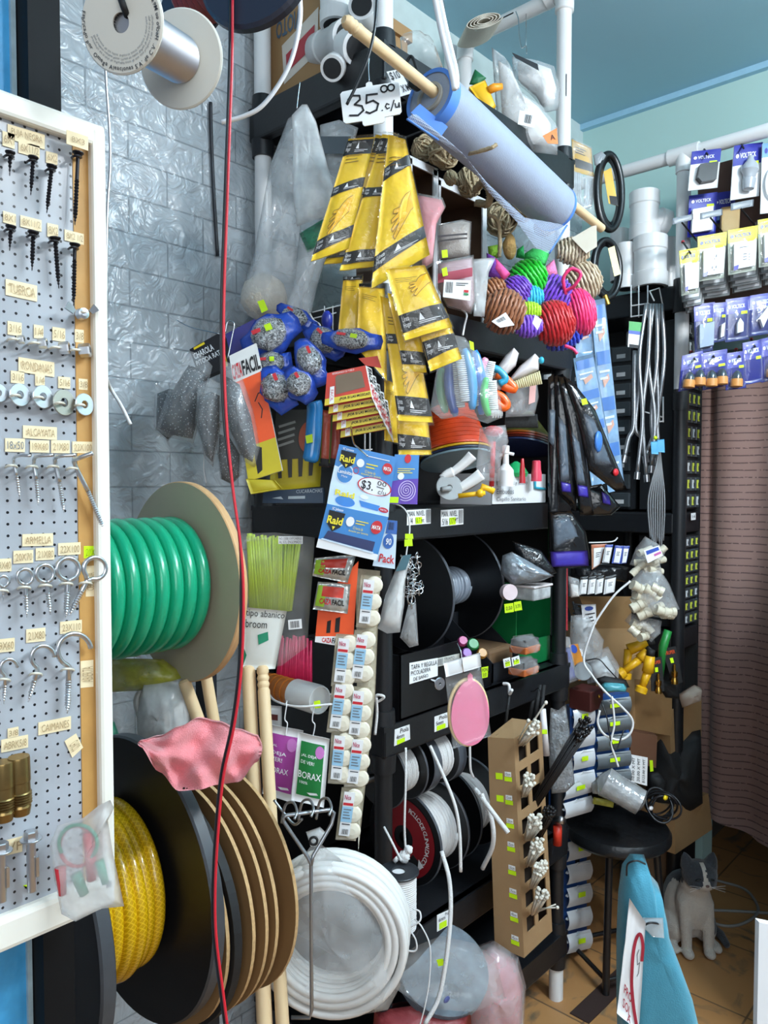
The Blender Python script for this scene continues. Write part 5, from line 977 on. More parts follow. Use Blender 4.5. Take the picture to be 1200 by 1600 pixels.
for nm, pts, d, col, t in [('green_sponge', [(762, 385), (778, 382), (782, 402), (764, 406)], 1.82, '#8ec640', 'lime sponge left of the loofah'), ('green_sponge', [(808, 390), (818, 383), (820, 405), (806, 402)], 1.82, '#2fae5c', 'small green sponge right of the loofah'), ('green_sponge', [(820, 396), (832, 388), (860, 392), (852, 415), (838, 418), (818, 404)], 1.84, '#43c864', 'large green sponge above the green rope'),
        ('pink_sponge', [(842, 425), (866, 405), (872, 430), (850, 436)], 1.88, '#ee7fae', 'pink sponge right of the large green sponge'), ('purple_sponge', [(760, 395), (774, 402), (798, 428), (782, 440), (762, 432)], 1.74, '#7b3fa8', 'purple and pink sponge above the brown rope')]:
    m = MB(mat('sponge'+col[1:], col, .85, bump=.5, bs=220)); m.pillow([on(x, y, d) for x, y in pts], .016, .1, 4, 3, len(t)); 
    if nm == 'purple_sponge': m.use(mat('pink_face', '#e8569a', .8)); m.pillow([on(x, y, d-.01) for x, y in [(774, 402), (798, 428), (788, 438), (770, 420)]], .010, .1, 3, 2, 3)
    S(nm, t, 'sponge', m)
def hank(px, py, d, w, h, ang, col, label, n=8, r=.0042, open_=1.5*PI, seed=0, tw=500):
    """n parallel strands arching over an axis that points along ang in the view"""
    mt = mat('rope'+col[1:], col, .4, var=.15, vs=60, sheen=.2); rd = random.Random(seed); c = on(px, py, d); a = math.radians(ang); ex = RT*math.cos(a)+UP*math.sin(a); ey = UP*math.cos(a)-RT*math.sin(a); W = pm(w, d)/2; H = pm(h, d)/2; m = MB(mt)
    for lay in range(2):
        for i in range(n):
            o = (i/(n-1)*2-1); k = math.sqrt(max(.12, 1-.75*o*o)); q = (1 if lay == 0 else .78)
            P = [c+ex*(o*W*.86+rd.uniform(-.03, .03)*W) + ey*math.cos(t)*H*k*q*rd.uniform(.97, 1.03) - FW*math.sin(t)*H*.75*k*q for t in [-.5+open_*.0+j*(PI+1.0)/26 for j in range(27)]]
            m.tube(P, r, 7, lobes=3, twist=tw, depth=.25)
    m.ell(c-FW*H*.1, W*.80, H*.78, H*.50, Matrix((ex, ey, -FW)).transposed())
    b = MB(mt); b.tube([c+ex*math.cos(t)*W*.2+FW*.004+ey*math.sin(t)*H*.5 for t in [j*.5 for j in range(14)]], r, 6)
    return T('rope_hank', label, 'rope', [('strands', m), ('binding', b)], 'coloured rope hanks on the second shelf')
hank(788, 487, 1.70, 66, 66, -20, '#8f5632', 'brown twisted rope hank with a barcode label at the front of the shelf', 10, .0050, seed=1); hank(770, 452, 1.74, 40, 30, 30, '#9a6038', 'small brown rope end on top of the brown hank', 7, .0046, seed=12)
hank(824, 436, 1.80, 62, 56, 35, '#17c22c', 'bright green rope hank on top of the pile', 9, .0046, seed=2); hank(808, 456, 1.76, 46, 48, 40, '#6d3bb4', 'purple rope hank between the brown and cyan ones', 9, .0042, seed=3); hank(830, 464, 1.76, 38, 30, 5, '#2fb4dc', 'cyan rope hank above the lime one', 8, .0042, seed=4)
hank(827, 486, 1.75, 36, 26, 0, '#a6d61c', 'lime rope hank squeezed under the cyan one', 8, .0042, seed=5); hank(826, 510, 1.74, 44, 32, 5, '#8450d4', 'violet rope hank lowest, at the shelf rim', 8, .0042, seed=6); hank(812, 484, 1.79, 30, 46, 10, '#5f35a4', 'purple rope hank behind the lime one', 7, .0042, seed=13)
hank(862, 462, 1.83, 62, 62, -30, '#6a2fb8', 'large purple rope hank right of the cyan one', 10, .0044, seed=7); hank(866, 505, 1.78, 62, 68, 18, '#b9121e', 'deep red rope hank at the front right of the pile', 11, .0048, seed=8); hank(905, 488, 1.84, 48, 72, 12, '#e83274', 'hot pink rope hank overhanging the shelf end', 10, .0046, seed=9)
hank(880, 528, 1.84, 62, 34, 18, '#2f46c8', 'blue rope hank under the red one', 9, .0042, seed=10); hank(895, 392, 1.93, 54, 40, 0, '#cdbfa6', 'upper beige cord hank behind the pink rope', 10, .0040, seed=11); hank(910, 440, 1.94, 60, 60, 25, '#c3b096', 'frayed beige cord hank behind the pink rope', 10, .0040, seed=14)
m = MB(mat('ropee83274', '#e83274', .4)); m.tube(pxcurve([(884, 460, 1.8), (880, 435, 1.78), (893, 420, 1.77), (907, 428, 1.77), (898, 446, 1.78), (882, 456, 1.80)], 1.8), .0045, 8, lobes=3, twist=500); m.tube(pxcurve([(882, 540, 1.8), (895, 545, 1.8), (902, 553, 1.8)], 1.8), .004, 8); S('pink_rope_loop', 'loose hot pink rope loop above the red hank', 'rope', m)
for q, t, s_ in [([(768, 502), (790, 488), (804, 508), (782, 512)], 'white barcode tag on the brown rope hank', 1), ([(836, 492), (847, 500), (840, 516), (832, 505)], 'white paper tag between the violet and red rope hanks', 0)]:
    c = Card(q, 1.655); b = MB(WHITE); c.body(b, .001); k = MB(INK); 
    if s_: c.bars(k, .2, .15, .75, .45, 9)
    T('rope_tag', t, 'tag', [('paper', b), ('printing', k)] if s_ else [('paper', b)])
# white edged carton with cloths
def bay(px0, px1, y0a, y0b, y1a, y1b, label, dep=.16):
    Y = SY+.035; tl, tr, br, bl = on(px0, y0a, ('Y', Y)), on(px1, y0b, ('Y', Y)), on(px1, y1b, ('Y', Y)), on(px0, y1a, ('Y', Y)); x0, x1 = tl.x, tr.x; z1 = tl.z; z0 = 1.886
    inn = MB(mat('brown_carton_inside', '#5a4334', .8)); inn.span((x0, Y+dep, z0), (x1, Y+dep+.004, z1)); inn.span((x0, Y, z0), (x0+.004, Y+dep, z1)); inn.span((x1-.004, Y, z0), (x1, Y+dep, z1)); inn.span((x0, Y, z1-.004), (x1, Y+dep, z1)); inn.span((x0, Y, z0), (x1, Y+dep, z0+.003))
    ed = MB(mat('white_taped_edge', '#d3d2d6', .4, bump=.3)); w = .014; ed.span((x0-.002, Y-.003, z1-w), (x1+.002, Y+.001, z1+.002)); ed.span((x1-w, Y-.003, z0), (x1+.002, Y+.001, z1)); ed.span((x0-.002, Y-.003, z0), (x0+.006, Y+.001, z1)); ed.span((x1-.001, Y-.003, z0), (x1+.003, Y+dep, z1+.002)); ed.span((x0-.002, Y-.003, z1-.002), (x1+.003, Y+dep, z1+.003))
    return T('open_carton', label, 'carton', [('walls', inn), ('taped_edge', ed)], 'open cartons with white taped edges')
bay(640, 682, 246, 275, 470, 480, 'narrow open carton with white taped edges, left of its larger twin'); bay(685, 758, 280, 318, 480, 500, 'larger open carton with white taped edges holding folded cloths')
def pack(pts, d, th, mtl, label, name, cat, seed=0, extra=(), film=.9):
    m = MB(mtl); m.pillow([on(x, y, d) for x, y in pts], th, .15, 5, 3, seed); cx = sum(p[0] for p in pts)/len(pts); cy = sum(p[1] for p in pts)/len(pts)
    f = MB(FILM); f.pillow([on(cx+(x-cx)*1.08, cy+(y-cy)*1.08, d) for x, y in pts], th*1.15, .3, 5, 3, seed+5); return T(name, label, cat, [('cloth', m), ('film', f)]+list(extra))
pack([(652, 305), (690, 312), (695, 325), (682, 350), (676, 410), (660, 420), (656, 360)], 1.60, .018, mat('pink_cloth_pack', '#d98a94', .8, bump=.3), 'pink cloth pack in clear film beside the biggest glove pack', 'cloth_pack', 'cloth pack', 3)
GC_ = mat('grey_woven_cloth', '#b3aba4', .9, var=.1, bump=.5, bs=260); k = MB(mat('dark_stripe', '#4a4648', .9)); c = Card([(684, 368), (730, 364), (730, 376), (684, 382)], 1.625, .004); c.rect(k, 0, 0, 1, .3); c.rect(k, 0, .6, 1, .8); s = MB(LIME); Card([(690, 391), (699, 390), (700, 402), (691, 403)], 1.62).body(s, .0008)
pack([(685, 352), (722, 345), (735, 348), (733, 400), (686, 405)], 1.66, .02, GC_, 'grey folded cloth with two dark stripes in clear film', 'cloth_pack', 'cloth pack', 4, [('dark_stripe', k), ('price_sticker', s)])
RC_ = mat('red_woven_cloth', '#b89aa0', .9, var=.35, vs=50, bump=.5, bs=260, stretch=(1, 1, 6)); k = MB(mat('wine_stripe', '#a04a58', .9)); c = Card([(684, 428), (738, 418), (738, 432), (684, 443)], 1.60, .004); c.rect(k, 0, 0, 1, 1); s = MB(LIME); Card([(690, 420), (698, 417), (700, 430), (692, 432)], 1.59).body(s, .0008)
l = MB(WHITE); c = Card([(694, 437), (736, 438), (735, 470), (692, 464)], 1.585); c.body(l, .001); t = MB(INK); c.bars(t, .08, .12, .34, .72, 9); c.lines(t, .45, .15, .9, .35, 2); t.use(RED); c.rect(t, .75, .5, .92, .62, .0014); t.use(mat('tag_green', '#2c8a5a', .5)); c.rect(t, .75, .66, .92, .76, .0014)
pack([(684, 412), (738, 402), (742, 470), (735, 488), (700, 478), (684, 450)], 1.64, .024, RC_, 'red striped woven cloth with a barcode label in clear film', 'cloth_pack', 'cloth pack', 5, [('wine_stripe', k), ('price_sticker', s), ('barcode_label', l, [('printing', t)])])
m = MB(MILKY); m.pillow([on(x, y, 1.66) for x, y in [(738, 405), (775, 402), (764, 425), (757, 495), (740, 494)]], .008, .4, 6, 3, 6); S('clear_bag', 'stiff clear film flaring right of the striped cloth pack', 'bag', m)
m = MB(WC); m.tube(pxcurve([(722, 484, 1.70), (729, 492, 1.69), (726, 508, 1.69), (723, 524, 1.68)], 1.69), .0022, 8); S('white_hook', 'white wire hook bent over the second shelf rim', 'hook', m)
# ================================================================== THIRD SHELF: BRUSHES, FUNNELS, PUMPS
def brush(x0, y0, x1, y1, d, w, col, bcol, label, side=1, br=.014, nm='scrub_brush', g='plastic scrub brushes hanging in clear bags', hole=False):
    a, b = on(x0, y0, d), on(x1, y1, d); ax = (b-a).normalized(); sx = ax.cross(FW).normalized()*side; L = (b-a).length; h = MB(mat('brush'+col[1:], col, .3, clear=.4)); P = curve([a, a.lerp(b, .33)-sx*.006, a.lerp(b, .66)-sx*.006, b], 5)
    h.tube(P, [w*.55]+[w*(.8+.3*math.sin(PI*i/(len(P)-1))) for i in range(1, len(P)-1)]+[w*.5], 12)
    q = MB(mat('bristle'+bcol[1:], bcol, .7)); n = int(L/.0055)
    for i in range(n):
        for k in (-1, 0, 1):
            p = a.lerp(b, .12+.76*i/n)+FW*k*w*.5; q.tube([p, p+sx*(w*.7+br)], [.0016, .0022], 5)
    return T(nm, label, 'brush', [('handle', h), ('bristles', q)], g)
brush(703, 560, 712, 650, 1.60, .010, '#274a94', '#dfe6ee', 'navy scrub brush leftmost in the clear bag under the gloves'); brush(726, 545, 738, 640, 1.585, .010, '#3f9fdc', '#dfe6ee', 'light blue scrub brush in the middle of the bag', -1); brush(742, 548, 752, 648, 1.60, .010, '#2f7fd0', '#e6eaf0', 'blue scrub brush behind the middle one', -1)
brush(760, 590, 764, 650, 1.58, .008, '#35c45a', '#f0f2f0', 'green scrub brush with white bristles right of the blue ones', 1); brush(760, 560, 752, 600, 1.62, .009, '#f0a0b8', '#f0f0f0', 'pink scrub brush partly hidden above the green one', 1); brush(690, 575, 697, 645, 1.62, .009, '#35a45a', '#c7d6e6', 'dark green edged scrub brush farthest left behind the navy one')
f = MB(FILM); f.pillow([on(x, y, 1.575) for x, y in [(695, 520), (726, 527), (760, 570), (782, 622), (786, 652), (762, 662), (724, 650), (690, 655), (672, 640), (680, 590)]], .035, .25, 7, 3, 17); s = MB(LIME); Card([(733, 532), (740, 535), (741, 548), (735, 545)], 1.55).body(s, .0008); T('brush_bag', 'clear bag holding the coloured scrub brushes below the glove packs', 'bag', [('film', f), ('price_sticker', s)])
def lb_(pts, d, r, mtl, label, name='brush_handle', extra=()): m = MB(mtl); m.tube(pxcurve(pts, d, 5), r, 12); return T(name, label, 'brush', [('body', m)]+list(extra))
m = MB(mat('orange_grip', '#f0641e', .3)); m.tube(pxcurve([(775, 585), (790, 592), (803, 606), (800, 608), (785, 603)], 1.66, 4), .009, 12); t2 = MB(mat('teal_grip', '#2f9cc0', .3)); t2.tube(pxcurve([(765, 574), (778, 578), (790, 592), (780, 600)], 1.655, 4), .008, 12); w = MB(mat('bristleefefef', '#efefef', .7)); w.pillow([on(x, y, 1.67) for x, y in [(766, 592), (790, 606), (780, 610), (764, 604)]], .01, .3)
T('loop_handle_brush', 'brush with a teal and orange loop handle poking right out of the bag', 'brush', [('orange_grip', m), ('teal_grip', t2), ('bristles', w)])
m = MB(mat('orange_grip', '#f0641e', .3)); m.tube(pxcurve([(771, 614), (784, 620), (792, 632), (786, 637), (774, 628)], 1.66, 4), .009, 12); w = MB(mat('bristleefefef', '#efefef', .7)); 
for i in range(9): w.tube([on(769+i*1.9, 633+i*.4, 1.66), on(768+i*2.0, 650+(i % 2)*3, 1.66)], .0022, 5)
T('orange_brush', 'orange handled brush with white bristles below the loop handled one', 'brush', [('handle', m), ('bristles', w)])
FRW = mat('frosted_white_plastic', '#e0dadb', .35, clear=.3)
for q, t, bc in [([(766, 590), (790, 555), (803, 543), (811, 552), (806, 572), (784, 594)], 'left one of two white handled brushes lying under the second shelf', None), ([(790, 600), (812, 572), (836, 552), (843, 560), (842, 578), (815, 592)], 'right one of two white handled brushes, its straw bristles pointing right', 1)]:
    m = MB(FRW); m.pillow([on(x, y, 1.72) for x, y in q], .022, .02, 6, 4, 1); ps = [('handle', m)]
    if bc:
        w = MB(mat('straw_bristle', '#c9bf96', .8)); 
        for i in range(14):
            for k in range(3): w.tube([on(800+i*3.2, 597-i*1.3, 1.70+.012*k), on(804+i*3.2, 608-i*.6, 1.70+.012*k)], .0026, 5)
        k = MB(mat('teal_clip', '#2fa8c4', .4)); k.ell(on(846, 563, 1.71), .006, .006, .008); ps += [('bristles', w), ('teal_cap', k)]
    T('hand_brush', t, 'brush', ps, 'white hand brushes')
m = MB(mat('black_bristle', '#191817', .8)); 
for i in range(26): m.tube([on(790+i*1.9, 648, 1.95), on(789+i*2.0, 668, 1.94)], .0035, 5)
f = MB(SMOKE); f.pillow([on(x, y, 1.93) for x, y in [(790, 596), (838, 588), (842, 620), (835, 650), (790, 652)]], .02, .25, seed=3); p = MB(mat('pale_pink_print', '#e6b3ae', .5)); Card([(828, 600), (838, 596), (836, 628), (826, 632)], 1.90).body(p, .001); T('bagged_black_brush', 'black bristle brush in a clear bag behind the white handled brushes', 'brush', [('bristles', m), ('film', f), ('printing', p)])
# funnels
def cone(px, py, d, r0, r1, L, ax, mtls, label, ribs=0):
    c = on(px, py, d); ax = V(ax).normalized(); ps = []; m = MB(mtls[0]); pr = [(r0*.9, -.002)]
    N_ = ribs or 1
    for i in range(N_): pr += [(r0+(r1-r0)*i/N_, L*i/N_), (r0+(r1-r0)*(i+.85)/N_, L*(i+.85)/N_), (r0+(r1-r0)*(i+.85)/N_+.0015, L*(i+.95)/N_)]
    m.lathe(c, ax, pr+[(r1, L)], 40); ps.append(('bowl', m))
    for k, mt in enumerate(mtls[1:]): q = MB(mt); q.lathe(c, ax, [(r1*.98, L+.007*k), (r1*1.05, L+.001+.007*k), (r1*1.06, L+.006+.007*k), (r1*.9, L+.0065+.007*k)], 40); ps.append(('rim', q))
    return T('funnel_stack', label, 'funnel', ps)
cone(702, 642, 1.90, .058, .085, .105, (-.12, -.28, -1), [mat('orange_funnel', '#e0491c', .3, clear=.4), mat('orange_funnel', '#e0491c'), mat('yellow_rim', '#d9a41c', .3), mat('navy_rim', '#232a4a', .3), mat('grey_blue_bowl', '#7f97a2', .35)], 'stack of ribbed funnels with the orange one outermost beside the corner upright', 9)
cone(826, 645, 2.2, .012, .078, .08, (-.3, -.05, -1), [mat('olive_funnel', '#4f5226', .35, clear=.3), mat('amber_rim', '#8a4a1c', .25), mat('rust_rim', '#7a2c18', .25), mat('dark_rim', '#4a1a14', .25), mat('navy_rim', '#232a4a')], 'stack of olive and amber funnels above the white box', 3)
m = MB(mat('red_plunger', '#d0303a', .35)); m.tube([on(768, 760, 1.74), on(771, 690, 1.74)], .0058, 12); m.ell(on(771, 674, 1.74), .028, .02, .013); f = MB(SMOKE); f.pillow([on(x, y, 1.72) for x, y in [(750, 668), (790, 664), (795, 690), (783, 720), (782, 752), (748, 752), (744, 730)]], .03, .25, seed=12); T('bagged_plunger', 'red plunger in a clear bag standing left of the white box', 'plunger', [('plunger', m), ('film', f)])
# white lettered box
Yb = SY+.005; a, b = on(768, 742, ('Y', Yb)), on(853, 792, ('Y', Yb)); x0, x1, z1, z0 = a.x, b.x, a.z+.004, 1.446; WB = mat('white_board_box', '#dfe0e2', .5, var=.04); m = MB(WB)
m.span((x0, Yb, z0), (x1, Yb+.003, z1)); m.span((x0, Yb, z0), (x0+.003, Yb+.16, z1)); m.span((x1-.003, Yb, z0), (x1, Yb+.16, z1)); m.span((x0, Yb+.157, z0), (x1, Yb+.16, z1)); m.span((x0, Yb, z0), (x1, Yb+.16, z0+.002))
c = Card([(768, 742), (853, 741), (853, 792), (768, 793)], ('Y', Yb-.001)); t = MB(GREY)
for i, s in enumerate(['Bombas wc y lavabo', 'Embudos', 'Cepillo Sanitario']): c.text(t, s, .08, .18+.25*i, .08+(.55, .3, .52)[i], .34+.25*i)
k = MB(mat('teal_clip', '#2fa8c4', .4)); k.tube([on(836, 742, ('Y', Yb-.004)), on(836, 762, ('Y', Yb-.004)), on(852, 764, ('Y', Yb-.006))], .0035, 8); T('white_box', 'white open box hand lettered Bombas wc y lavabo on the third shelf', 'box', [('walls', m), ('lettering', t), ('teal_clip', k)])
def bottle(px, py, d, prof, col, label, name, cat='bottle', ax=(0, 0, 1)): m = MB(mat('bottle'+col[1:], col, .3, clear=.3)); m.lathe(on(px, py, d), ax, prof, 20); return S(name, label, cat, m)
bottle(790, 760, 1.90, [(.02, 0), (.02, .04), (.008, .055), (.007, .08), (.009, .082), (.009, .1), (.004, .102)], '#e8e8ea', 'white spray pump bottle inside the lettered white box', 'pump_bottle'); m = MB(mat('bottlee8e8ea', '#e8e8ea', .3)); m.tube(pxcurve([(780, 712), (792, 708), (803, 710)], 1.9, 4), .004, 8); S('pump_nozzle', 'white curved pump nozzle above the lettered box', 'nozzle', m)
bottle(806, 745, 2.0, [(.028, 0), (.032, .01), (.02, .03), (.004, .04)], '#1f9a5a', 'green funnel sticking up from the lettered white box', 'green_funnel', 'funnel'); bottle(816, 755, 1.93, [(.008, 0), (.007, .03), (.004, .06), (.003, .062)], '#b3222c', 'thin red nozzle in the lettered white box', 'red_nozzle', 'nozzle'); bottle(838, 752, 2.0, [(.014, 0), (.014, .02), (.012, .03), (.011, .052), (.008, .054)], '#d8445c', 'pinkish red capped bottle at the right end of the white box', 'red_bottle')
# white elbows and yellow tap
for i, (pts, r, t) in enumerate([([(700, 742), (712, 735), (728, 722), (738, 712)], .013, 'upper white angled tap body left of the lettered box'), ([(705, 772), (722, 762), (738, 752), (752, 742)], .015, 'lower white angled tap body left of the lettered box'), ([(690, 748), (698, 742), (708, 738)], .011, 'small white tap body behind the two larger ones')]):
    m = MB(mat('white_tap', '#e4e4e4', .3)); m.tube(pxcurve(pts, 1.70, 4), [r*(.8+.5*k/(len(pts)*4)) for k in range((len(pts)-1)*4+1)], 4 if i < 2 else 12); S('tap_body', t, 'tap', m, 'white tap bodies')
m = MB(mat('dull_grey_metal', '#8d9091', .5)); m.disc(on(702, 762, 1.69), V((-.6, -.75, .3)), .030, .004, .006); m.tube([on(690, 765, 1.67), on(704, 763, 1.68)], .006, 10); S('steel_disc', 'grey metal disc and bolt leaning against the white tap bodies', 'disc', m)
m = MB(mat('yellow_tap', '#e8b41a', .35)); m.tube([on(716, 775, 1.66), on(758, 770, 1.66)], .0055, 10); m.tube([on(752, 772, 1.66), on(754, 760, 1.66), on(772, 768, 1.66)], .007, 10); m.ell(on(750, 771, 1.655), .009, .009, .009); S('yellow_valve', 'yellow plastic valve stem lying in front of the white tap bodies', 'valve', m)
def tag(q, d, lines, label, hl=None, bars=None, name='shelf_label', ink=INK, base=WHITE, off=0):
    c = Card(q, d); b = MB(base); c.body(b, .0008); t = MB(ink)
    for s, u0, v0, u1, v1 in lines: c.text(t, s, u0, v0, u1, v1, .0012)
    h = MB(LIME)
    if hl: c.rect(h, *hl, .0008)
    if bars: c.bars(t, *bars)
    return T(name, label, 'label', [('paper', b)]+([('highlight', h)] if hl else [])+[('lettering', t)], 'handwritten labels on shelf edges')
EY = ('Y', SY-.0015)
tag([(636, 797), (673, 795), (673, 818), (636, 821)], EY, [('MAN. NIVEL', .02, .08, .72, .42), ('1/4', .05, .52, .22, .92), ('10.7 mt', .34, .55, .7, .88)], 'left label on the third shelf edge reading MAN. NIVEL 1/4', (.34, .5, .62, .95), (.78, .05, .97, .92)); tag([(689, 797), (724, 795), (724, 819), (689, 823)], EY, [('MAN. NIVEL', .02, .08, .70, .42), ('5/16', .05, .52, .28, .92), ('13.7 MT', .36, .55, .74, .88)], 'right label on the third shelf edge reading MAN. NIVEL 5/16', (.36, .5, .64, .95), (.76, .05, .97, .92))
# ================================================================== FOURTH SHELF
# big spool of clear level hose
SPB = mat('gloss_black_spool', '#101114', .3, var=.3, vs=12); SPE = mat('spool_rim', '#4a4e55', .4)
def spool(name, label, cat, yc, zc, R, x0, x1, rc, wmat, th=.008, wr=None, turns=0, wname='winding', extra=(), group=None, wx=None, hole=.014):
    def fl(x): 
        m = MB(SPB); m.lathe((x, yc, zc), (1, 0, 0), [(hole, 0), (R-.002, 0)], 64, False, False); m.use(SPE).lathe((x, yc, zc), (1, 0, 0), [(R-.002, 0), (R, .002), (R, th-.002), (R-.002, th)], 64, True, False); m.use(SPB).lathe((x, yc, zc), (1, 0, 0), [(R-.002, th), (hole, th)], 64, False, False); return m
    a, b = wx or (x0+th+.004, x1-.004); c = MB(BLACKM); c.cyl((x0+th, yc, zc), (x1, yc, zc), rc*.8, n=28); w = MB(wmat); winding(w, a, b, yc, zc, rc, wr, turns, 36, wr*.6, int(R*1000)); k = MB(wmat); k.cyl((a-wr*.6, yc, zc), (b+wr*.6, yc, zc), rc, n=32)
    w.v += []; o = len(w.v); w.v += k.v; w.f += [[o+i for i in f] for f in k.f]; w.fm += k.fm; w.fs += k.fs
    return T(name, label, cat, [('flange', fl(x0)), ('flange', fl(x1)), ('core', c), (wname, w)]+list(extra), group)
CLH = mat('clear_hose', '#8f9aa8', .15, var=.1, clear=.6)
spool('hose_spool', 'big glossy black spool with a narrow winding of clear level hose on the fourth shelf', 'spool', 1.262, 1.222, .149, 1.475, 1.690, .046, CLH, wr=.0045, turns=17, wname='clear_hose')
# black crate under it
bx0, bx1 = 1.238, 1.470; m = MB(SPB)
m.span((bx0, SY+.004, .986), (bx1, SY+.009, 1.128)); m.span((bx0, SY+.004, .986), (bx0+.005, 1.40, 1.128)); m.span((bx1-.005, SY+.004, .986), (bx1, 1.108, 1.10)); m.span((bx0, 1.395, .986), (bx1, 1.40, 1.128)); m.span((bx0, SY+.004, .986), (bx1, 1.40, .990))
kn = MB(CHROME); kn.cyl(on(672, 1063, ('Y', SY+.004)), on(682, 1066, ('Y', SY-.025)), .004); kn.disc(on(686, 1068, ('Y', SY-.035)), V((-.3, -1, 0)), .014, .004, .003, 24, .001)
def lcard(q, s, base=WHITE, txt=(), ink=INK, bars=None):
    c = Card(q, s); b = MB(base); c.body(b, .0008); t = MB(ink)
    for a in txt: c.text(t, *a)
    if bars: c.bars(t, *bars)
    return b, t
l1, t1 = lcard([(640, 1036), (684, 1028), (684, 1056), (640, 1069)], ('Y', SY+.002), WHITE, [('TAPA Y REGILLA', .04, .1, .96, .34), ('P/COLADERA', .04, .4, .72, .62), ('DE BAÑO.', .12, .68, .66, .9)]); l2, t2 = lcard([(682, 1029), (718, 1021), (718, 1034), (682, 1042)], ('Y', SY+.0022), mat('old_label', '#cfcfc8', .5), [('TRAPO', .3, .1, .75, .45), ('DESMONTABLE', .3, .52, .95, .85)], GREY, (.03, .1, .25, .9))
T('black_crate', 'black crate lettered TAPA Y REGILLA with a screw knob on the fourth shelf', 'crate', [('walls', m), ('screw_knob', kn), ('label', l1, [('lettering', t1)]), ('small_label', l2, [('lettering', t2)])])
# keys and small bags
m = MB(WC); m.tube(pxcurve([(612, 786, 1.59), (628, 792, 1.57), (638, 806, 1.565), (640, 830, 1.56), (636, 856, 1.56), (634, 872, 1.56)], 1.57), .0016, 6); s = MB(LIME); Card([(633, 834), (645, 834), (646, 842), (633, 842)], 1.545).body(s, .0008); Card([(632, 843), (644, 842), (645, 853), (632, 854)], 1.545).body(s, .0008)
k = MB(CHROME); rd = random.Random(5)
for i in range(26):
    px, py = 641+rd.uniform(-10, 22)*(.4+.6*rd.random()), 868+i*2.7+rd.uniform(-4, 4); d = 1.55+rd.uniform(-.012, .012); R = pm(rd.uniform(4, 7), d); c = on(px, py, d); ax = V((rd.gauss(0, 1), rd.gauss(0, 1), rd.gauss(0, 1))).normalized(); x = ax.orthogonal().normalized(); y = ax.cross(x); k.tube([c+(x*math.cos(a)+y*math.sin(a)*1.3)*R for a in [j*2*PI/12 for j in range(12)]], .0011, 5, True)
    if i % 2: k.tube([c, c-V((rd.uniform(-.004, .004), 0, .020))], .0016, 5)
T('keyring_bunch', 'bunch of shiny key rings on a white wire with lime price stickers', 'key rings', [('hanging_wire', m), ('price_stickers', s), ('key_rings', k)])
def sbag(pts, d, label, mt=None, th=.012, inside=None, name='small_bag', seed=0, extra=()):
    f = MB(mt or MILKY); f.pillow([on(x, y, d) for x, y in pts], th, .25, 6, 3, seed); ps = [('film', f)]
    if inside:
        cx = sum(p[0] for p in pts)/len(pts); cy = sum(p[1] for p in pts)/len(pts); k = MB(inside); k.pillow([on(cx+(x-cx)*.75, cy+6+(y-cy)*.72, d) for x, y in pts], th*.85, .5, 5, 2, seed+1); ps.append(('contents', k))
    return T(name, label, 'bag', ps+list(extra))
h = MB(mat('teal_header', '#3c6470', .4)); Card([(630, 868), (643, 866), (634, 890), (618, 893)], 1.527).body(h, .001); sbag([(628, 870), (642, 868), (634, 905), (632, 945), (625, 988), (605, 990), (590, 982), (602, 930), (617, 893)], 1.54, 'white filled bag with a teal header hanging left of the key rings', None, .014, mat('white_powder', '#e2e2e0', .8), seed=4, extra=[('teal_header', h)])
sbag([(638, 945), (650, 940), (654, 1008), (640, 1012), (625, 996)], 1.55, 'small clear bag of grey bits below the key rings', SMOKE, .008, mat('grey_bits', '#6d6a66', .5, .3, var=.4, vs=120), seed=5)
# right half of the fourth shelf
SLV = mat('silver_film', '#8e979f', .2, .3, bump=.7, bs=60); m = MB(SLV); m.pillow([on(x, y, 1.95) for x, y in [(785, 868), (800, 862), (840, 885), (866, 900), (845, 908), (800, 915), (782, 895)]], .03, .4, 6, 3, 9); S('silver_bag', 'crumpled silvery bag lying right of the black spool', 'bag', m)
m = MB(mat('black_film', '#1c1d20', .25, bump=.6)); m.pillow([on(x, y, 2.0) for x, y in [(800, 845), (845, 860), (870, 895), (850, 905), (815, 890)]], .02, .4, 6, 3, 10); S('black_bag', 'flat black film bag on top of the silvery bag', 'bag', m)
CLB = mat('clear_box_plastic', '#cfd5d9', .15, alpha=.6)
c = on(830, 925, 2.0); m = MB(CLB); m.box(c, (.085, .07, .034), None, .006); l = MB(FRW); l.box(c+V((0, 0, .019)), (.092, .076, .006), None, .002); T('clear_container', 'clear lidded plastic container on the green bin', 'container', [('tub', m), ('lid', l)])
m = MB(mat('pale_pink_roll', '#d8c4c8', .4)); m.lathe(on(792, 925, 1.93), V((-.5, -.8, .1)), [(.008, 0), (.020, 0), (.020, .02), (.008, .02)], 24); S('tape_roll', 'pale pink roll standing between the black spool and the clear container', 'roll', m)
lb, lt = lcard([(788, 944), (802, 942), (803, 956), (789, 958)], 1.90, LIME, [('2.50', .15, .3, .85, .7)]); l2_, lt2 = lcard([(803, 941), (814, 939), (816, 953), (804, 955)], 1.90, LIME, [('3.70', .15, .3, .85, .7)]); T('price_stickers', 'pair of lime price stickers below the clear container', 'price stickers', [('left_sticker', lb, [('lettering', lt)]), ('right_sticker', l2_, [('lettering', lt2)])])
GB = mat('green_bin_plastic', '#0f6a38', .4); a = on(800, 935, ('Y', 1.13)); b = on(860, 1040, ('Y', 1.13)); x0, x1 = a.x+.02, b.x; m = MB(GB)
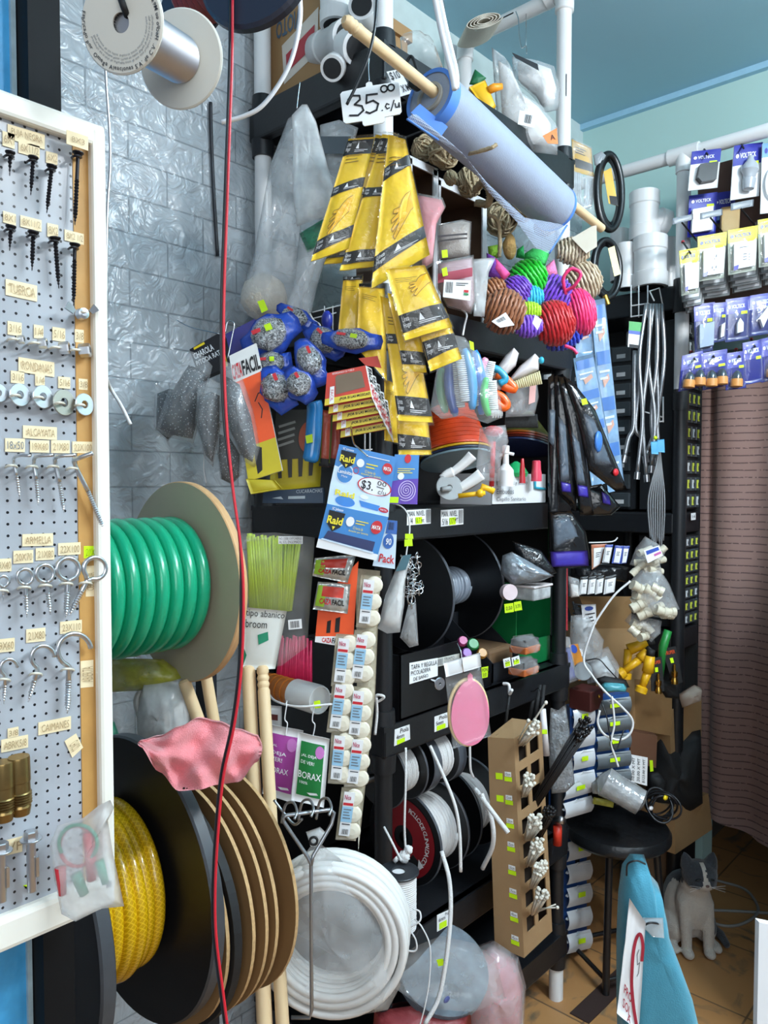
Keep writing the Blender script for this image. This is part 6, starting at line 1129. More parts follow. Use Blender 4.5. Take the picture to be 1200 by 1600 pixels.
m.span((x0, 1.13, .986), (x1, 1.134, 1.06)); m.span((x0, 1.13, .986), (x0+.004, 1.36, 1.20)); m.span((x1-.004, 1.13, .986), (x1, 1.36, 1.20)); m.span((x0, 1.356, .986), (x1, 1.36, 1.21)); m.span((x0, 1.13, .986), (x1, 1.36, .99)); l = MB(LIME); l.span((x0+.03, 1.128, 1.045), (x0+.05, 1.13, 1.055)); T('green_bin', 'green open fronted parts bin at the right end of the fourth shelf', 'bin', [('walls', m), ('price_sticker', l)])
def bin_(px0, px1, ytop, ybot, yf, label, mtl=SPB, h=.07, inside=None):
    a, b = on(px0, ybot, ('Y', yf)), on(px1, ybot, ('Y', yf)); z = .986; m = MB(mtl); x0, x1 = a.x, b.x
    m.span((x0, yf, z), (x1, yf+.003, z+h*.55)); m.span((x0, yf+.15, z), (x1, yf+.153, z+h*1.8)); m.span((x0, yf, z), (x1, yf+.15, z+.003))
    for x in (x0, x1-.003): m.prism([(x, yf, z), (x, yf, z+h*.55), (x, yf+.15, z+h*1.8), (x, yf+.15, z)], (.003, 0, 0))
    ps = [('walls', m)]
    if inside: k = MB(inside); k.box(((x0+x1)/2, yf+.08, z+h*.5), (x1-x0-.012, .13, h*.8), None, .01); ps.append(('contents', k))
    return T('parts_bin', label, 'bin', ps, 'small black parts bins on the fourth shelf')
bin_(730, 768, 990, 1060, 1.10, 'black parts bin of coloured caps behind the pink oval', SPB, .06); bin_(770, 812, 980, 1050, 1.11, 'black parts bin with a brown card inside, left of the green bin', mat('satin_black_bin', '#26282d', .3), .09, mat('brown_card_inside', '#6b5138', .7))
for px, py, d, col, t, r in [(738, 1008, 1.80, '#1c7a3e', 'green bottle cap in the parts bin above the pink oval', .014), (752, 1022, 1.79, '#b07a2c', 'ochre cap in the parts bin above the pink oval', .012), (722, 1003, 1.82, '#b03a7a', 'magenta cap left of the green one', .012), (728, 1022, 1.78, '#7a3a9a', 'violet cap below the magenta one', .012)]:
    m = MB(mat('cap'+col[1:], col, .4)); m.lathe(on(px, py, d), V((-.5, -.7, .5)), [(r*.5, .012), (r*.8, .012), (r, .008), (r, 0), (r*.6, 0), (r*.5, .01)], 20); S('bottle_cap', t, 'cap', m, 'coloured caps in a parts bin')
for i, (x, y, t) in enumerate([(820, 1008, 'upper orange block wrapped in clear film beside the green bin'), (818, 1042, 'lower orange block wrapped in clear film beside the green bin')]):
    c = on(x, y, 1.98); m = MB(mat('terracotta_block', '#b5602e', .6)); m.box(c-V((0, 0, .008)), (.07, .05, .018), None, .003); f = MB(FILM); f.pillow([on(a, b, 1.96) for a, b in [(x-18, y-14), (x+12, y-18), (x+26, y), (x+20, y+12), (x-16, y+14), (x-24, y+2)]], .02, .3, 5, 3, i); g = MB(mat('grey_sponge_top', '#4c4c4e', .8)); g.box(c+V((0, 0, .010)), (.066, .046, .018), None, .003); T('wrapped_block', t, 'block', [('block', m), ('grey_top', g), ('film', f)], 'orange blocks in clear film')
tag([(786, 1030), (797, 1027), (799, 1041), (788, 1044)], 1.92, [('20', .2, .2, .8, .6)], 'left one of two small price labels on the black parts bin', (.2, .4, .9, .9), name='bin_label'); tag([(799, 1028), (811, 1024), (813, 1037), (801, 1041)], 1.92, [('15', .2, .2, .8, .6)], 'right one of two small price labels on the black parts bin', (.2, .4, .9, .9), name='bin_label'); tag([(752, 1043), (763, 1041), (762, 1058), (753, 1060)], 1.80, [('PON', .1, .1, .9, .42), ('10', .3, .55, .8, .9)], 'lime label lettered PON 10 right of the pink oval', name='bin_label', base=LIME)
# pink oval in its bag
PK = mat('flat_pink_foam', '#f285a8', .45, var=.03); c0 = Card([(700, 1032), (764, 1030), (764, 1165), (700, 1168)], 1.60)
def ovl(mb, s, w0, w1):
    n = 48; P = []
    for i in range(n): a = 2*PI*i/n; P.append((.54+.46*s*math.cos(a)*(1-.10*math.sin(-a)), .61+.375*s*math.sin(a)))
    mb.prism([c0.P(u, v, w0) for u, v in P], c0.n*(w1-w0))
m = MB(PK); ovl(m, 1, -.004, .004); m.prism([c0.P(u, v, -.003) for u, v in [(.48, .28), (.48, .18), (.54, .15), (.60, .18), (.60, .28)]], c0.n*.006); r = MB(mat('pale_yellow_rim', '#ead09a', .5)); 
r.tube([c0.P(.50+.47*math.cos(a), .61+.38*math.sin(a), -.006) for a in [j*2*PI/40 for j in range(40)]], .004, 6, True)
f = MB(clearfilm('thin_bag', .10, '#f2f4f6', .1)); cf = Card([(696, 1058), (752, 1046), (768, 1150), (708, 1170)], 1.59, .010, .002, 2); cf.body(f, .016); h = MB(WHITE); ch = Card([(693, 1036), (750, 1020), (752, 1042), (697, 1058)], 1.585, .003); ch.body(h, .002); hk = MB(CHROME); hk.tube(pxcurve([(714, 1004, 1.6), (720, 1018, 1.585), (722, 1035, 1.58), (724, 1050, 1.585)], 1.59), .0012, 6)
T('pink_oval_sponge', 'flat pink oval bath sponge in a clear bag hanging over the fourth shelf edge', 'sponge', [('oval', m, [('yellow_rim', r)]), ('film', f), ('white_header', h), ('hook', hk)])
tag([(617, 1140), (640, 1132), (641, 1155), (616, 1166)], EY, [('Piola', .35, .05, .9, .35), ('4mm', .1, .38, .6, .65)], 'Piola 4mm label on the fourth shelf edge by the corner upright', (.15, .7, .65, .98)); tag([(679, 1120), (699, 1113), (700, 1136), (679, 1144)], EY, [('Piola', .35, .05, .95, .32), ('5mm', .1, .36, .65, .62)], 'Piola 5mm label on the fourth shelf edge left of the pink oval', (.15, .66, .8, .96))
m = MB(WIREW); m.tube(pxcurve([(786, 1068, 1.93), (795, 1070, 1.92), (796, 1084, 1.92), (800, 1078, 1.9)], 1.9), .004, 8); m.use(BLACKM).tube([on(796, 1084, 1.92), on(788, 1146, 1.92)], .004, 8); S('hook_rod', 'white hook with a black rod above the zip tie carton', 'hook', m)
# ================================================================== FIFTH SHELF: ROPE SPOOLS
ROPEW = bpy.data.materials.new('white_braided_rope'); ROPEW.use_nodes = True
def _rw():
    nt = ROPEW.node_tree; N = nt.nodes; L = nt.links; b = N['Principled BSDF']; b.inputs['Base Color'].default_value = lin('#dcdcdc'); b.inputs['Roughness'].default_value = .7
    tc = N.new('ShaderNodeTexCoord'); vo = N.new('ShaderNodeTexVoronoi'); vo.inputs['Scale'].default_value = 420; L.new(tc.outputs['Object'], vo.inputs[0]); bp = N.new('ShaderNodeBump'); bp.inputs['Strength'].default_value = .5; bp.inputs['Distance'].default_value = .002; L.new(vo.outputs['Distance'], bp.inputs['Height']); L.new(bp.outputs[0], b.inputs['Normal'])
_rw()
tp = MB(mat('grey_tape', '#8d8f92', .4)); rd = random.Random(3)
for i in range(7): a = 2.2+i*.16; p = V((1.269, 1.165-.062*math.cos(a-PI/2+1.2), .845+.06*math.sin(a-PI/2+1.2))); tp.box(p, (.001, .018, .012), Matrix.Rotation(a, 3, 'X'))
spool('rope_spool', 'black spool of thin white rope under the fourth shelf, nearest the corner upright', 'spool', 1.165, .838, .078, 1.270, 1.345, .054, ROPEW, .006, .0022, 12, 'white_rope', [('tape', tp)], 'white rope spools'); spool('rope_spool', 'black spool of white rope under the fourth shelf, behind the pink oval', 'spool', 1.165, .838, .076, 1.375, 1.47, .060, ROPEW, .03, .0027, 11, 'white_rope', (), 'white rope spools')
lr = MB(mat('dark_red_label', '#8c1520', .4)); lr.lathe((1.4085, 1.215, .628), (1, 0, 0), [(.03, 0), (.098, 0)], 48, False, False); lt = MB(WHITE)
fc = V((1.4085, 1.215, .628)); ax = V((1, 0, 0)); e1 = V((0, -1, 0)); e2 = V((0, 0, 1)); _s = fc; fc = fc+ax*.0030
arc_text(lt, 'ROLLO DE GUINALDA CONTENIDO', .082, math.radians(75), math.radians(-75), .012, .01, False); fc = _s
for v in lt.v: v.x = 1.4075
k = MB(BLACKM); k.box((1.4078, 1.18, .575), (.001, .03, .03), Matrix.Rotation(.6, 3, 'X')); k.use(WHITE).prism([(1.4072, 1.165, .59), (1.4072, 1.15, .575), (1.4072, 1.168, .565)], (.0004, 0, 0))
spool('rope_spool', 'large spool of thick white rope with a dark red printed flange', 'spool', 1.215, .628, .117, 1.41, 1.520, .082, ROPEW, .008, .0048, 9, 'white_rope', [('red_label', lr, [('lettering', lt), ('logo', k)])], 'white rope spools')
spool('rope_spool', 'large black spool of thick white rope farthest right on the fifth shelf', 'spool', 1.225, .632, .120, 1.585, 1.690, .075, ROPEW, .008, .0055, 7, 'white_rope', (), 'white rope spools')
rod = MB(STEEL); rod.cyl((1.20, 1.165, .838), (1.60, 1.165, .838), .009); rod.span((1.205, 1.155, .838), (1.213, 1.175, .92)); rod.span((1.59, 1.155, .838), (1.598, 1.175, .92)); S('spool_rod', 'grey rod under the fourth shelf on which two rope spools turn', 'rod', rod)
def rope(label, pts, s, r, name='rope_end', mt=None): return S(name, label, 'rope', MB(mt or ROPEW).tube(pxcurve(pts, s), r, 10), 'white rope ends hanging from the spools')
rope('thin white rope end hanging straight down beside the corner upright', [(634, 1168, 1.60), (634, 1220, 1.585), (632, 1290, 1.58), (634, 1330, 1.58)], 1.58, .0024); m = MB(ROPEW); m.ell(on(632, 1338, 1.58), .012, .012, .012, rough=.4); m.ell(on(638, 1328, 1.58), .009, .009, .009, rough=.4, seed=2); m.tube([on(622, 1340, 1.58), on(616, 1346, 1.58)], .005, 8); S('rope_knot', 'white rope knot hanging above the small netted spool', 'knot', m)
rope('white rope end slanting right then down in front of the red flanged spool', [(672, 1165, 1.60), (690, 1205, 1.59), (710, 1255, 1.575), (718, 1300, 1.57), (720, 1362, 1.57)], 1.6, .0034); rope('thick white rope end hanging past the fifth shelf edge to the floor', [(690, 1330, 1.63), (702, 1375, 1.60), (704, 1430, 1.585), (697, 1500, 1.57), (685, 1560, 1.56), (664, 1600, 1.55)], 1.6, .0046)
rope('thick white rope tail pointing right off the last spool', [(742, 1232, 1.85), (760, 1256, 1.80), (778, 1280, 1.77), (794, 1301, 1.76)], 1.8, .0055); rope('white rope loop sagging off the last spool', [(752, 1240, 1.82), (768, 1280, 1.80), (770, 1320, 1.80), (754, 1357, 1.84)], 1.8, .0055)
rope('two thin white cords hanging behind the zip tie carton', [(734, 1160, 1.85), (735, 1200, 1.85), (740, 1215, 1.86)], 1.85, .003); rope('short thin cord end left of the small netted spool', [(600, 1292, 1.60), (612, 1315, 1.58), (627, 1345, 1.56)], 1.58, .0024)
# small upright spool with net top
px = 623; ctop = on(px, 1363, 1.55); zb = on(px, 1450, 1.55).z; NET = mat('netted_black_flange', '#24262b', .4, var=.6, vs=220); m = MB(NET); m.disc(ctop, (0, 0, 1), .0415, .004, .014, 36, .001); m2 = MB(SPB); m2.disc(V((ctop.x, ctop.y, zb-.006)), (0, 0, 1), .040, .004, .014, 36, .001)
w = MB(WC); zz = ctop.z-zb; pts = []
for i in range(26*24+1): a = 2*PI*i/24; pts.append(V((ctop.x+.034*math.cos(a)*(1+.02*math.sin(i*.11)), ctop.y+.034*math.sin(a), ctop.z-.003-(zz-.004)*i/(26*24))))
w.tube(pts, .0023, 6); k = MB(WC); k.cyl((ctop.x, ctop.y, zb), (ctop.x, ctop.y, ctop.z), .0335, n=28)
l = MB(WC); l.tube(pxcurve([(645, 1420, 1.52), (656, 1425, 1.515), (655, 1440, 1.51), (632, 1450, 1.515), (605, 1446, 1.52)], 1.5), .0018, 6); l.tube(pxcurve([(648, 1436, 1.52), (660, 1450, 1.51), (672, 1480, 1.505), (671, 1530, 1.505), (664, 1572, 1.5), (655, 1605, 1.5)], 1.5), .0014, 6); l.tube(pxcurve([(640, 1452, 1.52), (650, 1470, 1.515), (648, 1486, 1.515), (620, 1482, 1.52)], 1.5), .0018, 6)
T('cord_spool', 'small upright spool of thin white cord with a netted black top flange', 'spool', [('top_flange', m), ('bottom_flange', m2), ('white_cord', w), ('inner_winding', k), ('loose_cord', l)])
sbag([(604, 1455), (640, 1452), (640, 1478), (630, 1496), (612, 1492)], 1.545, 'small white bag hanging under the netted spool', MILKY, .012, mat('white_powder', '#e2e2e0'), seed=14)
m = MB(ROPEW); m.tube(pxcurve([(582, 1092, 1.60), (590, 1086, 1.592), (600, 1089, 1.592), (590, 1096, 1.60), (581, 1090, 1.60)], 1.57), .003, 8); m.tube(pxcurve([(588, 1090, 1.592), (589, 1115, 1.60), (586, 1148, 1.60)], 1.592), .003, 8); S('tied_rope', 'white rope knotted round the corner upright with a hanging tail', 'rope', m)
tag([(683, 1430), (703, 1421), (704, 1444), (683, 1456)], EY, [('6mm', .1, .2, .6, .45), ('Piola', .6, .05, .98, .25)], 'Piola 6mm label on the fifth shelf edge under the thick rope', (.15, .55, .7, .95))
# bagged clear discs and pink bag on the bottom shelf
c = on(692, 1512, 1.72); m = MB(mat('clear_grey_disc', '#78828d', .15, alpha=.75)); ax = V((-.22, -.45, .85))
for i in range(5): m.lathe(c-ax*.006*i, ax, [(.0, 0), (.098-.001*i, 0), (.104, .002), (.104, .004), (0, .0035)], 48)
f = MB(clearfilm('disc_film', .13)); f.pillow([on(x, y, 1.64) for x, y in [(618, 1500), (650, 1478), (690, 1462), (745, 1475), (775, 1500), (790, 1560), (740, 1582), (660, 1575), (618, 1545)]], .035, .25, 7, 3, 23); s = MB(LIME); Card([(682, 1500), (692, 1498), (695, 1508), (685, 1510)], 1.60).body(s, .0008); b = MB(mat('blue_printed_spot', '#2b3f8f', .4)); b.ell(on(698, 1562, 1.63), .010, .004, .006)
T('bagged_discs', 'bagged stack of clear grey discs on the bottom shelf, lime sticker on top', 'discs', [('disc_stack', m), ('film', f), ('price_sticker', s), ('blue_print', b)])
PBAG = mat('pink_content', '#c78088', .5, bump=.4, var=.2); m = MB(PBAG); m.pillow([on(x, y, 1.80) for x, y in [(742, 1490), (770, 1478), (806, 1500), (818, 1540), (815, 1620), (740, 1625), (728, 1560)]], .05, .2, 6, 3, 5); f = MB(SMOKE); f.pillow([on(x, y, 1.78) for x, y in [(738, 1484), (772, 1470), (810, 1495), (822, 1540), (818, 1625), (735, 1630), (720, 1560)]], .06, .3, 7, 3, 6); T('pink_bag', 'clear bag of pink goods at the bottom right of the shelving unit', 'bag', [('contents', m), ('film', f)])
m = MB(mat('dull_red_bag', '#8c3438', .5, bump=.4)); m.pillow([on(x, y, 1.66) for x, y in [(585, 1580), (640, 1572), (735, 1582), (740, 1640), (580, 1640)]], .05, .3, 6, 3, 8); S('red_bag', 'dull red bag along the lower picture edge beneath the clear discs', 'bag', m)
# ================================================================== ZIP TIE CARTON
dq = 1.84; LF = Card([(762, 1152), (803, 1154), (819, 1497), (773, 1478)], [dq, dq-.03, dq-.03, dq]); RF = Card([(803, 1154), (846, 1128), (863, 1455), (819, 1497)], [dq-.03, dq+.07, dq+.07, dq-.03]); TF = Card([(762, 1152), (800, 1122), (846, 1128), (803, 1154)], [dq, dq+.1, dq+.07, dq-.03])
KB = mat('zip_carton_kraft', '#9a7a56', .75, var=.1); L1 = MB(KB); LF.body(L1, .003); L2 = MB(KB)
us = [0, .14, .42, .54, .86, 1]; vs_ = [0]; 
for i in range(8): a = .05+i*.112; vs_ += [a, a+.07]
vs_.append(1)
for i in range(len(us)-1):
    for j in range(len(vs_)-1):
        if i in (1, 3) and j % 2 == 1 and j < 16: continue
        Q = [RF.P(us[i], vs_[j]), RF.P(us[i+1], vs_[j]), RF.P(us[i+1], vs_[j+1]), RF.P(us[i], vs_[j+1])]; L2.prism(Q, -RF.n*.003)
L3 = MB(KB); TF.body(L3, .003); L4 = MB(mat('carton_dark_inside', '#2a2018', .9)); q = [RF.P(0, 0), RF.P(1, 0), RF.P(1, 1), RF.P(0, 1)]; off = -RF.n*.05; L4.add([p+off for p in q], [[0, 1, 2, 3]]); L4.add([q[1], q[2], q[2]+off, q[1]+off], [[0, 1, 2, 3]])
lbs = []
for i in range(8):
    v = .155+i*.108; w = MB(WHITE); LF.rect(w, .60, v, .84, v+.022, .001); t = MB(INK); LF.text(t, '%dcm' % (10+5*i), .63, v+.004, .81, v+.018, .0016); y = MB(LIME); LF.rect(y, .58, v+.024, .86, v+.044, .001); lbs.append(('size_label', w, [('lettering', t), ('lime_sticker', y)]))
for i in range(2): y = MB(LIME); LF.rect(y, .26, .165+i*.105, .52, .195+i*.105, .001); lbs.append(('lime_sticker', y))
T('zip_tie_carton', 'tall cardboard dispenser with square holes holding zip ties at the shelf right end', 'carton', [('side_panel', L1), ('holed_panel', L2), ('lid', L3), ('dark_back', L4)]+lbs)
NYL = mat('white_nylon_ties', '#dcd8cc', .45)
def ties(px, py, dx, dy, n, label, d=1.80, mt=None, L=26, hd=.0040):
    n = int(n*1.7); rd = random.Random(px); m = MB(mt or NYL)
    for i in range(n):
        ox, oy = rd.uniform(-1, 1), rd.uniform(-1, 1); e = rd.uniform(.75, 1.1); a = on(px+ox*5-dx*L*.5, py+oy*4-dy*L*.5, d+.03); b = on(px+ox*9+dx*L*e*.6, py+oy*10+dy*L*e*.6, d-.02+rd.uniform(-.01, .01)); m.tube([a, b], .0017, 5); u = (b-a).normalized(); m.tube([b-u*.001, b+u*.006], hd, 6)
    return S('zip_tie_bunch', label, 'zip ties', m, 'bunches of zip ties in the holed carton')
ties(822, 1150, .6, -.8, 16, 'topmost bunch of white zip ties, beside the carton lid', L=30); m = MB(NYL); m.tube(pxcurve([(818, 1150, 1.8), (838, 1120, 1.78), (851, 1100, 1.77)], 1.78), .0022, 6); m.ell(on(853, 1098, 1.77), .005, .004, .005); S('single_zip_tie', 'single long white zip tie pointing up from the carton top', 'zip tie', m)
for i, (x, y, n, t) in enumerate([(824, 1232, 16, 'second bunch of white zip ties from the top'), (830, 1298, 22, 'third bunch of white zip ties from the top'), (832, 1338, 24, 'fourth bunch of white zip ties from the top'), (838, 1372, 26, 'fifth bunch of white zip ties, fullest one low on the carton'), (840, 1414, 18, 'lowest bunch of white zip ties')]): ties(x, y, .35, -.8, n, t, L=32 if i else 26)
m = MB(NYL); m.tube([on(842, 1420, 1.79), on(870, 1418, 1.75)], .0018, 6); m.tube([on(842, 1424, 1.79), on(868, 1413, 1.76)], .0018, 6); m.ell(on(871, 1418, 1.75), .004, .004, .004); S('loose_zip_tie', 'two white zip ties sticking out right at the carton foot', 'zip tie', m)
ties(862, 1215, .55, -.85, 34, 'long bunch of black zip ties slanting between carton and bubble wrap', 1.86, mat('black_nylon_ties', '#131316', .4), 150, .004); ties(850, 1290, .3, -.7, 20, 'short bunch of black zip ties beside the carton', 1.86, mat('black_nylon_ties', '#131316'), 50, .004)
# ================================================================== CORNER UNIT AND ITS GOODS
CX0, CX1, CY0, CY1 = 2.53, 2.77, 1.0, 1.50
parts = []
for z0, z1 in [(2.07, 2.15), (1.33, 1.40), (.93, 1.0)]: m = MB(SHM); m.box(((CX0+CX1)/2, (CY0+CY1)/2, (z0+z1)/2), (CX1-CX0, CY1-CY0, z1-z0), None, .006); parts.append(('shelf', m))
m = MB(BLACKM); m.span((CX1-.01, CY0, .1), (CX1, CY1, 2.1)); parts.append(('back_panel', m))
for x, y, k in [(CX0+.02, CY0-.01, 1), (CX1-.02, CY0+.25, 0), (CX0+.02, CY1-.02, 0)]:
    w = MB(WPVC); w.cyl((x, y, 1.79), (x, y, 2.56 if k else 2.2), .0225, n=24); b = MB(BLACK); b.cyl((x, y, 0), (x, y, 1.81), .0235, n=20); s = MB(BLACK); s.cyl((x, y, 2.06), (x, y, 2.17), .030, .028, n=20); s2 = MB(BLACK); s2.cyl((x, y, 1.74), (x, y, 1.80), .027, n=20); parts += [('upright', w), ('black_tube', b), ('collar', s), ('collar', s2)]
T('corner_shelving_unit', 'black shelving unit in the far corner beside the brown curtain, white pipe at its upright', 'shelf', parts)
rz = 2.575; x = CX0+.02; m = MB(WPVC); m.cyl((x, 1.50, rz), (x, .2, rz), .021, n=24); e = MB(WPVC); e.cyl((x, 1.04, rz), (x, .94, rz), .0265, n=24); e.cyl((x, .99, rz-.06), (x, .99, rz), .0265, n=24); T('display_rail', 'white plastic pipe rail over the electrical goods with a tee on the upright', 'rail', [('rail', m), ('tee', e)])
# drawer cabinets on the end of the corner unit
DGY = mat('dark_grey_cabinet', '#1b1e22', .45); CLD = mat('smoky_drawer', '#3c4348', .2)
YLB = mat('yellow_part_label', '#c8cf4a', .55, var=.2, vs=60); WLB = mat('pale_part_label', '#c9cdd0', .55)
def cabinet(x0, x1, y0, y1, z0, z1, nx, nz, face, label):
    m = MB(DGY); m.span((x0, y0, z0), (x1, y1, z1)); ps = [('housing', m)]; rd = random.Random(int(z0*100))
    for i in range(nx):
        for k in range(nz):
            d = MB(CLD); l = MB(rd.choice([YLB, YLB, WLB]) ); h = (z1-z0)/nz; zc = z0+h*(k+.5)
            if face == 'y': w = (x1-x0)/nx; xc = x0+w*(i+.5); d.box((xc, y0-.004, zc), (w*.86, .012, h*.8), None, .002); l.box((xc-w*.12, y0-.011, zc), (w*.40, .001, h*.5)); l.use(BLACKM).box((xc+w*.05, y0-.0116, zc-h*.05), (w*.16, .0006, h*.25))
            else: w = (y1-y0)/nx; yc = y0+w*(i+.5); d.box((x0-.004, yc, zc), (.012, w*.86, h*.8), None, .002); l = MB(WLB); l.box((x0-.011, yc, zc-h*.1), (.001, w*.4, h*.22))
            ps.append(('drawer', d, [('part_label', l)]))
    return T('drawer_cabinet', label, 'drawer cabinet', ps, 'small parts cabinets in the far corner')
cabinet(CX0+.05, CX1-.02, 1.005, 1.14, 1.41, 2.05, 4, 11, 'y', 'upper end cabinet of small yellow labelled drawers beside the curtain'); cabinet(CX0+.05, CX1-.02, 1.005, 1.14, 1.01, 1.32, 4, 7, 'y', 'lower end cabinet of small yellow labelled drawers beside the curtain')
cabinet(CX0+.03, CX0+.16, 1.16, 1.40, 1.41, 1.98, 3, 9, 'x', 'dark drawer cabinet behind the hanging metal hoses')
tag([(1063, 802), (1070, 802), (1070, 816), (1063, 816)], ('Y', CY0-.012), [('12', .2, .3, .8, .7)], 'left small white label on the corner shelf edge', name='shelf_tag', ink=GREY); tag([(1080, 802), (1087, 801), (1087, 812), (1080, 813)], ('Y', CY0-.012), [('14', .2, .3, .8, .7)], 'right small white label on the corner shelf edge beside the curtain', name='shelf_tag', ink=GREY)
# pipe fittings on its top
def stand(px, y0, y1, d, r, label, br=None): return fitting(on(px, y1, d), on(px, y0, d), r, label, br, WPVC, 'white pipe fittings on the corner shelf')
stand(1007, 302, 376, 2.60, .047, 'upper big white pipe tee topping the stack on the corner shelf', on(1040, 350, 2.62)); stand(1016, 372, 450, 2.58, .053, 'large white pipe coupling under the tee on the corner shelf'); stand(978, 382, 452, 2.62, .030, 'narrow white pipe coupling left of the large one on the corner shelf'); stand(1043, 375, 452, 2.68, .035, 'white pipe coupling right of the large one behind the upright'); stand(968, 360, 440, 2.74, .03, 'white pipe coupling at the back left of the corner shelf')
# hose packs and coils in front of the teal corner
BH = mat('black_rubber_hose', '#131417', .3); GOLD = mat('gold_card', '#d9a91c', .4)
c = Card([(893, 217), (924, 232), (928, 276), (896, 268)], 2.28, .003); b = MB(GOLD); c.body(b, .002); k = MB(INK); c.rect(k, .1, .58, 1, .86); c.lines(k, .15, .2, .7, .45, 3); t = MB(mat('clear_pvc_tube', '#c9d2d8', .15, alpha=.7))
for i in range(4): t.tube(pxcurve([(897+3*i, 262), (897+3*i, 310), (905+3*i, 328-2*i), (914+3*i, 318), (915+3*i, 280)], 2.285), .0055, 8)
f = MB(FILM); f.pillow([on(x, y, 2.27) for x, y in [(893, 215), (925, 230), (930, 340), (912, 346), (893, 330)]], .012, .2, seed=2); T('hose_pack', 'clear hose pack with a gold header card right of the tall white pipe', 'hose pack', [('header_card', b, [('printing', k)]), ('clear_hose', t), ('film', f)])
def coil(px, py, d, rx, ry, n, r, label, extra=()):
    m = MB(BH)
    for i in range(n):
        c = on(px, py, d+.012*i); q = 1-.05*(i % 3); m.tube([c+RT*rx*q*math.cos(a)+UP*ry*q*math.sin(a)+FW*.02*math.cos(a) for a in [j*2*PI/40 for j in range(40)]], r, 10, True)
    return T('hose_coil', label, 'hose coil', [('hose', m)]+list(extra), 'coiled black hoses hanging in the far corner')
c = Card([(943, 268), (955, 262), (966, 322), (951, 318)], 2.30); b = MB(GOLD); c.body(b, .001); k = MB(INK); c.rect(k, .2, .75, 1, 1); g = MB(mat('grey_wrap', '#8e959a', .3)); g.pillow([on(x, y, 2.27) for x, y in [(927, 243), (940, 236), (947, 243), (938, 262), (929, 258)]], .006, .3)
coil(952, 300, 2.29, .043, .112, 5, .0105, 'upper black hose coil with a gold card inside, under the pipe rail', [('gold_card', b, [('printing', k)]), ('grey_wrap', g)])
c = Card([(950, 388), (960, 384), (970, 428), (960, 432)], 2.26); b = MB(mat('cream_gold_card', '#e6d38c', .35)); c.body(b, .001); k = MB(mat('brass_fitting', '#b08a3a', .3, .9)); k.cyl(on(945, 462, 2.28), on(950, 476, 2.28), .008)
coil(948, 420, 2.29, .045, .085, 5, .0095, 'lower black hose coil with a cream card and brass end', [('cream_card', b), ('brass_end', k)])
m = MB(mat('beige_plate', '#b9b09f', .5)); c = Card([(893, 372), (932, 349), (933, 385), (916, 396)], 1.895); c.body(m, .004); S('beige_plate', 'beige flat plate at the right end of the mesh roll dowel', 'plate', m)
m = MB(WIREW)
for x in (986, 998, 1012): m.tube([on(x, 446, 2.45), on(x, 496, 2.45)], .0022, 6)
for y in (478, 495): m.tube([on(985, y, 2.45), on(1014, y-4, 2.45)], .0022, 6)
S('wire_grid', 'small white wire grid under the pipe fittings, left of the metal hoses', 'wire grid', m, 'white wire grids in the far corner'); m = MB(WIREW)
for x in (1030, 1036): m.tube([on(x, 620, 2.45), on(x, 660, 2.45)], .0024, 6)
m.tube([on(1002, 642, 2.42), on(1036, 652, 2.45)], .0022, 6); m.tube([on(1024, 660, 2.45), on(1037, 658, 2.45)], .0022, 6); m.tube([on(1036, 480, 2.45), on(1030, 450, 2.45), on(1015, 455, 2.4), on(1022, 470, 2.38)], .0022, 6); S('wire_grid', 'white wire rack piece beside the upright behind the metal hoses', 'wire grid', m, 'white wire grids in the far corner')
FLEX = mat('braided_steel_hose', '#a9acb0', .35, .85, var=.35, vs=160)
def flex(pts, d, label, r=.0062, mt=FLEX):
    m = MB(mt); P = pxcurve(pts, d, 6); m.tube(P, r, 8); k = MB(STEEL); k.cyl(P[-1], P[-1]+(P[-1]-P[-2]).normalized()*.022, r*1.5, n=8); return T('flexible_hose', label, 'hose', [('hose', m), ('nut', k)], 'braided steel hoses hanging in the far corner')
for i, (x0, x1, xe, ye, t) in enumerate([(1010, 1004, 996, 738, 'leftmost one of the braided bundle'), (1016, 1010, 1010, 742, 'second from left of the braided bundle'), (1021, 1016, 1018, 728, 'third from left of the braided bundle'), (1026, 1022, 1024, 716, 'fourth from left of the braided bundle'), (1030, 1030, 1012, 705, 'one crossing behind the braided bundle'), (1034, 1035, 1028, 690, 'rightmost one of the braided bundle')]): flex([(x0, 475), (x1+(-5, 3, -3, 5, -4, 3)[i], 560), ((x1+xe)/2+(4, -6, 6, -5, 7, -4)[i], 650), (xe, ye)], 2.36+.01*i, 'braided steel hose, '+t)
flex([(992, 548), (991, 600), (990, 665), (982, 685), (976, 712)], 2.38, 'grey steel hose forking left below the green headed card', .007); flex([(999, 548), (998, 610), (993, 668), (1003, 685), (1008, 712)], 2.38, 'grey steel hose forking right below the green headed card', .007)
c = Card([(983, 502), (1003, 504), (1002, 545), (981, 542)], 2.36); b = MB(WHITE); c.body(b, .002); g = MB(mat('green_header_print', '#1f9a3c', .45)); c.rect(g, 0, 0, 1, .35); g.use(BLUE); c.rect(g, 0, .35, 1, .48); k = MB(INK); c.rect(k, .1, .88, .9, 1); T('hose_card', 'white card with a green top holding the forked steel hoses', 'card', [('card', b, [('printing', g), ('dark_foot', k)])])
for i in range(8): m = MB(mat('thin_grey_cable', '#8d8f92', .4, .5)); m.tube(pxcurve([(1030, 690), (1027+i*.8, 720), (1013+i*3.6, 780), (1016+i*2.9, 840+(i*7) % 22)], 2.33+.005*i), .0026, 6); S('thin_hose', 'thin grey cable of the bundle hanging beside the black upright tube', 'cable', m, 'thin grey cables in one bundle')
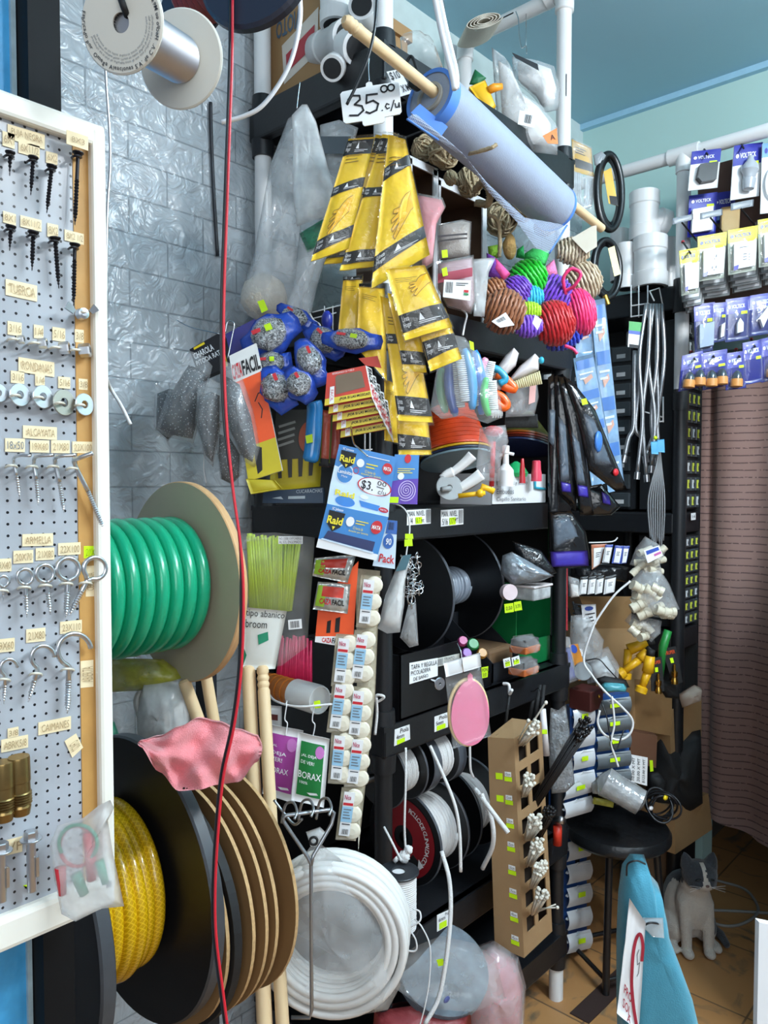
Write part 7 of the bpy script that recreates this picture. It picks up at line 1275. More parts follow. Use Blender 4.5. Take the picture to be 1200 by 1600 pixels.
for x, y, t in [(1022, 700, 'left'), (1032, 697, 'right')]: m = MB(mat('blue_tag', '#4f9fd0', .45)); Card([(x-5, y-10), (x+6, y-11), (x+7, y+10), (x-4, y+9)], 2.31, .001).body(m, .002); S('blue_tag', f'{t} one of two small blue tags on the thin cable bundle', 'tag', m)
m = MB(LIME); m.ell(on(1024, 684, 2.32), .008, .005, .006); S('lime_tag', 'lime sticker above the blue tags of the thin cables', 'sticker', m)
# blue blister strips
for i, (q, d, t) in enumerate([([(896, 560), (928, 552), (962, 750), (925, 762)], 2.20, 'wide blue blister strip nearest the black packs'), ([(922, 470), (945, 466), (976, 764), (950, 770)], 2.25, 'long blue blister strip hanging farther right'), ([(898, 470), (920, 472), (930, 555), (900, 560)], 2.26, 'short blue blister strip above the wide one')]):
    c = Card(q, d, .004, .002, i); b = MB(mat('pale_blue_blister', '#8fb3d6', .2, alpha=.85, clear=.4)); c.body(b, .003); p = MB(mat('blister_blue_print', '#3a6fb4', .4)); w = MB(mat('pale_blister_print', '#cfdbe6', .4)); o = MB(mat('peach_print', '#c99a88', .5))
    for k in range(4 if i < 2 else 2): v = .03+k*.24*(1 if i < 2 else 2); c.rect(p, .08, v, .92, v+.07*(1 if i < 2 else 2)); c.lines(w, .15, v+.10, .8, v+.17, 2, .002); c.poly(o, [(.3, v+.15), (.7, v+.12), (.75, v+.15), (.35, v+.19)], .002)
    T('blister_strip', t, 'blister strip', [('film', b, [('blue_print', p), ('pale_print', w), ('peach_print', o)])], 'blue blister strips')
# black leaf shaped packs
BPK = mat('black_pack_film', '#141518', .2, bump=.5, bs=50, clear=.3); PUR = mat('purple_band', '#3b2f9c', .3); CLW = mat('clear_window', '#667280', .12, alpha=.8, bump=.6, bs=60)
for i, (o, wn, pb, d, t) in enumerate([([(856, 590), (868, 582), (876, 600), (874, 760), (872, 872), (856, 880)], [(858, 640), (868, 640), (866, 700), (858, 690)], None, 2.06, 'leftmost black pack hanging at the right end of the third shelf'),
    ([(866, 588), (880, 584), (890, 640), (902, 760), (900, 800), (872, 772), (866, 700)], [(872, 650), (884, 660), (890, 750), (876, 755)], [(876, 752), (892, 756), (893, 770), (878, 768)], 2.05, 'second black pack with a clear window and purple band'),
    ([(872, 588), (890, 592), (908, 660), (922, 760), (928, 805), (906, 806), (896, 740)], [(892, 670), (905, 690), (915, 760), (902, 755)], [(902, 757), (918, 760), (920, 778), (904, 775)], 2.04, 'third black pack from the left with a purple band'),
    ([(880, 586), (898, 600), (930, 640), (962, 720), (980, 765), (962, 768), (920, 735), (905, 670)], [(908, 640), (928, 655), (958, 730), (930, 725)], None, 2.03, 'rightmost black pack spreading over the blue blister strips'),
    ([(858, 800), (892, 798), (915, 830), (922, 872), (915, 888), (860, 888)], [(864, 810), (890, 806), (906, 840), (866, 858)], [(860, 862), (918, 860), (920, 884), (862, 886)], 2.03, 'lowest black pack with a broad purple foot'),
    ([(916, 760), (940, 756), (970, 792), (955, 805), (925, 806), (912, 790)], None, [(940, 768), (952, 775), (955, 790), (942, 786)], 2.08, 'small black pack with a blue corner under the blister strips')]):
    b = MB(BPK); b.pillow([on(x, y, d) for x, y in o], .014, .3, 6, 3, 70+i); ps = [('film', b)]
    if wn: w = MB(CLW); w.pillow([on(x, y, d-.012) for x, y in wn], .006, .4, 4, 3, i); ps.append(('window', w))
    if pb: p = MB(PUR); p.pillow([on(x, y, d-.016) for x, y in pb], .003, .2, 3, 2, i); ps.append(('purple_band', p))
    if i == 3:
        s = MB(LIME); Card([(908, 624), (916, 622), (919, 631), (910, 633)], 2.005).body(s, .0008); p = MB(mat('blue_part', '#3f78c4', .4)); p.ell(on(935, 690, 2.012), .018, .008, .028); p.use(RED).ell(on(962, 738, 2.012), .012, .006, .010); ps += [('price_sticker', s), ('coloured_contents', p)]
    T('black_pack', t, 'pack', ps, 'black hanging packs at the right shelf end')
m = MB(mat('red_strip', '#a01c28', .45)); Card([(879, 890), (887, 888), (887, 985), (881, 985)], 2.2).body(m, .012); S('red_strip', 'narrow red upright strip right of the green bin', 'strip', m)
# small packs on hooks
def minipack(q, d, top, label, body='#b9bec2'):
    c = Card(q, d, .004, .001); b = MB(mat('mini'+body[1:], body, .25, bump=.4)); c.body(b, .004); w = MB(WHITE); c.rect(w, .15, .15, .85, .95, .001); k = MB(mat('mini'+top[1:], top, .4)); c.rect(k, 0, 0, 1, .14); k.use(INK); c.lines(k, .3, .35, .7, .6, 3, .002)
    return T('small_pack', label, 'pack', [('pouch', b, [('white_label', w), ('printing', k)])], 'small hanging packs behind the black ones')
minipack([(946, 851), (958, 851), (952, 880), (941, 879)], 2.3, '#2b3f8f', 'white labelled blue pack, left of its twin on the hook over the brown box'); minipack([(961, 852), (974, 853), (969, 881), (956, 880)], 2.3, '#2b3f8f', 'white labelled blue pack, right of its twin on the hook', '#4a5fb0'); minipack([(973, 853), (984, 853), (979, 880), (970, 881)], 2.31, '#2b3f8f', 'blue pack at the end of the upper hook', '#3a4a90')
minipack([(924, 851), (948, 850), (938, 882), (925, 890)], 2.32, '#b0603a', 'orange tinted pack beginning the upper hook row', '#a8785e')
for i, x in enumerate((908, 921, 933, 946)): minipack([(x, 902), (x+11+(i == 3)*6, 901-i), (x+8+(i == 3)*6, 928-i), (x-3, 929)], 2.25, '#1c1d20', ['first white tag from the left', 'second white tag from the left', 'third white tag from the left', 'widest white tag, last'][i]+' in the row under the upper hook packs', '#d5d8da')
m = MB(WIREW); m.tube(pxcurve([(920, 848), (950, 847), (960, 845), (965, 840)], 2.33), .0022, 6); S('display_hook', 'white display hook above the small packs', 'hook', m); m = MB(mat('black_film', '#1c1d20')); m.pillow([on(x, y, 2.36) for x, y in [(895, 885), (940, 880), (985, 885), (982, 910), (940, 905), (895, 902)]], .04, .4, 6, 3, 4); S('black_bundle', 'dark bundle of packs between the two hook rows', 'bundle', m)
sbag([(888, 900), (905, 905), (908, 930), (890, 932)], 2.24, 'small clear bag left of the white tags', SMOKE, .012, mat('white_powder', '#e2e2e0'), seed=31)
# brown cartons in the corner
def carton(q, d, dep, label, mtl=KRAFT, name='carton'): c = Card(q, d); b = MB(mtl); c.body(b, dep); return S(name, label, 'carton', b)
carton([(905, 932), (988, 932), (985, 985), (925, 985)], [2.45, 2.50, 2.50, 2.45], .1, 'brown carton flap under the row of white tags', DKRAFT, 'carton_flap'); carton([(925, 982), (1012, 982), (1015, 1135), (935, 1120)], [2.45, 2.52, 2.52, 2.45], .2, 'tall brown carton behind the yellow spray guns')
carton([(985, 1060), (1050, 1070), (1050, 1150), (988, 1140)], 2.50, .18, 'lower brown carton under the yellow spray guns', DKRAFT); carton([(1046, 1110), (1096, 1092), (1096, 1150), (1048, 1178)], [2.55, 2.65, 2.65, 2.55], .15, 'brown carton with torn paper beside the curtain edge'); m = MB(mat('torn_paper', '#b9a89a', .8)); m.pillow([on(x, y, 2.55) for x, y in [(1060, 1085), (1085, 1070), (1096, 1075), (1094, 1095), (1066, 1106)]], .03, .5, 5, 2, 3); S('torn_paper', 'crumpled paper on the carton beside the curtain edge', 'paper', m)
carton([(1053, 1262), (1107, 1240), (1113, 1296), (1055, 1335)], [2.52, 2.66, 2.66, 2.52], .22, 'brown carton on the floor left of the curtain hem'); carton([(985, 1142), (1027, 1150), (1025, 1200), (985, 1190)], 2.46, .12, 'reddish brown carton behind the price board', mat('reddish_carton', '#6b4630', .8)); carton([(1008, 1296), (1052, 1285), (1054, 1400), (1008, 1390)], 2.62, .2, 'dark carton on the floor behind the stool', mat('dim_carton', '#5e452e', .8))
m = MB(BLACKM); m.pillow([on(x, y, 2.62) for x, y in [(1022, 1140), (1050, 1150), (1095, 1140), (1098, 1255), (1052, 1290), (1010, 1275), (1008, 1200)]], .08, .3, 6, 3, 3); S('black_sack', 'black plastic sack between the cartons beside the curtain', 'sack', m)
m = MB(BLACKM); m.pillow([on(x, y, 2.48) for x, y in [(1012, 1208), (1030, 1205), (1042, 1220), (1040, 1245), (1014, 1245)]], .03, .2, 5, 3, 4); S('black_roll', 'black rounded bundle behind the stool, right of the price board', 'bundle', m)
# bag of pipe fittings
BEI = mat('cream_pvc', '#cdc6b2', .35)
def fbag(o, d, n, label, seed, R=.012, L=.035, extra=()):
    rd = random.Random(seed); cx = sum(p[0] for p in o)/len(o); cy = sum(p[1] for p in o)/len(o); w = max(abs(p[0]-cx) for p in o)*.62; h = max(abs(p[1]-cy) for p in o)*.55; f = MB(SMOKE); f.pillow([on(x, y, d) for x, y in o], .04, .25, 6, 3, seed); ps = [('film', f)]
    for i in range(n):
        c = on(cx+rd.uniform(-w, w), cy+8+rd.uniform(-h, h), d+rd.uniform(-.03, .0)); ax = (RT*rd.uniform(.5, 1)+UP*rd.uniform(-.8, .6)+FW*rd.uniform(-.4, .4)).normalized(); m = MB(BEI); m.lathe(c-ax*L/2, ax, [(R*.8, 0), (R*1.15, 0), (R*1.15, L*.35), (R, L*.37), (R, L*.63), (R*1.15, L*.65), (R*1.15, L), (R*.8, L)], 14); ps.append(('pipe_fitting', m))
    return T('fittings_bag', label, 'bag', ps+list(extra), 'bags of cream pipe fittings')
l = MB(WHITE); c = Card([(1006, 860), (1030, 852), (1036, 868), (1012, 880)], 2.22); c.body(l, .001); k = MB(BLUE); c.rect(k, .1, .1, .9, .4); k.use(mat('magenta_print', '#c060a0', .5)); c.rect(k, .5, .55, .95, .75)
fbag([(1008, 838), (1022, 846), (1042, 858), (1030, 880), (1034, 900), (1008, 892), (984, 882), (994, 856)], 2.28, 8, 'upper bag of cream pipe fittings with a blue and pink label, under the thin cables', 3, .009, .05, [('printed_label', l, [('printing', k)])]); fbag([(1030, 888), (1046, 912), (1062, 952), (1040, 960), (1030, 965), (1005, 962), (988, 940), (985, 908), (1000, 890)], 2.26, 16, 'middle and fullest bag of cream pipe fittings', 5, .013, .036); fbag([(985, 958), (1010, 965), (1034, 970), (1032, 990), (1018, 1003), (1000, 990), (976, 970)], 2.29, 6, 'lowest bag of cream pipe fittings above the yellow spray guns', 7, .011, .03)
# spray guns and nozzle packs
YSP = mat('yellow_spray_gun', '#d9a514', .4)
for i, (p, q, r, t) in enumerate([((1010, 1005), (982, 1015), (978, 1050), 'upper left yellow spray gun'), ((1012, 1018), (1000, 1030), (976, 1048), 'middle yellow spray gun'), ((1016, 1025), (1012, 1050), (1004, 1072), 'lower right yellow spray gun')]):
    m = MB(YSP); a, b, c = on(*p, 2.36-.02*i), on(*q, 2.36-.02*i), on(*r, 2.36-.02*i); m.tube([a, b], [.014, .018], 12); m.tube([b, c], [.013, .011], 12); m.lathe(c, c-b, [(.011, 0), (.018, .004), (.018, .02), (.012, .022)], 16); k = MB(BLACKM); k.tube([a, a+(a-b)*.4], .012, 10); T('spray_gun', t+' hanging in front of the brown carton', 'spray gun', [('body', m), ('trigger', k)], 'yellow spray guns')
m = MB(mat('green_sprayer', '#1c7a34', .4)); m.tube([on(1044, 985, 2.36), on(1036, 1010, 2.36), on(1032, 1060, 2.36)], [.012, .014, .008], 12); S('green_nozzle', 'green hose nozzle hanging right of the yellow spray guns', 'nozzle', m)
BRS2 = mat('brass_nozzle', '#c49a4a', .25, 1)
for i, (q, t) in enumerate([([(1034, 1014), (1056, 1010), (1067, 1066), (1052, 1070)], 'right nozzle pack with a brass nozzle on a black card'), ([(1016, 1030), (1034, 1026), (1038, 1080), (1018, 1080)], 'left nozzle pack on a black card half behind the spray guns')]):
    c = Card(q, 2.35-.02*i); b = MB(BLACKM); c.body(b, .004); k = MB(ORANGE); c.text(k, 'TRUPER', .1, .08, .85, .18, .0015); s = MB(LIME); c.rect(s, .35, .28, .6, .42, .0015); z = MB(BRS2); z.lathe(c.P(.55, .45, .008), UP*-1, [(.004, 0), (.004, .02), (.009, .022), (.009, .035), (.006, .04), (.01, .05), (.01, .06)], 16); T('nozzle_pack', t, 'pack', [('card', b, [('lettering', k), ('price_sticker', s)]), ('nozzle', z)], 'brass nozzle packs')
m = MB(BLACKM); m.pillow([on(x, y, 2.40) for x, y in [(1020, 1060), (1060, 1065), (1062, 1092), (1040, 1090)]], .02, .5, 5, 2, 8); S('dark_pack', 'dark torn pack dangling below the nozzle packs', 'pack', m)
# clutter left of the cartons
CLB2 = SMOKE
sbag([(892, 962), (918, 960), (944, 1000), (940, 1030), (905, 1040), (890, 1010)], 2.3, 'crumpled clear bag under the white tags, over the brown carton edge', SMOKE, .04, seed=41); sbag([(912, 1025), (950, 1010), (968, 1040), (966, 1065), (918, 1068)], 2.32, 'clear bag of bubbles above the teal case', SMOKE, .04, mat('white_bits', '#b9bec0', .6, var=.4, vs=80), seed=42)
m = MB(mat('black_mesh_basket', '#202227', .5)); 
for i in range(6): m.tube([on(895+i*3, 940+i*3, 2.34), on(906+i*2.2, 982, 2.34)], .003, 6); m.tube([on(895, 944+i*7, 2.34), on(914, 946+i*7, 2.34)], .003, 6)
S('mesh_basket', 'black mesh basket corner left of the brown carton flap', 'basket', m)
c = Card([(908, 945), (931, 944), (932, 975), (912, 982)], 2.33, .003); b = MB(WHITE); c.body(b, .002); k = MB(INK); c.lines(k, .2, .4, .9, .9, 3); k.use(BLUE); c.oval(k, .5, .18, .3, .1); T('white_pack', 'white printed pack beside the black mesh basket', 'pack', [('pouch', b, [('printing', k)])])
c = Card([(889, 1008), (903, 1006), (920, 1060), (904, 1064)], 2.24); b = MB(mat('orange_card', '#d98a2c', .45)); c.body(b, .002); w = MB(BLUE); c.oval(w, .40, .12, .35, .12, .0012); k = MB(mat('grey_tape_roll', '#8e959a', .4)); k.lathe(c.P(.6, .74, .004), c.n, [(.013, 0), (.026, 0), (.026, .012), (.013, .012)], 28); h = MB(BORE); h.lathe(c.P(.6, .74, .0045), c.n, [(0, 0), (.013, 0)], 20, False, False); T('tape_card', 'orange hanging card with a grey tape roll left of the clear bags', 'card', [('card', b, [('blue_logo', w)]), ('tape_roll', k, [('core', h)])])
sbag([(880, 995), (890, 995), (898, 1040), (905, 1062), (884, 1070)], 2.23, 'narrow clear pack left of the orange tape card', SMOKE, .01, mat('blue_bits', '#3a4a9c', .5), seed=44)
m = MB(mat('teal_case', '#4f9aa6', .35)); m.pillow([on(x, y, 2.2) for x, y in [(939, 1070), (945, 1066), (975, 1068), (980, 1075), (978, 1081), (942, 1081)]], .02, .02, 5, 3, 1); k = MB(BLACKM); k.pillow([on(x, y, 2.22) for x, y in [(932, 1060), (945, 1056), (978, 1062), (984, 1074), (940, 1078)]], .02, .05, 5, 3, 2); T('glasses_case', 'teal fronted black case lying on the drawer organiser', 'case', [('teal_front', m), ('black_top', k)])
m = MB(mat('maroon_box', '#4a1f1c', .5)); m.box(on(916, 1090, 2.28), (.08, .07, .06), None, .003); k = MB(BRS2); k.ell(on(936, 1088, 2.24), .005, .005, .005); T('maroon_box', 'small maroon box with a knob on the drawer organiser', 'box', [('box', m), ('knob', k)])
S('cable_loop', 'white cable looping over the drawer organiser and the teal case', 'cable', MB(WC).tube(pxcurve([(985, 908, 2.2), (960, 930, 2.2), (935, 965, 2.2), (925, 985, 2.2), (912, 1030, 2.2), (925, 1055, 2.18), (945, 1080, 2.15), (972, 1105, 2.13), (988, 1125, 2.13), (985, 1145, 2.13), (968, 1156, 2.13), (945, 1148, 2.13), (934, 1130, 2.13), (937, 1110, 2.13)], 2.2), .0032, 8)); S('thin_white_cable', 'white cable dropping in front of the organiser to the price board', 'cord', MB(WC).tube(pxcurve([(956, 1088, 2.12), (960, 1130, 2.12), (955, 1160, 2.12), (962, 1185, 2.12), (966, 1198, 2.12)], 2.12), .003, 8))
S('thin_black_cable', 'thin black cable running down the organiser front', 'cord', MB(BLKW).tube(pxcurve([(940, 1098, 2.15), (948, 1120, 2.13), (953, 1150, 2.12), (962, 1172, 2.12), (975, 1140, 2.13)], 2.12), .002, 6)); S('thin_black_cable', 'thin black cable over the clear bubble bag', 'cord', MB(BLKW).tube(pxcurve([(915, 1032, 2.26), (935, 1030, 2.25), (950, 1045, 2.24), (966, 1062, 2.24)], 2.25), .002, 6))
# drawer organisers
WDR = mat('white_drawer', '#c9cdd2', .4, clear=.2); BDR = mat('blue_drawer_case', '#27508f', .4); GDR = mat('smoke_drawer', '#5e6468', .3)
def organiser(px0, px1, ytop, n, h, d0, d1, label, mtl=WDR, sl=0):
    ps = []; q = Card([(px0, ytop), (px1, ytop+sl), (px1, ytop+sl+n*h), (px0, ytop+n*h)], [d0, d1, d1, d0]); b = MB(BDR); q2 = Card([p-q.n*.012 for p in q.q], 1); q2.body(b, .03); ps.append(('case', b))
    for i in range(n):
        v0, v1 = (i+.12)/n, (i+.96)/n; f = MB(mtl); f.grid(lambda a, bb: q.P(.04+.92*a, v0+(v1-v0)*bb, .004+.010*math.sin(PI*bb)), 2, 6); f.prism([q.P(.04, v0+(.3/n)), q.P(.5, v0), q.P(.96, v0+.1/n), q.P(.96, v0+.2/n, 0), q.P(.5, v0+.12/n), q.P(.04, v0+.36/n)], q.n*.008)
        s = [] 
        if i % 2 == 0 or mtl is GDR: l = MB(LIME); q.rect(l, .35, v0+.2/n, .62, v0+.42/n, .018); s.append(('price_sticker', l))
        ps.append(('drawer', f, s))
    return T('drawer_organiser', label, 'drawer organiser', ps, 'blue drawer organisers by the stool')
organiser(893, 929, 1106, 4, 33, 2.26, 2.27, 'white fronted organiser column nearest the shelving unit, above the stool', WDR, -8); organiser(929, 986, 1092, 5, 28, 2.28, 2.30, 'smoke fronted organiser column with lime stickers behind the white cable loop', GDR, -8); organiser(876, 924, 1222, 2, 30, 2.20, 2.30, 'short white organiser just above the stool seat, left', WDR, -14); organiser(882, 922, 1312, 5, 36, 2.36, 2.46, 'white and blue organiser under the stool', WDR, -10)
# price board
c = Card([(969, 1176), (1012, 1184), (1011, 1228), (967, 1216)], 2.34); b = MB(WHITE); c.body(b, .003); k = MB(INK)
for i, s in enumerate(['PRECIO', '5.00 X MT', '10.00 X MT', '20.00 X MT', '$123.00 X MT']): c.text(k, s, .06+.19*i, .08, .16+.19*i, .92, .0015, 0, 2)
T('price_board', 'white board with rows of upright PRECIO prices behind the stool', 'price board', [('board', b, [('lettering', k)])]); m = MB(LIME); Card([(1015, 1188), (1020, 1188), (1021, 1205), (1016, 1206)], 2.4).body(m, .001); S('lime_strip', 'narrow lime strip right of the price board', 'strip', m)
m = MB(mat('clear_film_roll', '#a9adb0', .15, alpha=.75, bump=.5)); a, b_ = on(935, 1215, 2.24), on(998, 1252, 2.2); m.lathe(a, b_-a, [(.010, 0), (.044, .02), (.040, .06), (.038, .13), (.012, .14)], 28); m.pillow([on(x, y, 2.26) for x, y in [(922, 1222), (945, 1205), (965, 1212), (955, 1245), (926, 1240)]], .02, .5, 5, 2, 7); k = MB(FRW); k.lathe(b_, b_-a, [(.008, -.005), (.011, .008), (.006, .008)], 16); T('film_roll', 'roll of clear film lying behind the stool seat', 'film roll', [('film', m), ('core', k)])
m = MB(BLKW); 
for i in range(7): c0_ = on(1030+i % 3*3, 1258, 2.36-.01*i); m.tube([c0_+RT*(.036+.004*(i % 3))*math.cos(a)+UP*(.042-.003*(i % 2))*math.sin(a)+FW*.03*math.sin(a+i) for a in [j*2*PI/30 for j in range(30)]], .0032, 6, True)
k = MB(FRW); k.ell(on(1017, 1263, 2.3), .010, .006, .006); k.use(YEL).ell(on(1040, 1246, 2.3), .012, .006, .008); T('cable_coil', 'tangled coil of black cable beside the stool seat', 'cable', [('cable', m), ('plugs', k)])
m = MB(YG); Card([(928, 1246), (960, 1252), (958, 1262), (926, 1256)], 2.26, .004).body(m, .004); S('yellow_packet', 'flat yellow packet under the clear film roll', 'packet', m)
# bubble wrap, tube, red handled tool
m = MB(mat('bubble_wrap', '#9ba0a4', .15, alpha=.7, bump=1, bs=160, metal=.1)); m.pillow([on(x, y, 1.98) for x, y in [(860, 1106), (872, 1110), (884, 1100), (890, 1140), (898, 1225), (884, 1238), (862, 1240), (857, 1180)]], .015, .5, 7, 3, 5); s = MB(LIME); Card([(882, 1172), (890, 1168), (892, 1177), (884, 1180)], 1.94).body(s, .0008); T('bubble_wrap', 'sheet of bubble wrap hanging right of the zip tie carton', 'bubble wrap', [('sheet', m), ('price_sticker', s)])
m = MB(FRW); m.tube([on(848, 1108, 1.97), on(853, 1180, 1.97)], [.008, .010], 12); s = MB(LIME); Card([(847, 1140), (855, 1140), (855, 1147), (847, 1147)], 1.95).body(s, .0008); T('white_tube', 'white plastic tube between zip tie carton and bubble wrap', 'tube', [('tube', m), ('price_sticker', s)])
m = MB(mat('red_grip', '#c8321e', .4)); m.tube([on(871, 1290, 2.11), on(871, 1320, 2.11)], .012, 14); k = MB(STEEL); k.tube([on(866, 1280, 2.12), on(880, 1282, 2.09)], .010, 12); T('red_handled_tool', 'steel headed tool with a red grip hanging on the right upright', 'tool', [('grip', m), ('head', k)])
m = MB(BLKW); m.tube(pxcurve([(812, 1062, 2.1), (830, 1080, 2.05), (842, 1075, 2.0), (846, 1090, 2.0)], 2.0), .0015, 6); m.use(BLACKM)
for i in range(3): m.tube([on(838+6*i, 1070, 2.08), on(826+9*i, 1125, 2.06)], .006, 8)
S('black_rods', 'black rods hanging from the fourth shelf right end', 'rods', m)
# ================================================================== STOOL
sc_ = on(964, 1290, 2.37); sz = sc_.z; VIN = mat('cracked_black_vinyl', '#15171a', .32, var=.4, vs=60, bump=.5, bs=40); m = MB(VIN); R = .160; m.lathe((sc_.x, sc_.y, sz-.035), (0, 0, 1), [(R*.94, 0), (R, .010), (R*1.0, .026), (R*.95, .038), (R*.7, .044), (0, .046)], 56)
FRB = mat('black_stool_frame', '#121316', .35); legs = []; tops = []
for i in range(4):
    a = math.radians(195+90*i); t_ = V((sc_.x+.115*math.cos(a), sc_.y+.115*math.sin(a), sz-.03)); b_ = V((sc_.x+.150*math.cos(a), sc_.y+.150*math.sin(a), .0)); l = MB(FRB); l.cyl(t_, b_, .011, n=12); legs.append(('leg', l)); tops.append((t_, b_))
rg = MB(FRB)
for i in range(4): p, q = tops[i], tops[(i+1) % 4]; rg.cyl(p[0].lerp(p[1], .90), q[0].lerp(q[1], .90), .007, n=10)
T('stool', 'low round stool with a cracked black vinyl seat in front of the organisers', 'stool', [('seat', m)]+legs+[('stretcher', rg)])
# ================================================================== CURTAIN
CUR = bpy.data.materials.new('striped_brown_curtain'); CUR.use_nodes = True
def _cur():
    nt = CUR.node_tree; N = nt.nodes; L = nt.links; b = N['Principled BSDF']; b.inputs['Roughness'].default_value = .85; b.inputs['Sheen Weight'].default_value = .25; tc = N.new('ShaderNodeTexCoord'); sp = N.new('ShaderNodeSeparateXYZ'); L.new(tc.outputs['Object'], sp.inputs[0])
    nz = N.new('ShaderNodeTexNoise'); nz.inputs['Scale'].default_value = 14; L.new(tc.outputs['Object'], nz.inputs[0]); z = mathn(nt, 'ADD', sp.outputs[2], mathn(nt, 'MULTIPLY', nz.outputs[0], .006)); w = mathn(nt, 'FRACT', mathn(nt, 'MULTIPLY', z, 1/.0255)); k = mathn(nt, 'LESS_THAN', w, .16)
    n2 = N.new('ShaderNodeTexNoise'); n2.inputs['Scale'].default_value = 110; L.new(tc.outputs['Object'], n2.inputs[0]); k2 = mathn(nt, 'MULTIPLY', k, mathn(nt, 'GREATER_THAN', n2.outputs[0], .40)); mx = N.new('ShaderNodeMix'); mx.data_type = 'RGBA'; L.new(k2, mx.inputs[0]); mx.inputs[6].default_value = lin('#8a6c64'); mx.inputs[7].default_value = lin('#56403c'); L.new(mx.outputs[2], b.inputs['Base Color'])
    bp = N.new('ShaderNodeBump'); bp.inputs['Strength'].default_value = .3; bp.inputs['Distance'].default_value = .004; L.new(mathn(nt, 'SUBTRACT', 1, k2), bp.inputs['Height']); L.new(bp.outputs[0], b.inputs['Normal'])
_cur()
def curt(u, v):
    y = 1.035-u*1.2; zt, zb = 1.93, .315-.075*min(1, u*5)+.02*math.sin(9*u); z = zt+(zb-zt)*v
    return V((2.80+.012*math.sin(u*1.2/.085*2*PI*.5+.9*v)*(.5+.5*v)+.010*math.sin(u*31+2)+(.02*math.exp(-((u-.045)/.012)**2)), y-.008*v*math.sin(u*20), z))
m = MB(CUR); m.sheet(curt, 160, 24, (.003, 0, 0)); rd_ = MB(STEEL); rd_.cyl((2.80, 1.06, 1.935), (2.80, -.25, 1.935), .008); T('curtain', 'brown curtain with thin dark stripes closing the doorway on the right', 'curtain', [('cloth', m), ('rod', rd_)])
# ================================================================== ELECTRICAL GOODS ON THE RIGHT WALL
m = MB(mat('brown_pegboard', '#5a3d33', .7)); m.span((2.66, .2, 2.0), (2.67, .985, 2.56)); S('brown_pegboard', 'brown perforated board behind the electrical goods at the upper right', 'pegboard', m)
NVB = mat('deep_blue_card', '#2c2f96', .35); YH2 = mat('yellow_header_card', '#cfc300', .4); OUT = mat('white_outlet_plate', '#cfd2d6', .35); EF = clearfilm('goods_film', .02, '#f2f4f6', .08)
def hook(px, py, px2, py2, d): h = MB(BLACKM); h.tube([on(px, py, d+.12), on(px2, py2, d-.03)], .0028, 6); h.use(RED).ell(on(px, py, d+.12), .005, .005, .005); return h
def goods(q, d, label, hdr, hh, contents, group, hk=None, word='VOLTECK', back=WHITE, film=False):
    c = Card(q, d, .003, .001, q[0][0]); b = MB(back); c.body(b, .003); h = MB(hdr); c.rect(h, 0, 0, 1, hh, .0008); t = MB(WHITE if hdr is NVB else NVB); c.oval(t, .13, hh*.55, .055, .04, .0018, 14)
    if word: c.text(t, word, .22, hh*.42, .78, hh*.68, .0018, .02)
    s = MB(LIME); c.rect(s, .62, hh*.9, .88, hh*.9+.07, .0022); ps = [('card', b, [('header', h), ('lettering', t), ('price_sticker', s)])]
    ps += contents(c)
    if film: f = MB(EF); Card(q, d-.012, .012, .003, q[0][1]).body(f, .016); ps.append(('film', f))
    if hk: ps.append(('hook', hook(*hk, d)))
    return T('electrical_pack', label, 'electrical goods', ps, group)
def adaptor(c): m = MB(mat('black_adaptor', '#17191c', .4)); m.prism([c.P(u, v, .002) for u, v in [(.25, .42), (.85, .40), (.84, .85), (.36, .88), (.2, .75)]], c.n*.02); return [('adaptor', m)]
def holder(c):
    m = MB(mat('grey_lamp_holder', '#aab0b8', .3, clear=.3)); p = c.P(.5, .36, .02); dn = (c.P(.5, .9, .02)-p); L = dn.length; m.lathe(p, dn, [(.008, -.012), (.010, 0), (.024, L*.2), (.026, L*.35), (.020, L*.45), (.017, L*.6), (.020, L*.65), (.016, L*.98), (.012, L)], 24); return [('lamp_holder', m)]
def plate(kind):
    def f(c):
        m = MB(OUT); P = [(.12, .36), (.88, .36), (.88, .92), (.12, .92)]; m.prism([c.P(u, v, .006) for u, v in P], c.n*.010); k = MB(GREY if kind != 'n' else OUT)
        if kind == 'o':
            for v in (.50, .74): c.rect(k, .42, v, .45, v+.06, .0172); c.rect(k, .56, v, .59, v+.06, .0172); c.oval(k, .505, v+.09, .02, .016, .0172, 10)
        elif kind == 's':
            c.rect(k, .3, .46, .62, .475, .0172); c.rect(k, .3, .46, .315, .56, .0172)
            for v in (.62, .68, .74): c.rect(k, .42, v, .56, v+.012, .0172); c.oval(k, .64, v+.03, .018, .014, .0172, 10)
        b = MB(NVB); c.poly(b, [(.1, .86), (.28, .84), (.24, .94), (.1, .95)], .0176); return [('plate', m, [('slots', k)]), ('blue_corner', b)]
    return f
def bulb(cs):
    def f(c):
        o = []
        for u, tint in cs:
            m = MB(mat('smoked_bulb_glass', '#39414a', .08, clear=1)); p = c.P(u, .52, .012); q = c.P(u-.02, .80, .012); m.lathe(p, q-p, [(.004, 0), (.012, .008), (.016, .026), (.014, .04)], 16); b = MB(mat('bulb_base_tan', '#c98a4a', .45)); b.lathe(q, q-p, [(.016, -.006), (.017, 0), (.017, .016), (.010, .018)], 16); o.append(('bulb', m, [('base', b)]))
        return o
    return f
def dev(col, pts, nm='device'):
    def f(c): m = MB(mat('dev'+col[1:], col, .35)); m.prism([c.P(u, v, .004) for u, v in pts], c.n*.012); return [(nm, m)]
    return f
G1 = 'carded electrical goods on the upper hooks'; G2 = 'outlet plates with yellow headers'; G3 = 'blue packs of electrical goods'
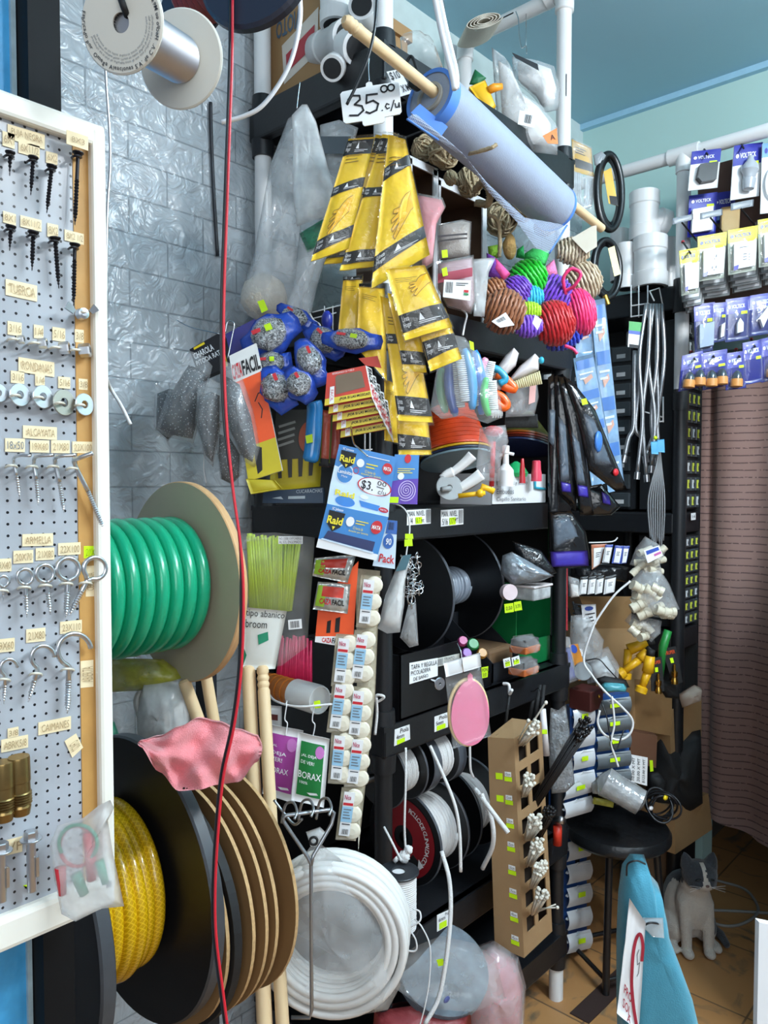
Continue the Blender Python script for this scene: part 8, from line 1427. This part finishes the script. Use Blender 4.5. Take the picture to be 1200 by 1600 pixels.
goods([(1081, 237), (1127, 232), (1121, 293), (1075, 298)], 2.40, 'carded black adaptor marked 15A on the upper left hook', NVB, .34, adaptor, G1, (1096, 226, 1106, 242)); goods([(1147, 228), (1192, 222), (1186, 306), (1141, 313)], 2.38, 'carded grey lamp holder in the middle of the upper hooks', NVB, .38, holder, G1, (1150, 210, 1162, 232))
goods([(1191, 225), (1236, 219), (1232, 330), (1188, 334)], 2.36, 'carded white cable cut by the right picture edge', mat('light_blue_card', '#6f9fd0', .4), .2, lambda c: [('cable', MB(WC).tube([c.P(.35+.25*math.cos(a), .6+.22*math.sin(a), .01) for a in [i*.3 for i in range(40)]], .004, 8))], G1)
goods([(1077, 306), (1121, 300), (1118, 366), (1074, 371)], 2.46, 'blue pack with a white plate under the black adaptor', NVB, .3, dev('#e6e8ea', [(.08, .38), (.8, .36), (.8, .92), (.08, .94)], 'plate'), G3, None, 'VOLTECK', NVB); goods([(1116, 302), (1150, 297), (1146, 345), (1114, 350)], 2.48, 'blue pack half behind the kraft pack and grey rail', NVB, .6, dev('#5b78b8', [(.1, .65), (.9, .65), (.9, .95), (.1, .95)], 'contents'), G3, None, 'VOLTECK', NVB)
c = Card([(1128, 324), (1157, 320), (1155, 362), (1127, 366)], 2.44, .003); b = MB(mat('kraft_pack', '#b89a68', .6)); c.body(b, .01); S('kraft_pack', 'kraft brown pack between the blue packs and the yellow headers', 'pack', b)
for i, (q, d, t) in enumerate([([(1051, 341), (1083, 334), (1083, 343), (1051, 351)], 2.33, 'left grey price rail on its hook beside the white upright'), ([(1094, 333), (1129, 326), (1129, 336), (1094, 343)], 2.31, 'middle grey price rail above the outlet plates'), ([(1142, 318), (1178, 311), (1177, 322), (1142, 329)], 2.29, 'right grey price rail under the lamp holder')]):
    m = MB(mat('grey_price_rail', '#777c83', .35)); Card(q, d, .002).body(m, .002); h = MB(BLACKM); x, y = (q[3][0]+q[2][0])/2, (q[3][1]+q[2][1])/2; h.tube([on(x-2, y, d), on(x+26, y+34, d+.2)], .0028, 6); T('price_rail', t, 'price rail', [('rail', m), ('hook', h)], 'grey price rails on display hooks')
for i, (q, k, t) in enumerate([([(1061, 392), (1093, 386), (1091, 457), (1065, 462)], 'n', 'blank plate with a yellow header, leftmost beside the upright'), ([(1090, 370), (1136, 362), (1131, 434), (1091, 440)], 'o', 'double outlet plate with a yellow header'), ([(1137, 360), (1184, 352), (1181, 422), (1138, 430)], 's', 'switch plate with a yellow header'), ([(1184, 344), (1228, 336), (1226, 412), (1186, 418)], 'n', 'yellow headed plate cut by the right picture edge')]):
    goods(q, 2.26, t, YH2, .30, plate(k), G2, (q[0][0]+6, q[0][1]-14, q[0][0]+18, q[0][1]+4) if i == 0 else None, 'VOLTECK', mat('clear_backing', '#a9aea2', .3), True)
    for j in range(1, 4):
        q2 = [(a+3*j, b+9*j) for a, b in q]; c = Card(q2, 2.27+.03*j, .004, .002, j); b = MB(mat('stacked_pack_film', '#8f9496', .25, alpha=.85)); c.body(b, .012); e = MB(OUT); c.rect(e, .1, .88, .9, .95, .001); T('electrical_pack', ('first', 'second', 'third')[j-1]+' plain pack behind the '+t, 'electrical goods', [('film', b), ('plate_edge', e)], 'packs stacked behind the outlet plates')
DB = [([(1084, 476), (1117, 472), (1114, 548), (1086, 552)], dev('#8fa0b8', [(.15, .45), (.9, .42), (.9, .9), (.15, .92)], 'modules'), 'blue pack of grey modules, left in the row under the outlet plates'), ([(1113, 474), (1136, 472), (1134, 532), (1112, 536)], dev('#d8d8d4', [(.5, .6), (.75, .55), (.7, .9), (.45, .92)], 'plug'), 'narrow blue pack with a pale plug, second in the row'), ([(1134, 468), (1172, 463), (1170, 530), (1133, 535)], dev('#dfe2e6', [(.4, .62), (.5, .5), (.65, .62), (.65, .82), (.4, .84)], 'socket'), 'blue pack with a white socket, third in the row'), ([(1172, 462), (1212, 456), (1210, 520), (1170, 526)], dev('#e2e4e6', [(.3, .6), (.6, .35), (.72, .5), (.45, .85)], 'lamp'), 'blue pack with a pale lamp at the right picture edge')]
for q, f, t in DB: goods(q, 2.34, t, NVB, .36, f, G3, None, 'VOLTECK', mat('blue_grey_pack', '#2a3068', .3), True)
for q, cs, t in [([(1066, 556), (1098, 548), (1100, 604), (1060, 612)], [(.35, 0), (.78, 0)], 'blue pack of two tan based bulbs, lowest left above the curtain'), ([(1096, 552), (1136, 545), (1138, 602), (1098, 610)], [(.3, 0), (.7, 0)], 'blue pack of two tan based bulbs, second from the left in the lowest row'), ([(1136, 552), (1164, 548), (1166, 606), (1134, 610)], [(.45, 0)], 'blue pack of one tan based bulb, third in the lowest row'), ([(1160, 536), (1192, 530), (1192, 596), (1162, 602)], [], 'plain blue pack between the bulbs, fourth in the lowest row'), ([(1188, 530), (1226, 522), (1226, 590), (1190, 598)], [(.4, 0)], 'blue pack with a dark lamp in the lowest row at the right picture edge')]:
    goods(q, 2.30, t, NVB, .42, bulb(cs), G3, (q[0][0]+14, q[0][1]-6, q[0][0]+20, q[0][1]+6), 'VOLTECK', mat('blue_pack_film', '#1e2474', .25), True)
# ================================================================== FLOOR: CAT, CABLE, FOLDED CLOTH, CARD
FH = V((FW.x, FW.y, 0)).normalized(); cb_ = on(1080, 1478, ('Z', 0)); 
def build_cat():
    raw = MB(); R3 = Matrix((RT, -FH, V((0, 0, 1)))).transposed()
    def L(x, y, z): return V((x, y, z))
    raw.ell(L(0, -.055, .112), .074, .090, .108); raw.ell(L(.05, -.045, .058), .040, .078, .058); raw.ell(L(-.05, -.045, .058), .040, .078, .058); raw.ell(L(0, .015, .150), .058, .052, .085); raw.ell(L(0, .022, .215), .046, .044, .040)
    raw.ell(L(.004, .045, .262), .056, .050, .044); raw.ell(L(.004, .078, .248), .036, .026, .022); raw.ell(L(.004, .094, .248), .020, .014, .013); raw.ell(L(.026, .06, .245), .026, .03, .022); raw.ell(L(-.018, .06, .245), .026, .03, .022)
    for s in (-1, 1):
        x = .004+s*.036; raw.tube([L(x, .040, .285), L(x+s*.006, .040, .312), L(x+s*.011, .038, .330)], [.024, .016, .003], 10)
        raw.tube([L(s*.032, .03, .165), L(s*.036, .045, .09), L(s*.034, .050, .018)], [.026, .019, .016], 10); raw.ell(L(s*.034, .062, .013), .018, .026, .014); raw.ell(L(s*.068, .025, .013), .018, .034, .014)
    raw.tube([L(.03, -.13, .03), L(.085, -.10, .022), L(.108, -.03, .020), L(.105, .03, .018)], [.018, .017, .015, .011], 10)
    me = bpy.data.meshes.new('t'); me.from_pydata(raw.v, [], raw.f); o = bpy.data.objects.new('t', me); SC.collection.objects.link(o)
    r = o.modifiers.new('r', 'REMESH'); r.mode = 'VOXEL'; r.voxel_size = .0045; s = o.modifiers.new('s', 'SMOOTH'); s.iterations = 6; s.factor = .5
    me2 = bpy.data.meshes.new_from_object(o.evaluated_get(bpy.context.evaluated_depsgraph_get())); bpy.data.objects.remove(o)
    G = mat('grey_cat_fur', '#2f3238', .9, var=.25, vs=120, bump=.6, bs=350, sheen=.3); W = mat('white_cat_fur', '#bdb5ab', .9, var=.1, vs=120, bump=.6, bs=350, sheen=.3)
    out = MB(W, G); vs = [cb_+R3 @ v.co for v in me2.vertices]; out.v = vs
    for p in me2.polygons:
        c = p.center; g = 1
        x, y, z = c; ax = abs(x-.004)
        if z > .222: 
            if y > .055 and ax < .005+.42*max(0, .272-z): g = 0
            if z < .236 and y > .03: g = 0
        elif y > -.01 and abs(x) < .050: g = 0
        elif z < .05 and y > .0 and abs(x) < .09: g = 0
        elif z < .20 and y > -.05 and x < -.02: g = 0
        if x > .085 and z < .05: g = 1
        out.f.append(list(p.vertices)); out.fm.append(g); out.fs.append(True)
    def wl(x, y, z): return cb_+R3 @ V((x, y, z))
    e = []
    for s in (-1, 1): m = MB(mat('cat_eye_slit', '#0e0f10', .3)); m.ell(wl(.004+s*.021, .090, .266), .010, .004, .003, R3 @ Matrix.Rotation(s*.25, 3, 'Y')); e.append(('eye', m))
    n = MB(mat('cat_nose', '#6b5550', .5)); n.ell(wl(.004, .107, .254), .006, .004, .004, R3); wk = MB(WHITE)
    for s in (-1, 1):
        for k in (-1, 0, 1): wk.tube([wl(.004+s*.014, .100, .247), wl(.004+s*.055, .108, .246+.010*k)], .0004, 4)
    T('cat', 'grey and white cat sitting on the tiled floor by the curtain', 'cat', [('body', out)]+e+[('nose', n), ('whiskers', wk)])
build_cat()
S('floor_cable', 'grey cable curling over the floor behind the cat', 'cable', MB(mat('grey_floor_cable', '#8f8f8c', .5)).tube([p+V((0, 0, .004)) for p in pxcurve([(1095, 1372), (1130, 1380), (1165, 1392), (1184, 1418), (1178, 1435), (1150, 1448), (1118, 1445), (1090, 1425), (1110, 1424), (1160, 1426), (1215, 1430)], ('Z', 0))], .005, 8))
m = MB(mat('dark_floor_strip', '#33231f', .6)); a, b = on(905, 1592, ('Z', 0)), on(1000, 1500, ('Z', 0)); m.box((a+b)/2+V((0, 0, .0015)), ((b-a).length, .06, .003), Matrix.Rotation(math.atan2(b.y-a.y, b.x-a.x), 3, 'Z')); S('floor_strip', 'dark wine coloured strip lying on the tiles beside the shelving foot', 'strip', m)
TQ = mat('turquoise_fabric', '#3f8ba2', .75, var=.12, vs=30, bump=.2, bs=400, sheen=.2); d = 1.34; c1 = [(972, 1350), (984, 1334), (1006, 1335), (1012, 1362), (1028, 1380), (1035, 1418), (1040, 1450), (1062, 1508), (1082, 1562), (1100, 1640), (1110, 1720), (968, 1720), (963, 1560), (963, 1460), (966, 1392)]
m = MB(TQ); m.pillow([on(x, y, d) for x, y in c1], .045, .10, 7, 4, 3, flat=3.5); k = MB(BLKW); k.tube(pxcurve([(979, 1368, 1.30), (981, 1350, 1.29), (995, 1345, 1.285), (1008, 1350, 1.30)], 1.3), .0016, 6); k.tube(pxcurve([(1004, 1448, 1.285), (1015, 1442, 1.28), (1030, 1444, 1.29), (1040, 1452, 1.32)], 1.3), .0018, 6); t = MB(clearfilm('tape_strip', .35, '#e6ebee', .1)); t.pillow([on(x, y, 1.288) for x, y in [(1003, 1434), (1036, 1434), (1038, 1466), (1020, 1464), (1006, 1450)]], .002, .3)
c = Card([(984, 1404), (1009, 1442), (998, 1612), (964, 1584)], 1.272, 0, .003); b = MB(WHITE); c.body(b, .0015, 6, 8); r = MB(mat('crimson_print', '#a8283c', .5)); lp = [(.92, .36), (.9, .22), (.72, .16), (.55, .24), (.45, .42), (.48, .60), (.66, .80), (.9, .98)]; pc_ = curve([(a, bb, 0) for a, bb in lp], 6); c.line(r, [(p.x, p.y) for p in pc_], .0026, .0012); c.text(r, 'PRO', .18, .70, .58, .78, .0014, .01, 0, .04); c.text(r, 'SOL', .18, .82, .58, .90, .0014, .01, 0, .04); c.text(r, 'A', .45, .93, .60, .99, .0014, .01); g = MB(GREY)
c.line(g, [(.72, .30), (.66, .36), (.72, .44), (.82, .40), (.80, .50), (.72, .54)], .0006, .0014)
T('folded_turquoise_cloth', 'tall folded turquoise cloth bundle tied with cord in the right foreground', 'cloth', [('cloth', m), ('cord', k), ('tape', t)]); T('paper_sign', 'white paper sign with crimson print taped on the turquoise bundle', 'sign', [('paper', b, [('crimson_print', r), ('grey_print', g)])])
m = MB(WHITE); c = Card([(1186, 1441), (1240, 1452), (1240, 1700), (1181, 1700)], .95); c.body(m, .01); S('white_board', 'white board corner cut by the right picture edge low down', 'board', m)
